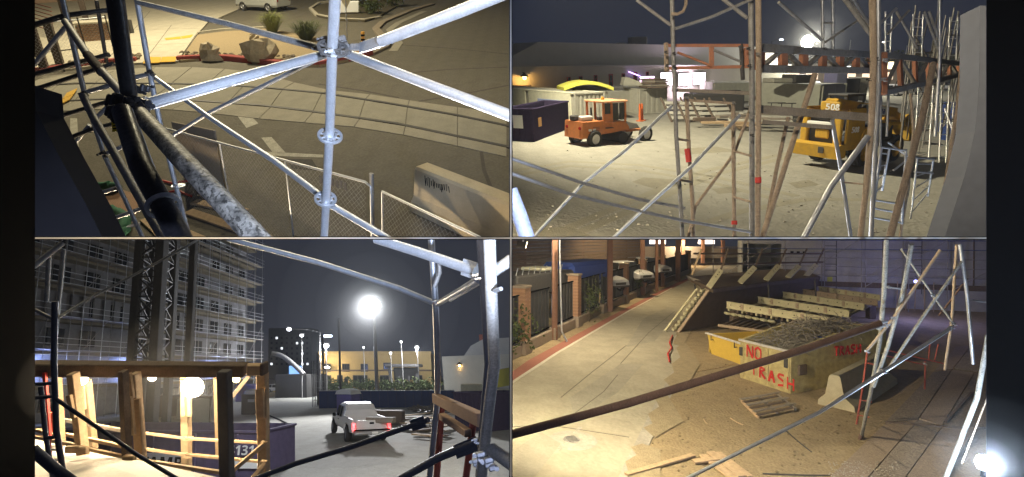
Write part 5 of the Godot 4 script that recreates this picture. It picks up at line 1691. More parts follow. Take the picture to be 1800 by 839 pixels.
# ================= site entrance (lower left) =================
func site_entrance():
	area(650, 4.8, 60, 894, 0, 422, -0.11)
	var dirt = stuff("site_dirt", Color(0.36, 0.345, 0.30), Color(0.285, 0.27, 0.235), 5.0, 0.95, 0.0, 0.4, 0.6, 0.03)
	quad(L(-140, 0, 8), L(12, 0, 8), L(12, 0, 330), L(-140, 0, 330))
	struct("ground_site", dirt)
	for q in [[480, 728, 560, 724, 560, 736, 470, 744], [500, 800, 640, 795, 700, 815, 560, 825], [720, 770, 800, 760, 830, 775, 740, 785]]:
		gpoly(q, 0.005)
		struct("ground_stain", stuff("site_stain", Color(0.27, 0.255, 0.22), Color(0.34, 0.325, 0.285), 2.0, 0.95, 0.0, 0.6, 0.6, 0.05))
	gpoly([478, 685, 536, 685, 538, 689, 470, 689], 0.006)
	struct("road_stripe", stuff("stripe_yellow", Color(0.5, 0.42, 0.12), Color(0.38, 0.33, 0.12), 1.0))
	tower_block()
	hoist_towers()
	timber_canopy()
	pickup()
	site_things()
	far_site()
	entrance_scaffold()

func tower_block():
	var T = Transform3D(Basis(-back, rise, Vector3.RIGHT), L(-45, 0, 30))   # x runs away from the viewer, z points to the street
	var conc = stuff("block_wall", Color(0.21, 0.205, 0.215), Color(0.165, 0.16, 0.17), 2.5, 0.85, 0.0, 0.4, 0.2)
	var slab = stuff("block_slab", Color(0.23, 0.195, 0.135), Color(0.175, 0.15, 0.105), 2.5, 0.85, 0.0, 0.4, 0.2)
	var o = thing("tower_block", "tall concrete block under construction wrapped in scaffold at the left of the site entrance", "building", L(-45, 0, 30))
	var l = 60.0
	var fh = 3.2
	box(T, Vector3(l / 2, 15, -8), Vector3(l, 30, 15.9))
	part("wall", conc, o)
	for f in range(1, 10):
		box(T, Vector3(l / 2, f * fh, 0.75), Vector3(l + 0.8, 0.34, 1.7), 0.03)
		part("floor_slab", slab, o)
	for f in 9:
		for i in 15:
			if (i * 7 + f * 3) % 11 == 0 or (i * 5 + f * f) % 7 == 0: continue
			var W = Transform3D(T.basis, T * Vector3(2.2 + i * 4.0, f * fh + 1.65, 0.02))
			box(W, Vector3.ZERO, Vector3(2.0, 1.7, 0.16), 0.03)
			var lit = f == 1 and i % 2 == 0 and i < 11
			var w = part("window", mats.dark_glass if not lit else glow("site_window", Color(0.62, 0.72, 1.0), 0.55), o)
			if w == null: continue
			box(W, Vector3(0, 0, 0.1), Vector3(0.1, 1.7, 0.06), 0.01)
			part("mullion", conc, w)
	# pale ribbed cladding on two floors
	for i in 26:
		box(T, Vector3(6 + i * 1.5, 3 * fh + 1.6, 0.12), Vector3(0.9, 2.6, 0.1), 0.02)
		part("cladding_panel", stuff("clad", Color(0.24, 0.235, 0.245), Color(0.2, 0.195, 0.2), 1.0), o)
	# scaffold in front of the facade
	var s = thing("facade_scaffold", "grid of thin scaffold tubes and plank decks in front of the tower block", "scaffold", T * Vector3(0, 0, 2.6))
	for i in 23:
		for z in [1.9, 3.1]:
			tube([T * Vector3(i * 2.7, 0, z), T * Vector3(i * 2.7, 29, z)], 0.035, 5, -1.0, false)
			part("standard", mats.galv_old if z < 2 else mats.galv, s)
	for f in range(1, 9):
		for y in [0.0, 0.55, 1.1]:
			tube([T * Vector3(0, f * fh + y + 0.25, 3.13), T * Vector3(l, f * fh + y + 0.25, 3.13)], 0.03, 5, -1.0, false)
			part("ledger", mats.galv, s)
		for k in 5:
			box(T, Vector3(l * (k + 0.5) / 5, f * fh + 0.18, 2.5), Vector3(l / 5 - 0.1, 0.08, 1.0), 0.02)
			part("plank_deck", mats.timber_grey, s)
	for i in 11:
		for f in range(0, 8, 2):
			tube([T * Vector3(i * 5.4, f * fh, 3.18), T * Vector3(i * 5.4 + 2.7 * (1 if i % 2 else 2), (f + 1.8) * fh, 3.18)], 0.028, 5, -1.0, false)
			part("brace", mats.galv_old, s)
	# interior work lights on the lit floor
	for i in [3, 9, 15, 24]:
		var p = T * Vector3(2.0 + i * 2.0, 5.4, 1.2)
		var lo = thing("site_tube_light", "cool tube light on the lit floor of the tower block, %s from the left" % {3: "first", 9: "second", 15: "third", 24: "fourth"}[i], "light", p, "tube lights in the tower block")
		box(Transform3D(T.basis, p), Vector3.ZERO, Vector3(1.6, 0.1, 0.1), 0.02)
		part("tube_light", glow("tube_cool", Color(0.7, 0.78, 1.0), 7.0), lo)
		box(Transform3D(T.basis, p), Vector3(0, 0.1, 0), Vector3(1.7, 0.06, 0.2), 0.01)
		part("housing", mats.white_paint, lo)
		omni(lo, p - rise * 0.25, Color(0.6, 0.7, 1.0), 26.0, 0.3)

func hoist_towers():
	var dk = stuff("tower_dark", Color(0.075, 0.072, 0.07), Color(0.055, 0.053, 0.052), 1.0, 0.8)
	var o = thing("shoring_tower", "dark latticed shoring tower with cross braces standing before the tower block", "shoring tower", G(275, 745))
	var legs = [[242, 33.0, 0.2], [267, 36.0, 0.17], [284, 33.0, 0.26], [308, 36.0, 0.2]]
	var tops = []
	for q in legs:
		var b0 = P(q[0], 655, q[1])
		var g0 = b0 - up * (b0.dot(up) + eye_h)
		box(fr(g0), Vector3(0, 9.5, 0), Vector3(q[2] * 2.2, 19, q[2] * 2.2), 0.03)
		part("leg", dk, o)
		tops.append(g0)
	for pr in [[0, 1], [2, 3], [1, 2], [0, 2]]:
		for k in 8:
			var a = tops[pr[0]] + rise * (4.2 + k * 1.35)
			var b = tops[pr[1]] + rise * (4.2 + (k + 1) * 1.35)
			var c = tops[pr[0]] + rise * (4.2 + (k + 1) * 1.35)
			var d = tops[pr[1]] + rise * (4.2 + k * 1.35)
			if pr[0] + pr[1] == 3 and k % 2: continue
			bar(a, b, 0.09, 0.09); part("brace", dk, o)
			bar(c, d, 0.09, 0.09); part("brace", dk, o)
			bar(c, b, 0.09, 0.09); part("strut", dk, o)
	var b1 = P(345, 640, 34.0)
	var g1 = b1 - up * (b1.dot(up) + eye_h)
	box(fr(g1), Vector3(0, 9.5, 0), Vector3(0.42, 19, 0.42), 0.04)
	solo("steel_column", dk, "single dark steel column right of the shoring tower", "column")

func wood(parent, called, x0, y0, d0, x1, y1, d1, w, t, m):
	bar(P(x0, y0, d0), P(x1, y1, d1), w, t, Vector3.RIGHT if absf(y1 - y0) > absf(x1 - x0) else Vector3.UP)
	part(called, m, parent)

func timber_canopy():
	var ti = mats.timber
	var o = thing("timber_canopy", "timber walkway canopy with a deep dark beam, posts and guard rails lit by bulbs", "canopy", P(260, 860, 9))
	# deep beam and its pale end
	bar(P(40, 648, 7.6), P(432, 650, 8.2), 0.19, 0.3, Vector3.UP); part("beam", mats.timber_dark, o)
	bar(P(432.5, 650, 7.9), P(459, 649.5, 8.0), 0.155, 0.22, Vector3.UP); part("beam_end", ti, o)
	bar(P(460, 648, 7.9), P(466, 648, 7.9), 0.19, 0.2, Vector3.UP); part("beam_end", mats.timber_dark, o)
	# posts: nailed together from several boards
	for q in [[127, 656, 150, 842, 7.2, 0.09, "a"], [236, 656, 249, 842, 7.4, 0.09, "b"], [460, 655, 463, 842, 8.2, 0.15, "c"], [325, 660, 327, 830, 9.6, 0.14, "d"], [149, 668, 161, 790, 10.0, 0.15, "e"], [381, 660, 385, 800, 10.0, 0.10, "f"], [98, 656, 108, 830, 8.0, 0.05, "g"]]:
		wood(o, "post", q[0], q[1], q[4], q[2], q[3], q[4] * 1.02, q[5], 0.14, ti)
	for q in [[120, 695, 128, 735, 7.1, 0.06], [226, 656, 232, 700, 7.3, 0.05], [222, 702, 232, 755, 7.25, 0.05], [240, 702, 246, 800, 7.3, 0.08], [228, 698, 234, 765, 7.15, 0.04], [455, 684, 457, 736, 8.05, 0.12], [466, 684, 467, 737, 8.1, 0.03], [320, 690, 321, 732, 9.4, 0.07], [331, 690, 332, 732, 9.4, 0.07], [144, 680, 147, 720, 9.8, 0.05]]:
		wood(o, "post_board", q[0], q[1], q[4], q[2], q[3], q[4], q[5], 0.05, ti)
	# dark steel post in front
	bar(P(393, 652, 6.6), P(398, 850, 6.7), 0.14, 0.14, Vector3.RIGHT); part("steel_post", stuff("post_grey", Color(0.10, 0.09, 0.085), Color(0.075, 0.07, 0.065), 0.5, 0.7), o)
	bar(P(215, 652, 7.0), P(222, 800, 7.1), 0.07, 0.12, Vector3.RIGHT); part("post", mats.timber_dark, o)
	# rails
	for q in [[108, 738, 9.0, 215, 757, 8.6, 0.06], [105, 762, 8.6, 215, 785, 8.2, 0.055], [240, 760, 8.6, 325, 771, 9.0, 0.04], [325, 771, 9.0, 460, 779, 8.6, 0.04], [240, 788, 8.4, 325, 800, 8.9, 0.045], [325, 799, 8.9, 460, 812, 8.5, 0.045], [136, 786, 7.0, 225, 805, 7.2, 0.045], [225, 806, 7.2, 400, 833, 6.8, 0.045], [140, 817, 6.8, 232, 842, 6.8, 0.045], [60, 768, 7.8, 130, 783, 7.2, 0.05], [62, 756, 7.9, 100, 766, 7.7, 0.04]]:
		wood(o, "guard_rail", q[0], q[1], q[2], q[3], q[4], q[5], q[6], 0.05, ti if q[1] > 738 else mats.timber_grey)
	wood(o, "brace", 405, 830, 7.6, 463, 781, 7.9, 0.06, 0.05, ti)
	wood(o, "brace", 440, 845, 7.6, 465, 815, 7.8, 0.06, 0.05, ti)
	wood(o, "brace", 405, 700, 9.6, 437, 660, 9.4, 0.07, 0.05, mats.timber_dark)
	for q in [[328, 772, 9.3, 0.2], [328, 802, 9.3, 0.14], [463, 781, 8.0, 0.1], [463, 815, 8.0, 0.12], [128, 790, 6.9, 0.2], [145, 792, 6.9, 0.12], [226, 806, 7.0, 0.16]]:
		box(Transform3D(Basis(), P(q[0], q[1], q[2])), Vector3.ZERO, Vector3(q[3], 0.09, 0.07), 0.01); part("cleat", ti, o)
	# platform deck lit from above
	var dk = [P(50, 768, 9.2), P(395, 842, 5.9), P(330, 870, 5.0), P(40, 870, 5.2)]
	quad(dk[0], dk[1], dk[2], dk[3])
	quad(dk[0], dk[1], dk[1] - rise * 0.12, dk[0] - rise * 0.12)
	quad(dk[3] - rise * 0.12, dk[2] - rise * 0.12, dk[1] - rise * 0.12, dk[0] - rise * 0.12)
	part("deck", stuff("deck_pale", Color(0.60, 0.55, 0.48), Color(0.52, 0.47, 0.40), 2.0, 0.8, 0.0, 0.4, 0.2, 0.02), o)
	# bulbs
	var k = 0
	for q in [[141, 667, 8.6, 0.10, 26.0, "leftmost bare bulb under the timber canopy"], [266, 664, 10.5, 0.075, 9.0, "small bare bulb between the two big ones under the canopy"], [337, 681, 8.6, 0.17, 34.0, "largest and brightest bulb hanging before the middle canopy post"], [414, 667, 10.5, 0.07, 7.0, "small yellowish bulb near the right end of the canopy"]]:
		var p = P(q[0], q[1], q[2])
		var b = thing("work_bulb", q[5], "light bulb", p, "bulbs under the timber canopy")
		lathe(fr(p), [Vector2(0.0, -q[3]), Vector2(q[3] * 0.5, -q[3] * 0.87), Vector2(q[3] * 0.87, -q[3] * 0.5), Vector2(q[3], 0.0), Vector2(q[3] * 0.87, q[3] * 0.5), Vector2(q[3] * 0.5, q[3] * 0.87), Vector2(q[3] * 0.25, q[3]), Vector2(0.0, q[3] * 1.05)], 32)
		part("bulb", glow("bulb%d" % k, Color(1.0, 0.93, 0.80) if k < 3 else Color(1.0, 0.85, 0.45), 22.0), b)
		lathe(fr(p), [Vector2(0.0, q[3] * 1.3), Vector2(q[3] * 0.3, q[3] * 1.3), Vector2(q[3] * 0.3, q[3]), Vector2(0.0, q[3])], 10)
		part("lamp_socket", mats.black, b)
		omni(b, p, Color(1.0, 0.90, 0.74), q[4] * 0.42, q[3] * 0.8)
		if k != 3: glare_fog("lamp_glare_fog", p, q[3] * 8.0, 0.006)
		k += 1
	tube(Ps([60, 655, 8.5, 141, 660, 8.5, 266, 659, 9.5, 337, 671, 8.5, 414, 662, 10, 440, 660, 9]), 0.008, 5)
	solo("lamp_cable", mats.black, "thin black cable strung under the canopy from bulb to bulb", "cable")

func pickup():
	var paint = stuff("truck_white", Color(0.66, 0.65, 0.63), Color(0.60, 0.59, 0.57), 2.0, 0.35, 0.0, 0.4, 0.0)
	var ga = G(611, 777)      # rear left wheel
	var gb = G(573, 752)      # front left wheel
	var gc = G(682, 768)      # rear right
	var T = fr2(ga, gb)
	var sx = (gb - ga).length() / 3.7
	sx = clampf(sx, 1.0, 1.25)
	var B = T.basis
	var side = B.z
	if side.dot(gc - ga) < 0: side = -side
	var w = 2.15
	# frame: x forward from the rear axle, z across (0 at the centre line)
	var X = Transform3D(Basis(B.x * sx, B.y, side) * 1.24, ga + side * (w / 2 - 0.1) * 1.24)
	var o = thing("pickup_truck", "white crew-cab pickup truck with lit tail lights driving away across the site", "pickup truck", ga)
	for s in [-1.0, 1.0]:
		prism(X, PackedVector2Array([Vector2(-1.24, 0.62), Vector2(-1.24, 1.18), Vector2(0.9, 1.18), Vector2(0.9, 0.5), Vector2(0.6, 0.5), Vector2(0.5, 0.85), Vector2(0.25, 1.0), Vector2(-0.25, 1.0), Vector2(-0.5, 0.85), Vector2(-0.6, 0.58)]), 0.96 * s, 1.05 * s)
		part("bed_side", paint, o)
	loft(X, [[0.92, 0.5, 1.1, 1.2, 1.0, 1.05, 1.0], [0.95, 0.5, 1.14, 1.6, 1.0, 1.05, 0.84], [1.15, 0.5, 1.15, 1.93, 1.0, 1.05, 0.8], [1.6, 0.5, 1.15, 1.97, 1.0, 1.05, 0.82], [2.3, 0.5, 1.15, 1.95, 1.0, 1.05, 0.82], [2.65, 0.5, 1.14, 1.82, 1.0, 1.05, 0.8], [3.15, 0.5, 1.13, 1.25, 1.0, 1.05, 0.95], [4.2, 0.52, 1.08, 1.16, 1.0, 1.02, 0.9], [4.5, 0.55, 0.95, 1.0, 0.95, 0.96, 0.84]])
	part("cab", paint, o)
	box(X, Vector3(-0.17, 0.68, 0), Vector3(2.12, 0.06, 1.9), 0.01)
	part("bed_liner", stuff("bed_liner", Color(0.10, 0.095, 0.095), Color(0.08, 0.075, 0.075), 0.6, 0.9), o)
	for s in [-1.0, 1.0]:
		box(X, Vector3(-0.15, 1.22, 0.97 * s), Vector3(2.1, 0.13, 0.14), 0.04); part("bed_rail", paint, o)
		quad(X * Vector3(1.25, 1.2, 1.055 * s), X * Vector3(1.75, 1.2, 1.055 * s), X * Vector3(1.75, 1.8, 0.9 * s), X * Vector3(1.3, 1.78, 0.9 * s)); part("window", mats.dark_glass, o)
		quad(X * Vector3(1.85, 1.2, 1.055 * s), X * Vector3(2.75, 1.2, 1.055 * s), X * Vector3(2.5, 1.78, 0.9 * s), X * Vector3(1.85, 1.8, 0.9 * s)); part("window", mats.dark_glass, o)
		box(X, Vector3(2.65, 1.22, 1.18 * s), Vector3(0.14, 0.2, 0.2), 0.04); part("mirror", mats.black, o)
		for x in [0.0, 3.7]:
			lathe(Transform3D(Basis(B.x, side * s, B.y), X * Vector3(x, 0.5, 1.0 * s)), [Vector2(0.0, 0.01), Vector2(0.54, 0.01), Vector2(0.55, 0.06), Vector2(0.5, 0.065)], 22); part("wheel_arch", mats.black, o)
			wheel(o, X * Vector3(x, 0.43, 0.98 * s), side * s, 0.53, 0.34, mats.rubber, stuff("rim_steel", Color(0.3, 0.3, 0.32), Color(0.2, 0.2, 0.22), 0.3, 0.4, 0.6))
		box(X, Vector3(-1.25, 0.92, 0.95 * s), Vector3(0.1, 0.38, 0.17), 0.03)
		part("tail_light", glow("tail_red", Color(1.0, 0.22, 0.25), 3.0), o)
		omni(o, X * Vector3(-1.45, 0.92, 0.95 * s), Color(1.0, 0.15, 0.12), 0.06, 0.1)
		box(X, Vector3(2.1, 1.02, 1.055 * s), Vector3(0.16, 0.05, 0.04), 0.01); part("door_handle", mats.black, o)
	quad(X * Vector3(0.985, 1.24, -0.82), X * Vector3(0.985, 1.24, 0.82), X * Vector3(1.1, 1.82, 0.72), X * Vector3(1.1, 1.82, -0.72))
	part("rear_window", mats.dark_glass, o)
	for z in [-0.35, -0.12]:
		box(X, Vector3(0.97, 1.52, z), Vector3(0.03, 0.14, 0.14), 0.02); part("interior_light", glow("dash_blue", Color(0.25, 0.3, 1.0), 2.0), o)
	quad(X * Vector3(3.12, 1.28, -0.86), X * Vector3(3.12, 1.28, 0.86), X * Vector3(2.7, 1.82, 0.74), X * Vector3(2.7, 1.82, -0.74))
	part("windscreen", mats.dark_glass, o)
	box(X, Vector3(-1.27, 0.98, 0), Vector3(0.05, 0.5, 1.66), 0.02); part("tailgate", paint, o)
	box(X, Vector3(-1.3, 1.08, 0), Vector3(0.03, 0.1, 0.24), 0.02); part("tailgate_handle", mats.black, o)
	box(X, Vector3(-1.36, 0.6, 0), Vector3(0.22, 0.2, 1.95), 0.05); part("bumper", stuff("bumper_grey", Color(0.45, 0.45, 0.45), Color(0.36, 0.36, 0.36), 0.6, 0.3, 0.4), o)
	box(X, Vector3(-1.34, 0.74, 0), Vector3(0.16, 0.06, 1.9), 0.02); part("step_pad", mats.black, o)
	box(X, Vector3(-1.48, 0.6, 0.1), Vector3(0.02, 0.15, 0.32), 0.01); part("number_plate", mats.white_paint, o)

func site_things():
	var purple = stuff("purple_box", Color(0.105, 0.085, 0.15), Color(0.075, 0.062, 0.11), 1.8, 0.7, 0.0, 0.4, 0.2, 0.03)
	# long purple roll-off behind the rails
	var a = G(92, 838)
	var b = G(456, 842)
	var ra = L(a.x, 0, 0).x
	var h0 = H(a, 742)
	var d = dumpster("long purple roll-off container behind the canopy guard rails", G(80, 836), G(454, 841), 3.5, H(G(454, 841), 760), purple, "roll_off_container")
	box(d[1], Vector3(d[2] * 0.54, 0.62, 0.12), Vector3(d[2] * 0.23, 0.85, 0.05), 0.02)
	part("banner", stuff("banner_grey", Color(0.5, 0.5, 0.52), Color(0.42, 0.42, 0.44), 1.0), d[0])
	letters(d[0], "STAMBA", Transform3D(d[1].basis, d[1] * Vector3(d[2] * 0.56, 0.6, 0.16)), 0.55, mats.black, true, "lettering")
	letters(d[0], "4131", Transform3D(d[1].basis, d[1] * Vector3(d[2] * 0.925, 1.2, 0.13)), 0.42, mats.white_paint, true, "number")
	box(d[1], Vector3(d[2] * 0.945, 0.62, 0.12), Vector3(1.1, 0.4, 0.04), 0.01)
	part("plate", mats.white_paint, d[0])
	# red pole, orange cones and ladder at the far left
	bar(P(77, 655, 7.5), P(86, 770, 7.6), 0.045, 0.045, Vector3.RIGHT)
	solo("red_pole", mats.red_paint, "bright red pole standing at the far left under the canopy", "pole")
	for q in [[88, 725, 92, 770], [108, 723, 104, 765]]:
		tube(Ps([q[0], q[1], 8.2, q[2], q[3], 8.2]), 0.03, 10, 0.055)
		solo("marker_cone", plain_mat("cone_red", Color(0.6, 0.1, 0.05), 0.6), "%s slim red marker cone at the far left behind the dark scaffold frame" % ("left" if q[0] < 100 else "right"), "cone", "red marker cones")
	# lumber and rebar between canopy and container
	for i in 5:
		bar(G(150, 770 - i * 6, 0.4 + i * 0.2), G(345, 752 - i * 5, 0.4 + i * 0.2), 0.3, 0.2)
		solo("timber_beam", mats.timber_grey, "%s grey timber beam of the heap seen through the canopy, from the front" % ["first", "second", "third", "fourth", "fifth"][i], "beam", "timber beams behind the canopy")
	for i in 4:
		bar(G(330, 776 - i * 8, 0.6), G(400, 750 - i * 8, 1.2), 0.2, 0.2)
		solo("slanted_plank", mats.timber_grey, "%s slanting plank between middle canopy post and dark steel post, from the front" % ["first", "second", "third", "fourth"][i], "plank", "slanting planks behind the canopy")
	var g = G(242, 762)
	box(fr2(g, G(305, 762)), Vector3(2.8, 1.4, -1), Vector3(5.6, 2.8, 2), 0.03)
	solo("brown_shed", stuff("shed_brown", Color(0.09, 0.075, 0.06), Color(0.065, 0.055, 0.045), 1.0), "plain dark brown site shed behind the canopy", "shed")
	g = G(307, 764)
	box(fr2(g, G(336, 763)), Vector3(1.2, 1.3, -1), Vector3(2.4, 2.6, 2), 0.03)
	solo("pale_cabinet", stuff("cabinet_pale", Color(0.3, 0.3, 0.25), Color(0.25, 0.25, 0.2), 1.0), "pale cabinet beside the brown shed behind the middle post", "cabinet")
	# generator and dark bin
	g = G(422, 730)
	var gt = fr2(g, G(452, 730))
	var o = thing("site_generator", "dark boxy generator wrapped in white sheeting by the right end of the canopy", "generator", g)
	box(gt, Vector3(1.1, 1.1, -0.9), Vector3(2.2, 2.1, 1.8), 0.06); part("body", mats.steel_dark, o)
	box(gt, Vector3(1.1, 1.5, 0.03), Vector3(0.7, 0.3, 0.05), 0.01); part("label_plate", mats.galv, o)
	rock(Transform3D(gt.basis, gt * Vector3(1.1, 2.15, -0.9)), Vector3(1.2, 0.35, 1.0), 21, 0.2); part("sheeting", mats.white_paint, o)
	g = G(434, 706)
	box(fr(g), Vector3(0, 1.3, 0), Vector3(3.0, 2.6, 2.0), 0.08)
	solo("portable_toilet", stuff("toilet_purple", Color(0.10, 0.085, 0.2), Color(0.08, 0.07, 0.16), 1.0), "purple portable toilet behind the generator", "toilet", "portable toilets")
	# portable toilet beyond the truck
	g = G(612, 722)
	var pt = fr(g, -0.3)
	var to = thing("portable_toilet", "violet portable toilet with a white roof standing behind the pickup", "toilet", g, "portable toilets")
	var th = H(g, 693)
	box(pt, Vector3(0, th / 2, 0), Vector3(2.1, th, 1.9), 0.06); part("cabin", stuff("toilet_violet", Color(0.16, 0.14, 0.38), Color(0.13, 0.11, 0.31), 1.0), to)
	prism(pt, PackedVector2Array([Vector2(-1.15, th), Vector2(-0.9, th + 0.45), Vector2(0, th + 0.65), Vector2(0.9, th + 0.45), Vector2(1.15, th)]), -1.05, 1.05); part("roof", mats.white_paint, to)
	box(pt, Vector3(0.1, th * 0.48, 0.97), Vector3(1.5, th * 0.88, 0.05), 0.02); part("door", stuff("toilet_violet", Color.WHITE, Color.WHITE), to)
	# blue hoarding
	var blue = stuff("hoarding_blue", Color(0.028, 0.05, 0.15), Color(0.022, 0.042, 0.125), 3.0, 0.8, 0.0, 0.4, 0.1)
	var ha = G(560, 718)
	var hb = G(800, 716)
	var ht = fr2(ha, hb)
	var hl = (hb - ha).length()
	var ho = thing("site_hoarding", "long blue hoarding across the site behind the pickup and debris", "fence", ha)
	var hh = H(hb, 687)
	for i in 16:
		box(ht, Vector3(hl * (i + 0.5) / 16, hh / 2, 0), Vector3(hl / 16 - 0.02, hh, 0.06), 0.01); part("panel", blue, ho)
		box(ht, Vector3(hl * i / 16, hh / 2, -0.1), Vector3(0.12, hh + 0.1, 0.1), 0.02); part("post", mats.timber_dark, ho)
	box(ht, Vector3(hl / 2, hh + 0.05, 0), Vector3(hl, 0.08, 0.14), 0.02); part("capping", mats.galv, ho)
	# timber beam on bearers, planks and debris right of the truck
	bar(G(645, 738, 1.5), G(692, 739, 1.5), 0.6, 0.35)
	solo("pale_beam", mats.timber_grey, "thick pale beam resting on dark bearers right of the truck cab", "beam")
	for q in [[648, 745], [688, 746]]:
		box(fr(G(q[0], q[1])), Vector3(0, 0.6, 0), Vector3(2.2, 1.2, 1.4), 0.1)
		solo("dark_bearer", mats.timber_dark, "%s dark bearer block under the thick pale beam" % ("left" if q[0] < 660 else "right"), "block", "bearers under the pale beam")
	for i in 22:
		var x = rng.randf_range(690, 770)
		var y = rng.randf_range(728, 765)
		bar(G(x, y, 0.15 + rng.randf() * 0.3), G(x + rng.randf_range(15, 60), y + rng.randf_range(-8, 6), 0.15 + rng.randf() * 0.4), rng.randf_range(0.2, 0.7), 0.1)
		solo("debris_plank", [mats.timber_grey, mats.timber_dark, mats.timber][i % 3], "loose %s plank in the debris heap between the pickup and the right scaffold" % ["grey", "dark", "pale"][i % 3], "plank", "loose debris planks")
	for i in 90:
		var x = rng.randf_range(732, 790)
		var p = G(x, rng.randf_range(716, 726), rng.randf_range(0.0, 1.6))
		tube([p, p + Vector3(rng.randf_range(-1.4, 1.4), rng.randf_range(-0.2, 0.5), rng.randf_range(-0.8, 0.8))], 0.05, 4)
	tag(solo("wire_heap", mats.steel_dark, "tangled dark heap of rods before the blue hoarding", "rods"), "", "", "", "stuff")
	# hose on the ground
	tube(Gs([470, 730, 490, 738, 506, 746, 508, 750, 498, 752, 480, 748, 466, 742], 0.05), 0.07, 7)
	solo("ground_hose", mats.rubber, "black hose looped on the ground right of the canopy", "hose")
	# purple dumpster and cream container at the right, below the hall
	var dk = stuff("purple_paint", Color.WHITE, Color.WHITE)
	dumpster("dark purple open dumpster at the right of the site entrance behind the orange frames", G(800, 752), G(850, 760), 5.5, H(G(800, 752), 690), dk)
	ribbed_box("cream container with a blue notice at the right edge of the site entrance", "storage_container", "container", G(862, 722), G(884, 735), 5, H(G(862, 722), 684), mats.cream_paint, mats.cream_paint, 4)
	ribbed_box("low pale container behind the dumpster at the site entrance", "storage_container", "container", G(812, 708), G(850, 708), 4, H(G(812, 708), 676), mats.cream_paint, mats.box_grey, 6)
	bar(P(863, 668, 60), P(905, 660, 60), 0.8, 2.0)
	solo("yellow_canopy", mats.tarp_yellow, "yellow canopy edge on the cream container at the site entrance", "canopy")

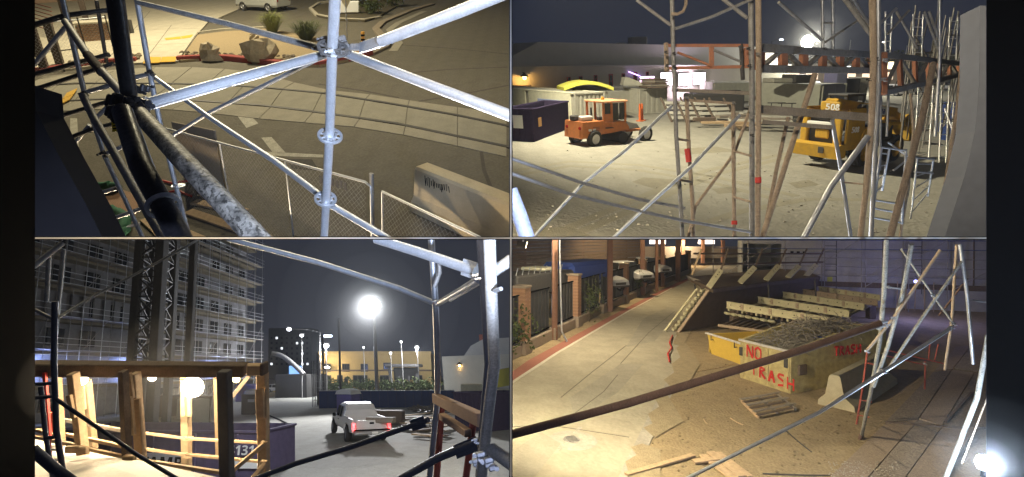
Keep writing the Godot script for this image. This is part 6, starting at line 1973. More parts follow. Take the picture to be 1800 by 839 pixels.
func far_site():
	# hall with warm lamp on the right
	var wall = mats.hall_render
	var a = G(781, 700)
	var b = G(930, 712)
	var T = fr2(a, b)
	var o = thing("hall_end", "pale hall end with a red chimney at the right of the site entrance", "building", a)
	var h = H(a, 627)
	box(T, Vector3(15, h / 2, -8), Vector3(30, h, 16)); part("wall", wall, o)
	prism(T, PackedVector2Array([Vector2(4, h), Vector2(6.5, h + 1.7), Vector2(10, h + 2.6), Vector2(22, h + 2.6), Vector2(26, h)]), -14, -2)
	var rf = part("roof", mats.hall_roof, o)
	box(T, Vector3(9.5, h + 2.9, -3), Vector3(1.6, 1.2, 1.4), 0.05); part("chimney", mats.chimney_red, rf)
	var on = func(px, py, off):
		var r = ray(px, py)
		var n = T.basis.z
		return r * ((a.dot(n) + off) / r.dot(n))
	box(Transform3D(T.basis, on.call(806, 678, 0.05)), Vector3.ZERO, Vector3(1.5, 2.6, 0.12), 0.02); var dr = part("door", mats.frame_red, o)
	box(Transform3D(T.basis, on.call(806, 674, 0.12)), Vector3.ZERO, Vector3(0.5, 0.5, 0.05), 0.01); part("lit_window", glow("door_pane", Color.WHITE, 3.0), dr)
	box(Transform3D(T.basis, on.call(806, 665, 0.1)), Vector3.ZERO, Vector3(2.3, 0.25, 0.2), 0.02); part("lintel", mats.timber_dark, o)
	for q in [[834, 671], [884, 650]]:
		box(Transform3D(T.basis, on.call(q[0], q[1], 0.05)), Vector3.ZERO, Vector3(0.8, 1.3, 0.12), 0.02); part("window", mats.frame_red, o)
	var lp = on.call(807, 643, 0.5)
	var lo = thing("wall_lamp", "warm glowing lamp on the pale hall end above its red door at the site entrance", "lamp", lp)
	lathe(fr(lp), [Vector2(0.08, 0.6), Vector2(0.2, 0.45), Vector2(0.6, 0.2), Vector2(0.66, 0.16)], 16); part("lamp_shade", mats.steel_dark, lo)
	lathe(fr(lp), [Vector2(0.0, -0.22), Vector2(0.2, -0.18), Vector2(0.24, 0.0), Vector2(0.2, 0.2), Vector2(0.0, 0.22)], 14); part("bulb", glow("warm_bulb", Color.WHITE, 1.0), lo)
	bar(lp + rise * 0.62, lp + rise * 0.62 - T.basis.z * 0.5, 0.06, 0.06); part("bracket", mats.steel_dark, lo)
	omni(lo, lp, Color(1.0, 0.78, 0.42), 10.0, 0.2)
	# yellow building
	var yw = stuff("yellow_wall", Color(0.46, 0.33, 0.14), Color(0.40, 0.285, 0.12), 4.0)
	var ya = G(561, 688)
	var yb = G(760, 688)
	var Y = fr2(ya, yb)
	var yl = (yb - ya).length()
	var yo = thing("yellow_building", "two-storey ochre building with shop windows beyond the site fence", "building", ya)
	var yh = H(ya, 622)
	var k = yh / 66.0
	box(Y, Vector3(yl / 2, yh / 2, -8), Vector3(yl, yh, 16)); part("wall", yw, yo)
	box(Y, Vector3(yl / 2, yh + 0.2, -0.2), Vector3(yl + 0.4, 0.7, 0.8), 0.05); part("cornice", yw, yo)
	box(Y, Vector3(yl / 2, yh * 0.55, 0.1), Vector3(yl, 0.35, 0.4), 0.05); part("string_course", mats.timber_dark, yo)
	var px_m = yl / (760.0 - 561.0)
	for q in [[575, 34, 48, 13], [608, 34, 48, 13], [641, 34, 48, 13], [682, 38, 50, 14], [573, 4, 28, 18], [597, 6, 28, 10], [608, 4, 24, 6], [633, 8, 28, 26], [676, 6, 28, 16], [700, 6, 28, 12], [735, 8, 28, 16]]:
		var x = (q[0] - 561) * px_m
		box(Y, Vector3(x, (q[1] + q[2]) / 2.0 * k, 0.06), Vector3(q[3] * px_m, (q[2] - q[1]) * k, 0.16), 0.03)
		var w = part("window", mats.steel_dark, yo)
		for c in 3:
			box(Y, Vector3(x + (c - 1) * q[3] * px_m * 0.31, (q[1] + q[2]) / 2.0 * k, 0.15), Vector3(q[3] * px_m * 0.26, (q[2] - q[1]) * k * 0.86, 0.05), 0.01); part("pane", mats.dark_glass, w)
	# far hotel with lit windows
	var fa = P(478, 690, 260)
	var fo = thing("far_hotel", "dark far hotel block with scattered lit windows above the site road", "building", fa)
	var FT = fr(fa)
	box(FT, Vector3(11, 14, 0), Vector3(22, 36, 10)); part("wall", stuff("hotel_wall", Color(0.12, 0.12, 0.11), Color(0.10, 0.10, 0.09), 5.0), fo)
	for r in 6:
		for c in 8:
			var lit = (r * 5 + c * 3) % 7 == 0 or (c == 6 and r % 2 == 0)
			box(FT, Vector3(1.6 + c * 2.6, 14 + r * 2.6, 5.05), Vector3(1.0, 1.1, 0.15), 0.02)
			part("lit_window" if lit else "window", glow("hotel_lit", Color(0.95, 0.97, 1.0), 1.6) if lit else mats.dark_glass, fo)
	# dark canopy structure on legs behind the hoarding
	var ca = G(712, 692)
	var co = thing("dark_canopy", "dark steel canopy with splayed legs behind the blue hoarding", "canopy", ca)
	var CT = fr(ca)
	var ch = H(ca, 641)
	var m = ca.length() / F
	box(CT, Vector3(0, ch * 0.96, 0), Vector3(56 * m, 5 * m, 5), 0.1); part("roof", mats.steel_dark, co)
	box(CT, Vector3(2 * m, ch * 0.68, -1), Vector3(40 * m, 20 * m, 2), 0.1); part("tank", mats.steel_dark, co)
	for s in [-1.0, 1.0]:
		bar(CT * Vector3(s * 18 * m, 0, 1), CT * Vector3(s * 24 * m, ch * 0.94, 1), 0.5, 0.5); part("leg", mats.steel_dark, co)
		bar(CT * Vector3(s * 8 * m, 0, 1), CT * Vector3(s * 8 * m, ch * 0.6, 1), 0.4, 0.4); part("leg", mats.steel_dark, co)
	# left distance: curved roof, blue lit cabinet, parked things
	var la = G(478, 700)
	var LT = fr2(la, G(534, 700))
	var lo2 = thing("barrel_shed", "dark shed with a curved pale roof edge in the left distance beyond the canopy", "building", la)
	var ll = (G(534, 700) - la).length()
	box(LT, Vector3(ll / 2, 2, -6), Vector3(ll, 4, 10)); part("wall", mats.steel_dark, lo2)
	var rp = []
	for i in 9: rp.append(LT * Vector3(ll * i / 8.0, 4.0 + 3.6 * cos((i / 8.0) * PI * 0.5), 0.3))
	tube(rp, 0.4, 8); part("roof_edge", mats.galv_old, lo2)
	var kp = G(519, 686)
	box(fr(kp), Vector3(0, 3, 0), Vector3(3.0, 5.4, 1.0), 0.1)
	solo("vending_kiosk", glow("kiosk_blue", Color(0.35, 0.65, 1.0), 1.4), "glowing blue kiosk screen at the end of the site road", "kiosk screen")
	var w = G(535, 686)
	box(fr(w), Vector3(0, 1.2, 0), Vector3(5.4, 2.6, 2), 0.1)
	solo("wooden_crate", mats.timber, "ochre wooden crate right of the blue kiosk", "crate")
	for q in [[486, 690, 0.2, "pale car parked at the left end of the site road"], [588, 688, 1.4, "dark car parked before the ochre building"], [602, 689, 1.6, "silver car parked before the ochre building"]]:
		suv(fr(G(q[0], q[1]), q[2]), q[3], "parked_car", mats.car_pale, "cars beyond the site")
	# hedge and mesh fence behind the hoarding
	for i in 7:
		var g = G(570 + i * 30, 694)
		leaves(g + rise * 1.6, Vector3(4.5, 1.8, 2.0), 420, 0.35)
	tag(solo("hedge_row", mats.leaf_dark, "dark hedge behind the blue hoarding before the ochre building", "hedge"), "", "", "", "stuff")
	for q in [[568, 560, 712, "tall grey fence mast at the left end of the blue hoarding"], [598, 560, 712, "tall bare mast behind the portable toilet"], [558, 590, 712, "shorter grey mast beside the left end of the hoarding"]]:
		var g = G(q[0], q[2])
		tube([g, g + rise * H(g, q[1] + (30 if q[0] < 570 else 0))], 0.16, 8)
		solo("fence_mast", mats.steel_dark, q[3], "mast", "tall masts by the hoarding")
	var m0 = G(548, 716)
	var m1 = G(572, 712)
	for i in 10:
		tube([m0.lerp(m1, i / 9.0), m0.lerp(m1, i / 9.0) + rise * 6.0], 0.05, 5)
	for i in 8: tube([m0 + rise * i * 0.8, m1 + rise * i * 0.8], 0.04, 5)
	tag(solo("mesh_gate", mats.steel_dark, "dark mesh gate at the left end of the blue hoarding", "gate"), "", "", "", "stuff")
	# lamps
	var g = G(663, 711)
	var top = H(g, 538)
	var fl = thing("flood_mast", "tall slim mast with the blazing white floodlight in the middle of the site entrance sky", "floodlight", g)
	tube([g, g + rise * top], 0.3, 10, 0.2); part("mast", mats.galv_old, fl)
	var lm = glow("flood_cool", Color(0.95, 1.0, 0.98), 30.0)
	for kk in [[0.0, 0.0]]:
		var TT = fr(g + rise * (top + kk[1]) + Vector3(kk[0], 0, 0) + back * 0.4)
		lathe(Transform3D(TT.basis * Basis(Vector3.RIGHT, PI / 2), TT.origin), [Vector2(0.0, 0.5), Vector2(0.4, 0.46), Vector2(0.75, 0.34), Vector2(1.02, 0.14), Vector2(1.12, 0.0)], 36); part("lamp_lens", lm, fl)
		lathe(Transform3D(TT.basis * Basis(Vector3.RIGHT, PI / 2), TT.origin), [Vector2(1.16, 0.0), Vector2(1.16, -0.15), Vector2(0.5, -0.5), Vector2(0.0, -0.5)], 36); part("lamp_head", mats.steel_dark, fl)
	spot(fl, g + rise * top + back * 1.8, L(-9, 0, 24), Color(0.97, 0.98, 1.0), 3000.0, 30.0, 0.9)
	glare_fog("lamp_glare_fog", g + rise * top + back * 0.4, 13.0, 0.0028)
	for q in [[563, 700, 582, -14.0, 0.85, "curved-arm street lamp, upper of the two lamps left of the tall masts"], [530, 700, 590, 0.0, 0.7, "street lamp just below the curved-arm lamp"], [574, 700, 608, 0.0, 1.1, "street lamp before the ochre building wall top"], [737, 694, 611, 0.0, 0.8, "bright street lamp right of the ochre building"], [709, 694, 601, 0.0, 0.4, "dim street lamp above the dark steel canopy"], [689, 694, 621, 0.0, 0.5, "small lamp on the roof line of the ochre building"], [641, 694, 611, 0.0, 0.35, "faint far lamp left of the floodlight mast"]]:
		var gg = G(q[0], q[1])
		var mm = gg.length() / F
		street_lamp("street_lamp", q[5], gg, H(gg, q[2]), Vector3(q[3] * mm * 3.6 if q[3] != 0.0 else 0.0, 0, 0), Vector3(5.5, 4.0, 2.0) * mm * q[4] * 1.6, Color(0.95, 0.97, 1.0), 16.0, 260.0 if q[4] == 1.1 or q[4] == 0.8 else 0.0, mats.galv_old, "street lamps beyond the site")
	# unseen fill lamp added above the near left, to lighten the pickup
	var yp = Vector3(-4.5, 2.0, -16.0)
	var keep = planes
	planes = []
	var yo2 = thing("entrance_fill_lamp", "unseen fill lamp added above the near part of the site entrance", "floodlight", yp)
	box(fr(yp), Vector3.ZERO, Vector3(0.6, 0.18, 0.4), 0.04); part("housing", mats.steel_dark, yo2)
	box(fr(yp), Vector3(0, -0.11, 0), Vector3(0.5, 0.03, 0.32), 0.01); part("lamp_lens", glow("fill_lens", Color(0.9, 0.95, 1.0), 10.0), yo2)
	tube([yp + rise * 0.1, yp + rise * 0.8], 0.02, 6); part("hanger", mats.steel_dark, yo2)
	spot(yo2, yp - rise * 0.2, L(-8, 0, 30), Color(0.92, 0.95, 1.0), 270.0, 37.0, 0.25)
	planes = keep
	var sp = P(575, 591, 110)
	box(fr(sp), Vector3.ZERO, Vector3(1.8, 0.5, 0.4), 0.1)
	solo("lit_sign", glow("sign_lav", Color(0.8, 0.85, 1.0), 6.0), "white lit sign bar above the street lamp before the ochre building", "lit sign")
	var wp = P(574, 646, 116.5)
	var wo = thing("facade_lamp", "bright white wall light on the left of the ochre building", "lamp", wp)
	lathe(fr(wp), [Vector2(0.0, -0.3), Vector2(0.5, -0.2), Vector2(0.6, 0.1), Vector2(0.0, 0.3)], 14); part("bulb", glow("facade_bulb", Color(1.0, 0.97, 0.85), 12.0), wo)
	omni(wo, wp + back * 0.9, Color(1.0, 0.93, 0.78), 60.0, 0.4)

func entrance_scaffold():
	var old = mats.galv_old
	var gv = mats.galv
	var nav = stuff("navy_tube", Color(0.07, 0.075, 0.10), Color(0.05, 0.055, 0.07), 0.4, 0.5, 0.2)
	var o = thing("frame_scaffold", "near scaffold posts with flat-ended braces and orange frames at the right of the site entrance", "scaffold", P(850, 870, 3))
	tubes(o, [
		["standard", old, 0.026, 858, 380, 2.0, 862, 500, 2.1, 868, 640, 2.2, 852, 770, 2.3, 842, 870, 2.4],
		["standard", nav, 0.022, 842, 390, 2.3, 850, 500, 2.35, 858, 640, 2.45, 848, 760, 2.55, 840, 860, 2.6],
		["standard", gv, 0.0242, 757, 420, 3.6, 765, 540, 3.7, 768, 640, 3.8, 768, 700, 3.9, 752, 860, 4.1],
		["standard", mats.scaffold_red, 0.028, 776, 705, 4.1, 765, 860, 4.3],
		["standard", mats.scaffold_red, 0.026, 832, 735, 3.6, 814, 870, 3.8],
		["brace", gv, 0.021, 400, 420, 3.9, 560, 462, 3.9, 700, 507, 3.8, 762, 533, 3.7],
		["brace", gv, 0.021, 767, 535, 3.7, 842, 492, 2.5],
		["brace", gv, 0.026, 660, 420, 2.7, 740, 445, 2.6, 836, 477, 2.4],
		["brace", old, 0.024, 866, 478, 2.15, 905, 452, 2.1],
		["brace", nav, 0.022, 835, 778, 2.6, 770, 805, 2.8, 690, 850, 3.0],
		["brace", nav, 0.022, 752, 738, 4.0, 620, 785, 4.2, 520, 815, 4.4, 440, 845, 4.5],
		["brace", old, 0.028, 862, 790, 2.2, 905, 820, 2.1],
		["hook", old, 0.016, 758, 455, 3.5, 770, 450, 3.5, 772, 480, 3.5, 762, 505, 3.5]])
	bar(P(838, 780, 2.58), P(800, 795, 2.7), 0.07, 0.012, Vector3.UP); part("brace_end", nav, o)
	bar(P(745, 741, 4.0), P(722, 749, 4.05), 0.09, 0.012, Vector3.UP); part("brace_end", nav, o)
	bar(P(836, 477, 2.4), P(812, 469, 2.45), 0.08, 0.012, Vector3.UP); part("brace_end", gv, o)
	bar(P(842, 492, 2.5), P(790, 524, 3.2), 0.05, 0.012, Vector3.UP); part("brace_end", gv, o)
	bar(P(764, 700, 3.9), P(846, 739, 2.7), 0.07, 0.05, Vector3.UP); part("top_bar", stuff("frame_tan", Color(0.42, 0.28, 0.19), Color(0.32, 0.22, 0.15), 0.4), o)
	bar(P(776, 732, 4.0), P(822, 762, 3.5), 0.05, 0.05, Vector3.UP); part("mid_bar", mats.frame_tan, o)
	for q in [[848, 805, 2.3, 0.05], [862, 815, 2.2, 0.05], [838, 815, 2.4, 0.04], [880, 806, 2.2, 0.03], [836, 776, 2.5, 0.025], [766, 533, 3.6, 0.03], [838, 488, 2.35, 0.025]]:
		coupler(o, P(q[0], q[1], q[2]), Vector3(1, 0.3, 0), q[3], gv)
	tubes(o, [["pin", gv, 0.008, 868, 512, 2.05, 880, 508, 2.0]])
	# dark frames at the left
	var l = thing("frame_scaffold", "dark scaffold frame with a long slanting brace at the left of the site entrance", "scaffold", P(100, 870, 3))
	tubes(l, [
		["standard", nav, 0.026, 95, 530, 5.0, 93, 640, 5.0, 98, 760, 5.1, 112, 845, 5.2],
		["standard", nav, 0.022, 70, 680, 5.2, 78, 760, 5.2, 92, 845, 5.3],
		["rung", nav, 0.018, 60, 676, 5.1, 95, 674, 5.1],
		["rung", nav, 0.018, 60, 700, 5.1, 95, 697, 5.1],
		["rung", nav, 0.018, 80, 771, 5.1, 100, 768, 5.1],
		["brace", nav, 0.018, 97, 702, 4.9, 170, 752, 4.9, 240, 800, 4.9, 310, 842, 4.9],
		["brace", nav, 0.034, 55, 790, 3.4, 95, 825, 3.4, 130, 850, 3.4],
		["ladder_rail", stuff("ladder_red", Color(0.4, 0.04, 0.04), Color(0.3, 0.04, 0.04), 0.5), 0.012, 86, 770, 6.0, 90, 845, 6.0],
		["ladder_rail", mats.steel_dark, 0.012, 103, 770, 6.0, 104, 845, 6.0],
		["brace", old, 0.014, 95, 562, 5.0, 165, 520, 5.4, 275, 462, 5.8, 350, 420, 6.0],
		["brace", old, 0.022, 55, 470, 4.0, 108, 428, 4.2],
		["standard", old, 0.022, 85, 440, 6.0, 80, 530, 6.0],
		["standard", old, 0.022, 110, 440, 6.2, 98, 560, 6.0],
		["brace", old, 0.016, 60, 545, 5.0, 93, 562, 5.0]])
	for y in [790, 808, 826]: tubes(l, [["rung", mats.rim_white, 0.012, 88, y, 6.0, 103, y + 2, 6.0]])

# ================= service alley (lower right) =================
func service_alley():
	area(410, 5.2, 900, 1733, 0, 422, 0.0)
	var dirt = stuff("alley_dirt", Color(0.33, 0.255, 0.15), Color(0.235, 0.18, 0.105), 2.2, 0.95, 0.0, 0.5, 1.0, 0.06)
	quad(L(-3, 0, 7), L(70, 0, 7), L(70, 0, 140), L(-3, 0, 140))
	struct("ground_dirt", dirt)
	var road = stuff("alley_concrete", Color(0.38, 0.345, 0.26), Color(0.315, 0.285, 0.21), 4.5, 0.9, 0.0, 0.35, 0.4, 0.03)
	var road2 = stuff("alley_patch", Color(0.33, 0.305, 0.24), Color(0.275, 0.25, 0.195), 3.0, 0.9, 0.0, 0.35, 0.4, 0.04)
	gpoly([880, 690, 979, 622, 1105, 547, 1215, 483, 1290, 447, 1345, 447, 1290, 480, 1225, 520, 1188, 588, 1203, 620, 1183, 668, 1090, 850, 880, 850], 0.012)
	var rd = struct("road_alley", road)
	for q in [[1000, 700, 1090, 640, 1130, 640, 1085, 690, 1010, 740], [1130, 560, 1175, 540, 1190, 556, 1150, 600, 1100, 610], [905, 790, 950, 760, 985, 780, 940, 838, 905, 838]]:
		gpoly(q, 0.017)
		struct("road_patch", road2)
	for q in [[900, 752, 960, 748, 1040, 760, 1105, 770], [1085, 660, 1060, 690, 1000, 735], [1090, 640, 1140, 585, 1185, 548], [985, 700, 1040, 655, 1100, 608]]:
		strip(Gs(q, 0.0), 0.03, 0.022)
		part("crack", plain_mat("crack_dark", Color(0.13, 0.115, 0.085), 0.95), rd)
	# tongues of dirt spilled over the edge of the concrete
	for q in [[1203, 600, 1188, 612, 1195, 628, 1180, 640, 1184, 655, 1166, 668, 1178, 680, 1200, 690, 1230, 640], [1170, 690, 1150, 700, 1158, 715, 1138, 728, 1146, 745, 1130, 752, 1150, 770, 1200, 740], [1128, 780, 1108, 786, 1118, 800, 1098, 812, 1108, 842, 1160, 842, 1160, 790], [1192, 560, 1180, 574, 1190, 588, 1182, 604, 1200, 610, 1215, 580]]:
		gpoly(q, 0.034)
		struct("ground_dirt_spill", stuff("dirt_spill", Color(0.35, 0.285, 0.18), Color(0.26, 0.205, 0.125), 1.3, 0.95, 0.0, 0.6, 1.0, 0.15))
	# gutter strip of separate concrete lengths along the dirt edge
	var gut = [1203, 622, 1192, 650, 1180, 672, 1167, 700, 1152, 730, 1138, 760, 1124, 790, 1108, 825, 1098, 850]
	for i in range(0, gut.size() - 2, 2):
		var p = G(gut[i], gut[i + 1])
		var q = G(gut[i + 2], gut[i + 3])
		strip([p.lerp(q, 0.012), p.lerp(q, 0.982)], 0.34, 0.024)
		part("gutter_block", mats.concrete, rd)
	# red margin and white line
	gpoly([880, 668, 927, 634, 1018, 585, 1103, 540, 1168, 507, 1213, 486, 1217, 489, 1180, 508, 1105, 548, 979, 621, 900, 673, 880, 688], 0.018)
	struct("road_margin", stuff("margin_red", Color(0.31, 0.13, 0.095), Color(0.25, 0.115, 0.085), 1.6, 0.9, 0.0, 0.4, 0.4, 0.05))
	strip(Gs([886, 683, 900, 673, 979, 621, 1105, 547, 1180, 507]), 0.14, 0.022)
	struct("road_line", stuff("line_white", Color(0.58, 0.54, 0.44), Color(0.45, 0.41, 0.33), 0.8))
	# round concrete collar with manhole cover
	var mg = G(1006, 775)
	var mo = thing("manhole", "round manhole cover set in a pale concrete collar in the alley", "manhole", mg)
	lathe(fr(mg), [Vector2(0.0, 0.016), Vector2(0.6, 0.016), Vector2(0.62, 0.01)], 36); part("collar", mats.concrete, mo)
	var mc = G(1004, 774)
	lathe(fr(mc), [Vector2(0.0, 0.035), Vector2(0.2, 0.035), Vector2(0.215, 0.018)], 24); part("cover", mats.galv_old, mo)
	for k in 5:
		box(fr(mc, 0.3), Vector3(0, 0.037, -0.14 + k * 0.07), Vector3(0.26, 0.008, 0.02)); part("cover_rib", mats.steel_dark, mo)
	strip(Gs([981, 793, 1020, 752]), 0.1, 0.02)
	part("paint_mark", mats.worn_white, mo)
	alley_fence()
	form_table()
	rubbish_skip()
	alley_small()
	back_wall()
	alley_scaffold()
	# lamps: one on the partition at the upper left corner, two hung high over the alley, and an added lamp behind the viewer as front fill for the yard scaffold
	planes = []
	for q in [[Vector3(0.24, -0.14, -10.9), Vector3(9.5, -5.2, -21), Color(1.0, 0.93, 0.78), 108.0, 80.0, 0.24, "floodlight fixed at the upper left corner of the alley"], [Vector3(2.6, 1.7, -23.5), Vector3(5.5, -5.2, -25), Color(1.0, 0.92, 0.77), 78.0, 70.0, 0.4, "nearer lamp hung high over the alley"], [Vector3(9.0, 5.0, -40), Vector3(13, -5.2, -43), Color(1.0, 0.90, 0.70), 110.0, 70.0, 0.4, "farther lamp hung high over the alley"], [Vector3(-0.9, 1.5, 1.3), Vector3(3.3, 0.9, -6.5), Color(1.0, 0.94, 0.84), 46.0, 31.0, 0.3, "fill lamp added behind the viewer to light the plant yard scaffold"]]:
		var o = thing("site_flood_lamp", q[6], "floodlight", q[0])
		var X = Transform3D(Basis.looking_at(q[1] - q[0], Vector3.UP), q[0])
		var z = q[5]
		box(X, Vector3(0, 0, z * 0.24), Vector3(z, z * 0.72, z * 0.32), 0.02); part("housing", mats.steel_dark, o)
		box(X, Vector3(0, 0, z * 0.06), Vector3(z * 0.88, z * 0.6, 0.015), 0.004); part("lamp_lens", glow("alley_lens", Color(1.0, 0.92, 0.74), 10.0), o)
		tube([q[0] + Vector3(0, z * 0.3, 0.1), q[0] + Vector3(0, z * 0.9 if q[5] < 0.3 else 1.0, 0.1)], 0.02, 8); part("bracket", mats.galv, o)
		spot(o, q[0] + (q[1] - q[0]).normalized() * 0.06, q[1], q[2], q[3], q[4], z * 0.4)

func alley_fence():
	var brick = [stuff("pier_a", Color(0.34, 0.20, 0.12), Color(0.26, 0.15, 0.09), 0.4), stuff("pier_b", Color(0.29, 0.165, 0.10), Color(0.22, 0.125, 0.075), 0.4)]
	var pierm = [[927, 623], [978, 596], [1018, 575], [1062, 551], [1103, 532], [1135, 516], [1168, 501], [1195, 489], [1213, 481]]
	var base = []
	for q in pierm: base.append(G(q[0], q[1]))
	base.insert(0, base[0] * 2.0 - base[1])
	var o = thing("brick_fence", "brick pier fence with dark mesh panels and a low plinth along the alley", "fence", base[1])
	for i in base.size():
		var T = fr2(base[i], base[mini(i + 1, base.size() - 1)] if i < base.size() - 1 else base[i] * 2.0 - base[i - 1])
		var h = 2.85
		box(T, Vector3(0, 0.3, -0.3), Vector3(0.72, 0.6, 0.72), 0.03); part("pier_base", stuff("pier_base", Color(0.26, 0.21, 0.16), Color(0.2, 0.16, 0.12), 1.0), o)
		if i == 2 or i == 4: continue
		if i < 5:
			var rows = 26
			for r in rows:
				var hh = (h - 0.6) / rows
				for c in 2:
					var off = 0.14 if r % 2 else -0.14
					box(T, Vector3((-0.31 + off) / 2.0 if c == 0 else (0.31 + off) / 2.0, 0.6 + hh * (r + 0.5), -0.3), Vector3((0.31 + off if c == 0 else 0.31 - off) - 0.012, hh - 0.012, 0.6), 0.0)
					part("brick", brick[(r + c) % 2], o)
		else:
			box(T, Vector3(0, 0.6 + (h - 0.6) / 2, -0.3), Vector3(0.6, h - 0.6, 0.6), 0.01); part("pier", brick[i % 2], o)
		box(T, Vector3(0, h + 0.05, -0.3), Vector3(0.7, 0.1, 0.7), 0.02); part("pier_cap", mats.pier_base, o)
	var dark = stuff("mesh_dark", Color(0.022, 0.024, 0.026), Color(0.034, 0.036, 0.038), 0.8, 0.6, 0.0, 0.5, 0.2)
	for i in base.size() - 1:
		var a = base[i]
		var b = base[i + 1]
		var T = fr2(a, b)
		var l = (b - a).length()
		box(T, Vector3(l / 2, 0.25, -0.3), Vector3(l - 0.72, 0.5, 0.4), 0.03); part("plinth", mats.pier_base, o)
		box(T, Vector3(l / 2, 1.55, -0.34), Vector3(l - 0.62, 2.0, 0.05), 0.005); part("mesh_panel", dark, o)
		for y in [0.6, 2.55]:
			box(T, Vector3(l / 2, y, -0.28), Vector3(l - 0.62, 0.06, 0.07), 0.01); part("panel_rail", mats.black, o)
		var n = 7
		for k in n:
			box(T, Vector3(0.4 + (l - 0.8) * k / (n - 1.0), 1.55, -0.28), Vector3(0.025, 1.9, 0.03)); part("panel_bar", mats.steel_dark, o)
	# creepers
	for q in [[0, 0.55, 1.3, 1.2, 1.2, 520, "dark creeper spreading over the fence at the far left of the alley"], [3, 0.35, 1.4, 0.75, 1.3, 420, "narrow green creeper climbing the fence beside a brick pier"], [5, 0.5, 1.3, 0.6, 1.0, 200, "small creeper further along the alley fence"]]:
		var a = base[q[0]].lerp(base[q[0] + 1], q[1])
		var c = thing("creeper", q[6], "plant", a, "creepers on the fence")
		leaves(a + rise * q[2] + Vector3(0.1, 0, 0.1), Vector3(q[3], q[4], 0.35), q[5], 0.085); part("foliage", mats.leaf_dark, c)
		tube([a, a + rise * 1.2], 0.03, 5); part("stem", mats.timber_dark, c)
	# tall brown posts behind the fence
	var brown = stuff("post_rust", Color(0.20, 0.105, 0.07), Color(0.14, 0.075, 0.05), 0.7)
	var t = 0
	for q in [[976, 598, 0.24, 432], [1073, 548, 0.3, 424], [1130, 520, 0.3, 420], [1165, 505, 0.3, 420], [1192, 495, 0.4, 420], [1155, 512, 0.2, 420]]:
		var g = G(q[0], q[1])
		box(fr(g + Vector3(-0.05, 0, -0.1)), Vector3(0, 2.9, 0), Vector3(q[2] * 1.15, 5.8, 0.28), 0.02)
		solo("steel_post", brown, "tall red-brown steel post along the alley fence, %s from the left" % ["first", "second", "third", "fifth", "sixth", "fourth"][t], "post", "red-brown posts along the alley")
		t += 1
	var pg = G(990, 601)
	tube([pg + rise * 0.02 + Vector3(0.15, 0, 0.1), pg + rise * 0.5 + Vector3(-0.1, 0, 0), pg + rise * 5.2 + Vector3(-0.22, 0, 0)], 0.05, 8)
	solo("conduit_pipe", mats.galv, "pale conduit pipe running down the first red-brown post", "pipe")
	# board fence and vehicles behind
	var wb = mats.timber_grey
	var fa = L(-1.5, 0, 33)
	var fb = L(13.5, 0, 52)
	var W = fr2(fa, fb)
	var wl = (fb - fa).length()
	var wo = thing("board_fence", "brown horizontal board fence behind the parked trucks beyond the alley", "fence", fa)
	for k in 12:
		box(W, Vector3(wl / 2, 2.2 + k * 0.26, 0), Vector3(wl, 0.22, 0.05), 0.01); part("board", stuff("fence_board", Color(0.22, 0.155, 0.11), Color(0.16, 0.115, 0.085), 1.2), wo)
	for k in 7:
		box(W, Vector3(wl * k / 6.0, 2.6, -0.08), Vector3(0.14, 5.2, 0.1), 0.01); part("post", brown, wo)
	var tr = thing("flatbed_truck", "dark truck bed with a blue tarpaulin behind the brick fence", "truck", L(1.5, 0, 27.5))
	var TT = fr2(L(-0.6, 0, 27), L(8.5, 0, 39))
	box(TT, Vector3(3.5, 2.4, 0), Vector3(7.0, 1.2, 2.2), 0.1); part("cargo_bed", mats.steel_dark, tr)
	box(TT, Vector3(8.2, 2.75, 0), Vector3(5.4, 1.3, 2.3), 0.25); part("tarpaulin", stuff("tarp_blue", Color(0.03, 0.065, 0.30), Color(0.025, 0.05, 0.22), 1.2, 0.6), tr)
	box(TT, Vector3(3.3, 3.15, 0.2), Vector3(1.5, 0.2, 1.6), 0.08); part("hatch", stuff("cream_paint", Color.WHITE, Color.WHITE), tr)
	for x in [1.0, 6.0, 10.0]: wheel(tr, TT * Vector3(x, 0.5, 1.0), TT.basis.z, 0.5, 0.3, mats.rubber, mats.rim_white)
	for i in 9:
		tube([TT * Vector3(i * 0.55, 3.0, 1.0), TT * Vector3(i * 0.55 + 0.3, 3.35, 0.9)], 0.03, 5); part("rack_bar", mats.galv, tr)
	t = 0
	for q in [[L(9.6, 0, 43), "white van behind the alley fence left of the far posts"], [L(13.2, 0, 50), "pale car roof behind the alley fence further along"], [L(6.2, 0, 37), "silver car roof behind the blue tarpaulin"]]:
		var o3 = suv(fr(q[0] + rise * 1.1, -1.0), q[1], "parked_car", mats.car_pale, "cars behind the alley fence")
		t += 1

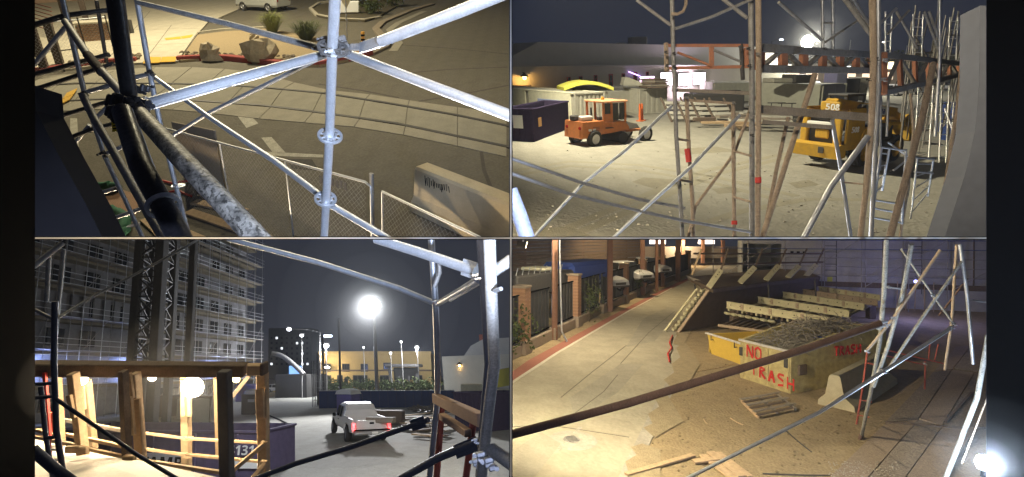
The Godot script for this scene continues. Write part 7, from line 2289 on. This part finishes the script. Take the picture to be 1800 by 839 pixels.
func form_table():
	var alu = stuff("alu_cream", Color(0.56, 0.52, 0.34), Color(0.40, 0.37, 0.25), 0.9, 0.6, 0.1, 0.5, 0.3, 0.06)
	var ply = stuff("form_ply", Color(0.12, 0.09, 0.065), Color(0.08, 0.06, 0.045), 1.4, 0.7, 0.0, 0.4, 0.3, 0.04)
	# big tilted form panel
	var A = G(1190, 585)
	var Bp = P(1244, 510, 27.0)
	var C = P(1442, 487, 34.0)
	var D = G(1420, 545)
	var n = (Bp - A).cross(C - A).normalized()
	if n.dot(A) > 0.0: n = -n
	var o = thing("propped_formwork", "large dark plywood form panel propped at a slant with ribbed edge beside the alley", "form panel", A)
	quad(A, Bp, C, D)
	quad(A - n * 0.06, Bp - n * 0.06, C - n * 0.06, D - n * 0.06)
	quad(A, Bp, Bp - n * 0.06, A - n * 0.06)
	quad(Bp, C, C - n * 0.06, Bp - n * 0.06)
	part("plywood_face", ply, o)
	bar(A + (Bp - A) * 0.0 + n * 0.02, Bp + n * 0.02, 0.16, 0.1, n); part("edge_beam", mats.rusty_tan, o)
	for i in 11:
		var p = A.lerp(Bp, (i + 0.5) / 11.0) - n * 0.12 - Vector3(0.22, 0, 0)
		bar(p, p + (C - Bp).normalized() * 1.2, 0.16, 0.14, n); part("rib", alu, o)
	bar(A - n * 0.2 - Vector3(0.5, 0, 0), Bp - n * 0.2 - Vector3(0.4, 0, 0), 0.1, 0.1, n); part("edge_rail", alu, o)
	# deck on top with upstanding joists and guard rails
	var dk = [P(1208, 487, 30.0), P(1252, 508, 26.5), P(1440, 486, 33.5), P(1400, 470, 40.0)]
	var t = thing("form_deck", "raised form deck with slanting cream joists and thin guard rails above the tilted panel", "form deck", G(1300, 560))
	quad(dk[0], dk[1], dk[2], dk[3])
	for i in 4: quad(dk[i], dk[(i + 1) % 4], dk[(i + 1) % 4] - rise * 0.2, dk[i] - rise * 0.2)
	part("deck", ply, t)
	for q in [[1245, 505, 26.6, 1266, 475, 27.2], [1300, 497, 28.6, 1326, 470, 29.2], [1346, 492, 30.2, 1368, 467, 31.0], [1384, 488, 32.0, 1404, 468, 32.8], [1416, 486, 33.4, 1434, 466, 34.0]]:
		bar(P(q[0], q[1], q[2]), P(q[3], q[4], q[5]), 0.3, 0.14, Vector3.RIGHT); part("joist", alu, t)
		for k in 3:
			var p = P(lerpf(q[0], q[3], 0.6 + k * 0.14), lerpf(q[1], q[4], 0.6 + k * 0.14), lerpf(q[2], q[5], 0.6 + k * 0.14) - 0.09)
			box(Transform3D(Basis(), p), Vector3.ZERO, Vector3(0.05, 0.05, 0.05), 0.01); part("hole_mark", mats.steel_dark, t)  # dark cubes imitate the shade inside the joist holes
		bar(P(q[3], q[4], q[5]), P(q[3] + 14, 437, q[5]), 0.09, 0.06, Vector3.RIGHT); part("rail_post", mats.timber_dark, t)
	bar(P(1215, 484, 28.0), P(1232, 438, 28.0), 0.1, 0.07, Vector3.RIGHT); part("rail_post", mats.timber, t)
	for y in [[446, 446], [465, 461]]:
		bar(P(1218, y[0], 28.0), P(1446, y[1], 34.0), 0.1, 0.05, Vector3.UP); part("guard_rail", mats.timber_dark, t)
	prism(Transform3D(Basis(), P(1207, 485, 29.0)), PackedVector2Array([Vector2(0, 0), Vector2(1.2, -0.95), Vector2(1.05, -0.35)]), -0.4, 0.0); part("deck_corner", mats.timber_grey, t)
	for q in [[1220, 500, 1225, 522], [1350, 500, 1352, 540], [1432, 490, 1434, 530]]:
		tube(Ps([q[0], q[1], 29, q[2], q[3], 29]), 0.05, 6); part("prop", mats.steel_dark, t)
	# stack of form beams: plane 1.5 m up
	var s = thing("form_beam_stack", "stack of long cream aluminium form beams on dark joists behind the rubbish skip", "form beams", G(1400, 590))
	var beams = [[1277, 536, 1456, 565], [1332, 527, 1492, 552], [1376, 518, 1519, 540], [1411, 513, 1542, 533], [1439, 508, 1547, 524]]
	var ends = []
	for q in beams:
		var a = G(q[0], q[1], 1.5)
		var b = G(q[2], q[3], 1.5)
		ends.append([a, b])
		var m = alu if q[0] != 1411 else mats.rusty_tan
		bar(a + rise * 0.16, b + rise * 0.16, 0.13, 0.03); part("beam_flange", m, s)
		bar(a, b, 0.03, 0.3); part("beam_web", m, s)
		bar(a - rise * 0.16, b - rise * 0.16, 0.13, 0.03); part("beam_flange", m, s)
		for k in 3:
			var p = a.lerp(b, 0.18 + 0.3 * k)
			bar(p - rise * 0.12, p + rise * 0.2, 0.16, 0.1, b - a); part("clip", mats.rusty_tan, s)
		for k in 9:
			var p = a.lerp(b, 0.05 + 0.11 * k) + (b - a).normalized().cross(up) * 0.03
			box(Transform3D(Basis(), p), Vector3(0, 0.02, 0), Vector3(0.05, 0.05, 0.03), 0.01); part("hole_mark", mats.steel_dark, s)  # dark cubes put where holes in the web look dark
	for i in 19:
		var u = 0.02 + i * 0.052
		bar(ends[0][0].lerp(ends[0][1], u) - rise * 0.26, ends[4][0].lerp(ends[4][1], u) - rise * 0.26, 0.09, 0.12); part("joist", mats.timber_dark if i % 3 else alu, s)
	for i in 7:
		var p = ends[0][0].lerp(ends[0][1], 0.02 + i * 0.08) - rise * 0.42 + Vector3(-0.1, 0, 0.1)
		box(fr(p), Vector3.ZERO, Vector3(0.22, 0.12, 0.4), 0.04); part("block", alu, s)
	bar(G(1262, 572, 0.75), G(1342, 583, 0.75), 0.12, 0.12); part("lower_beam", mats.rusty_tan, s)
	for i in 6: 
		bar(G(1268 + i * 11, 573 + i * 1.4, 0.7), G(1300 + i * 11, 560 + i * 1.4, 0.7), 0.09, 0.1); part("lower_joist", mats.timber_dark, s)
	for q in [[1290, 580], [1440, 610], [1530, 560]]:
		var g = G(q[0], q[1])
		box(fr(g), Vector3(0, 0.55, 0), Vector3(0.4, 1.1, 0.4), 0.03); part("support", mats.timber_dark, s)

func rubbish_skip():
	var yel = stuff("skip_yellow", Color(0.50, 0.42, 0.20), Color(0.30, 0.24, 0.13), 0.9, 0.8, 0.0, 0.4, 0.3, 0.12)
	var a = G(1300, 664)
	var b = G(1389, 693)
	var T = fr2(a, b)
	var l = (b - a).length()
	var dpt = (G(1475, 643) - b).length() * 0.92
	var h = H(b, 620)
	var hb = h * 1.32
	var o = thing("rubbish_skip", "battered yellow skip sprayed NO TRASH in red and heaped with old wire", "skip", a)
	box(T, Vector3(l / 2, h / 2, -0.03), Vector3(l, h, 0.06), 0.01); part("front_wall", yel, o)
	for x in [0.0, l - 0.06]:
		prism(Transform3D(Basis(T.basis.z, T.basis.y, -T.basis.x), T * Vector3(x, 0, 0)), PackedVector2Array([Vector2(-0.062, 0), Vector2(-0.062, h), Vector2(-dpt * 0.45, hb), Vector2(-dpt, hb), Vector2(-dpt, 0)]), 0.0, -0.06); part("side_wall", yel, o)
		bar(T * Vector3(x + 0.03, h, 0), T * Vector3(x + 0.03, hb, -dpt * 0.45), 0.1, 0.05, T.basis.x); part("rim", yel, o)
	box(T, Vector3(l / 2, hb / 2, -dpt + 0.03), Vector3(l - 0.13, hb, 0.06), 0.01); part("back_wall", yel, o)
	box(T, Vector3(l / 2, 0.12, -dpt / 2), Vector3(l - 0.13, 0.1, dpt - 0.13)); part("floor", mats.steel_dark, o)
	box(T, Vector3(l / 2, h + 0.02, 0.01), Vector3(l + 0.06, 0.07, 0.1), 0.01); part("rim", mats.rim_white, o)
	box(T, Vector3(l / 2, h * 0.62, 0.01), Vector3(l, 0.05, 0.05), 0.01); part("seam", yel, o)
	for x in [0.08, 0.58, 0.97]:
		box(T, Vector3(l * x, h * 0.5, 0.015), Vector3(0.04, h * 0.9, 0.05), 0.01); part("seam", yel, o)
	box(T, Vector3(l * 0.04, h * 0.72, 0.04), Vector3(0.14, 0.3, 0.06), 0.01); part("lug", mats.steel_dark, o)
	box(T, Vector3(l * 0.93, h * 0.72, 0.04), Vector3(0.14, 0.3, 0.06), 0.01); part("lug", mats.steel_dark, o)
	box(T, Vector3(l + 0.03, h * 0.55, -0.5), Vector3(0.08, 0.34, 0.4), 0.03); part("pocket", mats.timber_dark, o)
	var red = plain_mat("spray_red", Color(0.50, 0.025, 0.02), 0.7)
	# sprayed letters as strokes, each stroke list: letter box x, y and points
	var strokes = {"N": [[0, 0, 0, 1], [0, 1, 1, 0], [1, 0, 1, 1]], "O": [[0, 0.2, 0, 0.8], [0, 0.8, 0.5, 1], [0.5, 1, 1, 0.8], [1, 0.8, 1, 0.2], [1, 0.2, 0.5, 0], [0.5, 0, 0, 0.2]], "T": [[0, 1, 1, 1], [0.5, 0, 0.5, 1]], "R": [[0, 0, 0, 1], [0, 1, 0.9, 0.85], [0.9, 0.85, 0, 0.5], [0.2, 0.5, 1, 0]], "A": [[0, 0, 0.5, 1], [0.5, 1, 1, 0], [0.2, 0.4, 0.8, 0.4]], "S": [[1, 0.95, 0.2, 1], [0.2, 1, 0, 0.7], [0, 0.7, 0.9, 0.45], [0.9, 0.45, 0.9, 0.1], [0.9, 0.1, 0, 0]], "H": [[0, 0, 0, 1], [1, 0, 1, 1], [0, 0.5, 1, 0.5]]}
	var spray = func(word, X, x0, y0, cw, chh, step, drop):
		for i in word.length():
			for q in strokes[word[i]]:
				bar(X * Vector3(x0 + i * step + q[0] * cw, y0 - i * drop + q[1] * chh, 0.045), X * Vector3(x0 + i * step + q[2] * cw, y0 - i * drop + q[3] * chh, 0.045), 0.07, 0.012, X.basis.y)
			part("sprayed_letter", red, o)
	spray.call("NO", T, l * 0.17, h * 0.62, 0.24, 0.42, 0.34, 0.0)
	spray.call("TRASH", T, l * 0.26, h * 0.2, 0.22, 0.38, 0.36, 0.03)
	var S = Transform3D(Basis(-T.basis.z, T.basis.y, T.basis.x), T * Vector3(l, 0, 0))
	spray.call("TRASH", S, dpt * 0.42, h * 0.78, 0.2, 0.3, 0.28, 0.0)
	# wire heap
	var w = thing("wire_tangle", "heap of tangled grey wire with a scrap of blue filling the yellow skip", "scrap wire", T * Vector3(l / 2, 0.4, -dpt / 2))
	for i in 420:
		var u = rng.randf_range(0.1, 0.9)
		var v = rng.randf_range(0.08, 0.92)
		var top = lerpf(h * 0.85, hb * 0.98, minf(1.0, v * 2.2)) + 0.28 * sin(u * PI) * sin(v * PI) - rng.randf() * 0.15
		var p = T * Vector3(l * u, top, -dpt * v)
		var pts = [p]
		var dir = Vector3(rng.randfn(), rng.randfn() * 0.25, rng.randfn()).normalized() * 0.14
		for k in 4:
			dir = (dir + Vector3(rng.randfn(), rng.randfn() * 0.3, rng.randfn()) * 0.06).normalized() * 0.14
			pts.append(pts[k] + dir + up * (0.03 if k < 2 else -0.05))
		tube(pts, rng.randf_range(0.008, 0.016), 4, -1.0, false)
	var wm = part("wire", stuff("wire_grey", Color(0.30, 0.27, 0.22), Color(0.2, 0.18, 0.15), 0.3, 0.6, 0.2), w)
	if wm: wm.set_meta("kind", "stuff")
	rock(Transform3D(T.basis, T * Vector3(l * 0.5, h * 0.35, -dpt * 0.5)), Vector3(l * 0.40, h * 0.5, dpt * 0.40), 3, 0.06); part("core", mats.wire_grey, w)
	rock(fr(T * Vector3(l * 0.74, h * 1.12, -dpt * 0.42)), Vector3(0.16, 0.06, 0.13), 9, 0.3, 8, 6); part("blue_scrap", stuff("tarp_blue", Color.WHITE, Color.WHITE), w)
	# second, lower yellow skip
	var y2 = stuff("skip_amber", Color(0.58, 0.40, 0.07), Color(0.46, 0.32, 0.07), 0.9, 0.7, 0.0, 0.4, 0.3, 0.08)
	var a2 = G(1246, 621)
	var b2 = G(1298, 640)
	var T2 = fr2(a2, b2)
	var l2 = (b2 - a2).length()
	var h2 = H(a2, 588)
	var o2 = thing("rubbish_skip", "smaller amber skip standing empty behind the sprayed one", "skip", a2)
	prism(T2, PackedVector2Array([Vector2(0.15, 0), Vector2(-0.15, h2), Vector2(l2 + 0.2, h2), Vector2(l2 + 0.1, 0)]), -0.06, 0.0); part("front_wall", y2, o2)
	prism(T2, PackedVector2Array([Vector2(0.15, 0), Vector2(-0.15, h2), Vector2(l2 + 0.2, h2), Vector2(l2 + 0.1, 0)]), -2.5, -2.44); part("back_wall", y2, o2)
	bar(T2 * Vector3(-0.1, h2 * 0.5, -0.07), T2 * Vector3(-0.1, h2 * 0.5, -2.43), 0.06, h2, T2.basis.x); part("side_wall", y2, o2)
	bar(T2 * Vector3(l2 + 0.15, h2 * 0.5, -0.07), T2 * Vector3(l2 + 0.15, h2 * 0.5, -2.43), 0.06, h2, T2.basis.x); part("side_wall", y2, o2)
	box(T2, Vector3(l2 / 2, 0.08, -1.25), Vector3(l2 - 0.2, 0.08, 2.3)); part("floor", mats.timber_dark, o2)
	box(T2, Vector3(l2 / 2, h2 + 0.02, 0.0), Vector3(l2 + 0.5, 0.07, 0.1), 0.01); part("rim", mats.rim_white, o2)
	for k in 2: 
		tube([T2 * Vector3(0.2 + k * (l2 - 0.4), h2, 0.06), T2 * Vector3(0.25 + k * (l2 - 0.4), h2 - 0.2, 0.1), T2 * Vector3(0.35 + k * (l2 - 0.4), h2 - 0.15, 0.06)], 0.02, 6); part("handle", mats.steel_dark, o2)

func alley_small():
	# broken pallet
	var a = G(1330, 737)
	var T = fr2(a, G(1408, 721))
	var l = (G(1408, 721) - a).length()
	var o = thing("broken_pallet", "broken timber pallet lying on the dirt in front of the skip", "pallet", a)
	var dv = G(1300, 708) - a
	for k in 6:
		var p = a + dv * (k / 5.2) + up * 0.12
		bar(p, p + T.basis.x * l * (0.95 if k % 2 else 0.8), 0.1, 0.025); part("slat", mats.timber_grey if k % 2 else mats.timber_dark, o)
	for k in 3:
		var p = a + T.basis.x * l * (0.03 + k * 0.42) + up * 0.055
		bar(p, p + dv, 0.05, 0.1); part("bearer", mats.timber if k == 0 else mats.timber_grey, o)
	# loose lumber at the bottom
	for q in [[1100, 834, 1218, 800, 0.14, "long timber plank slanting along the bottom edge of the alley"], [1235, 800, 1290, 842, 0.2, "left one of three short boards at the bottom of the alley"], [1248, 795, 1304, 838, 0.2, "middle one of three short boards at the bottom of the alley"], [1262, 796, 1318, 838, 0.12, "right one of three short boards at the bottom of the alley"], [1218, 812, 1262, 806, 0.16, "short board laid across the ends of the three boards"]]:
		bar(G(q[0], q[1], 0.05), G(q[2], q[3], 0.05 + (0.04 if q[0] == 1218 else 0.0)), q[4], 0.04)
		solo("timber_board", mats.timber, q[5], "board", "boards at the bottom of the alley")
	for q in [[1226, 653, 1292, 640, "pale stick on the dirt beside the skip corner"], [1236, 737, 1242, 745, "short pale stick on the open dirt"], [1283, 735, 1305, 747, "thin stick near the pallet corner"], [1378, 755, 1426, 795, "thin dark wire curving over the dirt below the pallet"], [1340, 833, 1480, 836, "dark cable along the bottom edge"]]:
		tube(Gs([q[0], q[1], (q[0] + q[2]) / 2.0, (q[1] + q[3]) / 2.0 + 1.0, q[2], q[3]], 0.02), 0.015, 5)
		solo("loose_stick", mats.timber if q[0] < 1300 else mats.steel_dark, q[4], "stick", "sticks and wires on the dirt")
	for i in 260:
		var x = rng.randf_range(1130, 1500)
		var y = rng.randf_range(640, 838)
		if x < 1215 - (y - 640) * 0.5: continue
		rock(fr(G(x, y), rng.randf() * 6.0), Vector3(1, 0.6, 1) * rng.randf_range(0.012, 0.04), i, 0.3, 6, 4)
	tag(solo("dirt_clods", stuff("clod", Color(0.22, 0.17, 0.1), Color(0.14, 0.11, 0.07), 0.3), "small clods and pebbles strewn over the dirt", "clods"), "", "", "", "stuff")
	# red tape from the form panel
	tube(Gs([1181, 590, 1176, 602, 1180, 612, 1173, 622, 1176, 636], 0.1), 0.035, 6)
	solo("barrier_tape", mats.red_paint, "strip of red barrier tape hanging from the foot of the form panel", "tape")
	# concrete barrier block
	var j0 = G(1460, 716)
	var j1 = G(1540, 668)
	var J = fr2(j0, j1)
	var jl = (j1 - j0).length()
	prism(Transform3D(Basis(J.basis.z, J.basis.y, -J.basis.x), J.origin), PackedVector2Array([Vector2(0.62, 0), Vector2(0.6, 0.16), Vector2(0.35, 0.36), Vector2(0.24, 0.92), Vector2(0.2, 0.98), Vector2(-0.0, 0.98), Vector2(-0.06, 0.92), Vector2(-0.16, 0.36), Vector2(-0.34, 0.16), Vector2(-0.36, 0)]), 0.0, -jl)
	solo("concrete_barrier", stuff("barrier_cream", Color(0.44, 0.39, 0.27), Color(0.34, 0.3, 0.21), 1.0, 0.9, 0.0, 0.4, 0.4, 0.08), "cream concrete barrier block on the dirt right of the skip", "barrier")
	# plywood walkway on the right, sheets one by one
	var ply = [stuff("ply_warm", Color(0.30, 0.235, 0.17), Color(0.20, 0.15, 0.11), 1.6, 0.85, 0.0, 0.4, 0.3, 0.05, 40.0), stuff("ply_grey", Color(0.29, 0.24, 0.185), Color(0.19, 0.155, 0.12), 2.1, 0.85, 0.0, 0.4, 0.3, 0.05, 40.0)]
	var wl = [[1555, 745, 1613, 738, 1522, 842, 1455, 842], [1615, 738, 1655, 750, 1588, 842, 1525, 842], [1657, 750, 1715, 752, 1655, 842, 1591, 842], [1640, 655, 1672, 650, 1613, 736, 1556, 742], [1674, 650, 1712, 655, 1655, 748, 1616, 736], [1714, 655, 1740, 660, 1740, 752, 1658, 749], [1680, 610, 1706, 607, 1674, 649, 1642, 652], [1708, 607, 1740, 606, 1740, 655, 1676, 648]]
	for i in wl.size():
		gpoly(wl[i], 0.10, 0.03)
		solo("plywood_sheet", ply[i % 2], "plywood sheet of the right walkway, %s" % ["nearest on the dirt side", "nearest in the middle", "nearest on the wall side", "second row on the dirt side", "second row in the middle", "second row on the wall side", "third row on the dirt side", "third row on the wall side"][i], "plywood", "sheets of the plywood walkway")
	bar(G(1556, 742, 0.12), G(1690, 752, 0.12), 0.06, 0.03); solo("walkway_batten", mats.timber_dark, "dark batten across the joint between the first two rows of the walkway", "batten")
	bar(G(1661, 742, 0.13), G(1708, 690, 0.13), 0.07, 0.03); solo("walkway_batten", mats.timber_dark, "dark strip lying lengthwise on the middle walkway sheets", "batten")
	for i in 220:
		var p = G(rng.randf_range(1455, 1580), rng.randf_range(812, 842), 0.11)
		rock(fr(p, rng.randf() * 6.0), Vector3(1, 0.5, 1) * rng.randf_range(0.006, 0.018), i + 900, 0.3, 6, 4)
	tag(solo("gravel_spill", mats.concrete, "pale gravel spilled on the nearest walkway sheets", "gravel"), "", "", "", "stuff")
	# bright lamp at the lower right corner
	var lp = P(1732, 815, 7.5)
	var lo = thing("floor_lamp", "glaring white work light at the lower right corner of the alley", "light", lp)
	lathe(fr(lp), [Vector2(0.0, -0.1), Vector2(0.1, -0.08), Vector2(0.13, 0.0), Vector2(0.1, 0.09), Vector2(0.0, 0.11)], 16); part("bulb", glow("floor_bulb", Color(0.85, 0.92, 1.0), 14.0), lo)
	lathe(fr(lp), [Vector2(0.0, -0.2), Vector2(0.06, -0.2), Vector2(0.06, -0.1), Vector2(0.0, -0.1)], 10); part("lamp_socket", mats.black, lo)
	omni(lo, lp, Color(0.82, 0.9, 1.0), 12.0, 0.08)
	glare_fog("lamp_glare_fog", lp, 1.0, 0.005)

func back_wall():
	var wall = stuff("grey_wall", Color(0.36, 0.36, 0.35), Color(0.30, 0.30, 0.295), 3.0, 0.85, 0.0, 0.4, 0.2, 0.02)
	var a = L(17.5, 0, 39)
	var b = L(40, 0, 30)
	var T = fr2(a, b)
	var l = (b - a).length()
	var o = thing("back_building", "pale grey concrete building wall with a dark floor line behind the scaffold", "building", a)
	for q in [[0.05, 4.4, 0.1, 8.8], [1.4, 1.0, 2.6, 2.0], [1.4, 6.6, 2.6, 4.4], [2.7 + (l - 2.7) / 2, 4.4, l - 2.7, 8.8]]:
		box(T, Vector3(q[0], q[1], -4), Vector3(q[2] - 0.002, q[3], 8)); part("wall", wall, o)
	box(T, Vector3(1.4, 3.2, -7.8), Vector3(2.6, 2.4, 0.2)); part("recess_wall", wall, o)
	for y in [1.55, 5.1]:
		box(T, Vector3(l / 2, y, 0.1), Vector3(l, 0.34, 0.3), 0.03); part("floor_line", mats.timber_dark, o)
	for k in 3:
		box(T, Vector3(9.0 + k * 5.0, 3.3, 0.04), Vector3(0.07, 3.2, 0.06), 0.01); part("wall_joint", mats.timber_dark, o)
	for k in 3:
		box(T, Vector3(3.4 + k * 0.4, 3.8, 0.03), Vector3(0.2, 0.12, 0.05), 0.01); part("vent", mats.black, o)
	# scaffold before it
	var s = thing("facade_scaffold", "thin scaffold with blue ledgers before the pale wall at the right of the alley", "scaffold", a)
	var blue = stuff("ledger_blue", Color(0.10, 0.12, 0.22), Color(0.08, 0.09, 0.16), 0.6)
	for i in 10:
		for z in [0.7, 1.7]:
			tube([T * Vector3(i * 2.4 - 2.0, 0, z), T * Vector3(i * 2.4 - 2.0, 5.6, z)], 0.03, 6); part("standard", mats.galv_old, s)
	for y in [2.3, 2.9, 3.5, 4.1, 4.7]:
		tube([T * Vector3(-2, y, 1.73), T * Vector3(l, y, 1.73)], 0.03, 6); part("ledger", blue if y > 3.8 else mats.galv_old, s)
	for i in 5:
		tube([T * Vector3(i * 4.8 - 2.0, 1.6, 1.76), T * Vector3(i * 4.8 + 2.8, 5.0, 1.76)], 0.025, 6); part("brace", mats.galv_old, s)
	for i in 3:
		for k in 8:
			tube([T * Vector3(5.2 + i * 4.8, 1.8 + k * 0.42, 1.7), T * Vector3(5.9 + i * 4.8, 1.8 + k * 0.42, 1.7)], 0.022, 5); part("rung", mats.steel_dark, s)
		tube([T * Vector3(5.9 + i * 4.8, 1.2, 1.7), T * Vector3(5.9 + i * 4.8, 5.4, 1.7)], 0.03, 6); part("ladder_rail", mats.steel_dark, s)
	box(Transform3D(T.basis, P(1458, 491, 36)), Vector3.ZERO, Vector3(0.32, 0.32, 0.03), 0.01); part("warning_tag", plain_mat("tag_lime", Color(0.35, 0.36, 0.05), 0.7), s)
	for i in 5:
		tube([T * Vector3(9.5 + i * 0.5, 0, 1.2), T * Vector3(9.7 + i * 0.5, 1.9, 0.6)], 0.03, 5); part("leaning_tube", mats.rusty_tan, s)
	# small blue lamp
	var lp = P(1609, 495, 30)
	var lo = thing("wall_lamp", "small violet-blue lamp glowing on the scaffold before the pale wall", "lamp", lp)
	lathe(fr(lp), [Vector2(0.0, -0.09), Vector2(0.08, -0.05), Vector2(0.08, 0.05), Vector2(0.0, 0.09)], 12); part("bulb", glow("violet_bulb", Color(0.6, 0.6, 1.0), 10.0), lo)
	bar(lp + rise * 0.09, lp + rise * 0.3, 0.03, 0.03); part("bracket", mats.steel_dark, lo)
	omni(lo, lp, Color(0.6, 0.62, 1.0), 9.0, 0.08)
	var lp2 = P(1416, 466, 39)
	var lo2 = thing("wall_lamp", "bluish-white lamp on the pale wall behind the form deck", "lamp", lp2)
	lathe(fr(lp2), [Vector2(0.0, -0.12), Vector2(0.14, -0.06), Vector2(0.14, 0.06), Vector2(0.0, 0.12)], 12); part("bulb", glow("bluish_bulb", Color(0.75, 0.82, 1.0), 5.0), lo2)
	bar(lp2 + rise * 0.12, lp2 + rise * 0.4, 0.03, 0.03); part("bracket", mats.steel_dark, lo2)
	omni(lo2, lp2 + back * 0.2, Color(0.75, 0.8, 1.0), 40.0, 0.1)
	# far end of the alley: lit gateway
	var g = L(23, 0, 82)
	var go = thing("far_gateway", "timber-framed gateway with bright lit openings at the far end of the alley", "building", g)
	var GT = fr(g)
	for k in 6:
		box(GT, Vector3(-2 + k * 3.2, 3.0, 0), Vector3(0.5, 6.0, 0.5), 0.03); part("post", stuff("gate_brown", Color(0.24, 0.12, 0.07), Color(0.17, 0.09, 0.05), 1.0), go)
	box(GT, Vector3(6, 2.1, -0.4), Vector3(17, 1.9, 0.2), 0.02); part("board_wall", mats.timber_grey, go)
	for k in 3:
		box(GT, Vector3(2.0 + k * 6.4 - (1.5 if k == 0 else 0.0), 4.2, -0.6), Vector3(2.6, 1.5, 0.2), 0.02); part("lit_window", glow("gate_lit", Color(1.0, 0.93, 0.9), 2.6), go)
	omni(go, GT * Vector3(4, 3.8, 1.5), Color(1.0, 0.9, 0.75), 70.0, 0.6)
	var sg = L(20.5, 0, 62)
	box(fr2(sg, L(24, 0, 70)), Vector3(3, 1.1, 0), Vector3(6, 2.2, 0.1), 0.02)
	solo("grey_gate_panel", mats.galv_old, "grey sheet gate panel past the end of the brick fence", "gate")

func alley_scaffold():
	var old = stuff("flaked_paint", Color(0.40, 0.40, 0.37), Color(0.16, 0.13, 0.11), 0.5, 0.7, 0.1, 0.5, 0.4, 0.25)
	var gv = mats.galv
	var rust = stuff("rust_brown", Color(0.16, 0.10, 0.075), Color(0.09, 0.06, 0.05), 0.5, 0.8, 0.1, 0.5, 0.4, 0.1)
	var o = thing("frame_scaffold", "worn scaffold posts and crossing braces at the right of the alley", "scaffold", P(1510, 770, 13))
	tubes(o, [
		["standard", old, 0.038, 1558, 415, 9.0, 1553, 520, 9.5, 1546, 600, 10.5, 1530, 690, 11.5, 1513, 770, 13.0],
		["standard", old, 0.034, 1602, 430, 9.0, 1585, 520, 9.5, 1560, 610, 10.0, 1535, 680, 10.5],
		["standard", gv, 0.03, 1687, 430, 9.0, 1700, 520, 9.0, 1710, 640, 9.2],
		["standard", old, 0.036, 1737, 590, 8.0, 1717, 700, 8.2, 1678, 800, 8.4, 1660, 845, 8.4],
		["standard", mats.rusty_tan, 0.026, 1681, 430, 10, 1672, 570, 10.5, 1660, 650, 11.0],
		["brace", mats.rusty_tan, 0.026, 1652, 440, 9.5, 1570, 560, 9.5, 1522, 618, 9.5],
		["brace", old, 0.02, 1584, 438, 10, 1640, 520, 10, 1676, 570, 10],
		["brace", old, 0.024, 1690, 460, 9, 1620, 560, 9, 1560, 650, 9],
		["brace", rust, 0.018, 1700, 490, 11, 1650, 555, 11],
		["brace", gv, 0.024, 1670, 578, 7.0, 1550, 655, 7.0, 1440, 725, 7.0, 1310, 790, 7.0, 1190, 850, 7.0],
		["brace", rust, 0.038, 1545, 569, 5.6, 1420, 612, 5.2, 1280, 655, 4.9, 1100, 710, 4.6, 885, 768, 4.4],
		["standard", mats.scaffold_red, 0.024, 1524, 618, 13.5, 1516, 680, 13.5, 1503, 758, 14.0],
		["ledger", mats.scaffold_red, 0.02, 1555, 615, 16.0, 1660, 640, 16.0],
		["ledger", mats.scaffold_red, 0.018, 1555, 625, 16.0, 1625, 642, 16.0],
		["standard", mats.scaffold_red, 0.026, 1626, 636, 16.0, 1625, 684, 16.5],
		["standard", mats.scaffold_red, 0.02, 1556, 612, 15.5, 1546, 655, 15.5],
		["standard", mats.scaffold_red, 0.018, 1649, 605, 17.0, 1642, 635, 17.0],
		["standard", mats.scaffold_red, 0.018, 1634, 600, 17.0, 1632, 632, 17.0],
		["rung", gv, 0.016, 1562, 505, 9.4, 1583, 508, 9.4],
		["rung", gv, 0.016, 1708, 528, 9, 1737, 532, 9],
		["brace", mats.rusty_tan, 0.012, 1735, 700, 8.2, 1690, 815, 8.0],
		["foot", rust, 0.04, 1500, 766, 13.5, 1516, 758, 13.5],
		["foot", rust, 0.04, 1510, 775, 12.9, 1515, 758, 12.9]])
	for q in [[638, 1521], [672, 1517], [703, 1511], [730, 1507]]:
		tubes(o, [["rung", mats.scaffold_red, 0.014, q[1], q[0], 13.5, q[1] + 20, q[0] + 4, 12.5]])
	for q in [[1676, 570, 9.6, 0.05], [1672, 576, 7.0, 0.035], [1570, 560, 9.3, 0.05], [1640, 520, 9.6, 0.045], [1625, 640, 15.9, 0.06], [1523, 618, 9.4, 0.05], [1560, 505, 9.2, 0.045], [1547, 570, 8.5, 0.09], [1540, 575, 8.8, 0.07], [1555, 568, 8.8, 0.07], [1552, 652, 7.0, 0.06]]:
		coupler(o, P(q[0], q[1], q[2]), Vector3(1, 0.2, 0), q[3], gv)
	tube(Ps([1498, 762, 13.6, 1510, 772, 13.2, 1524, 766, 13.2]), 0.03, 6); part("foot_plate", mats.timber_dark, o)
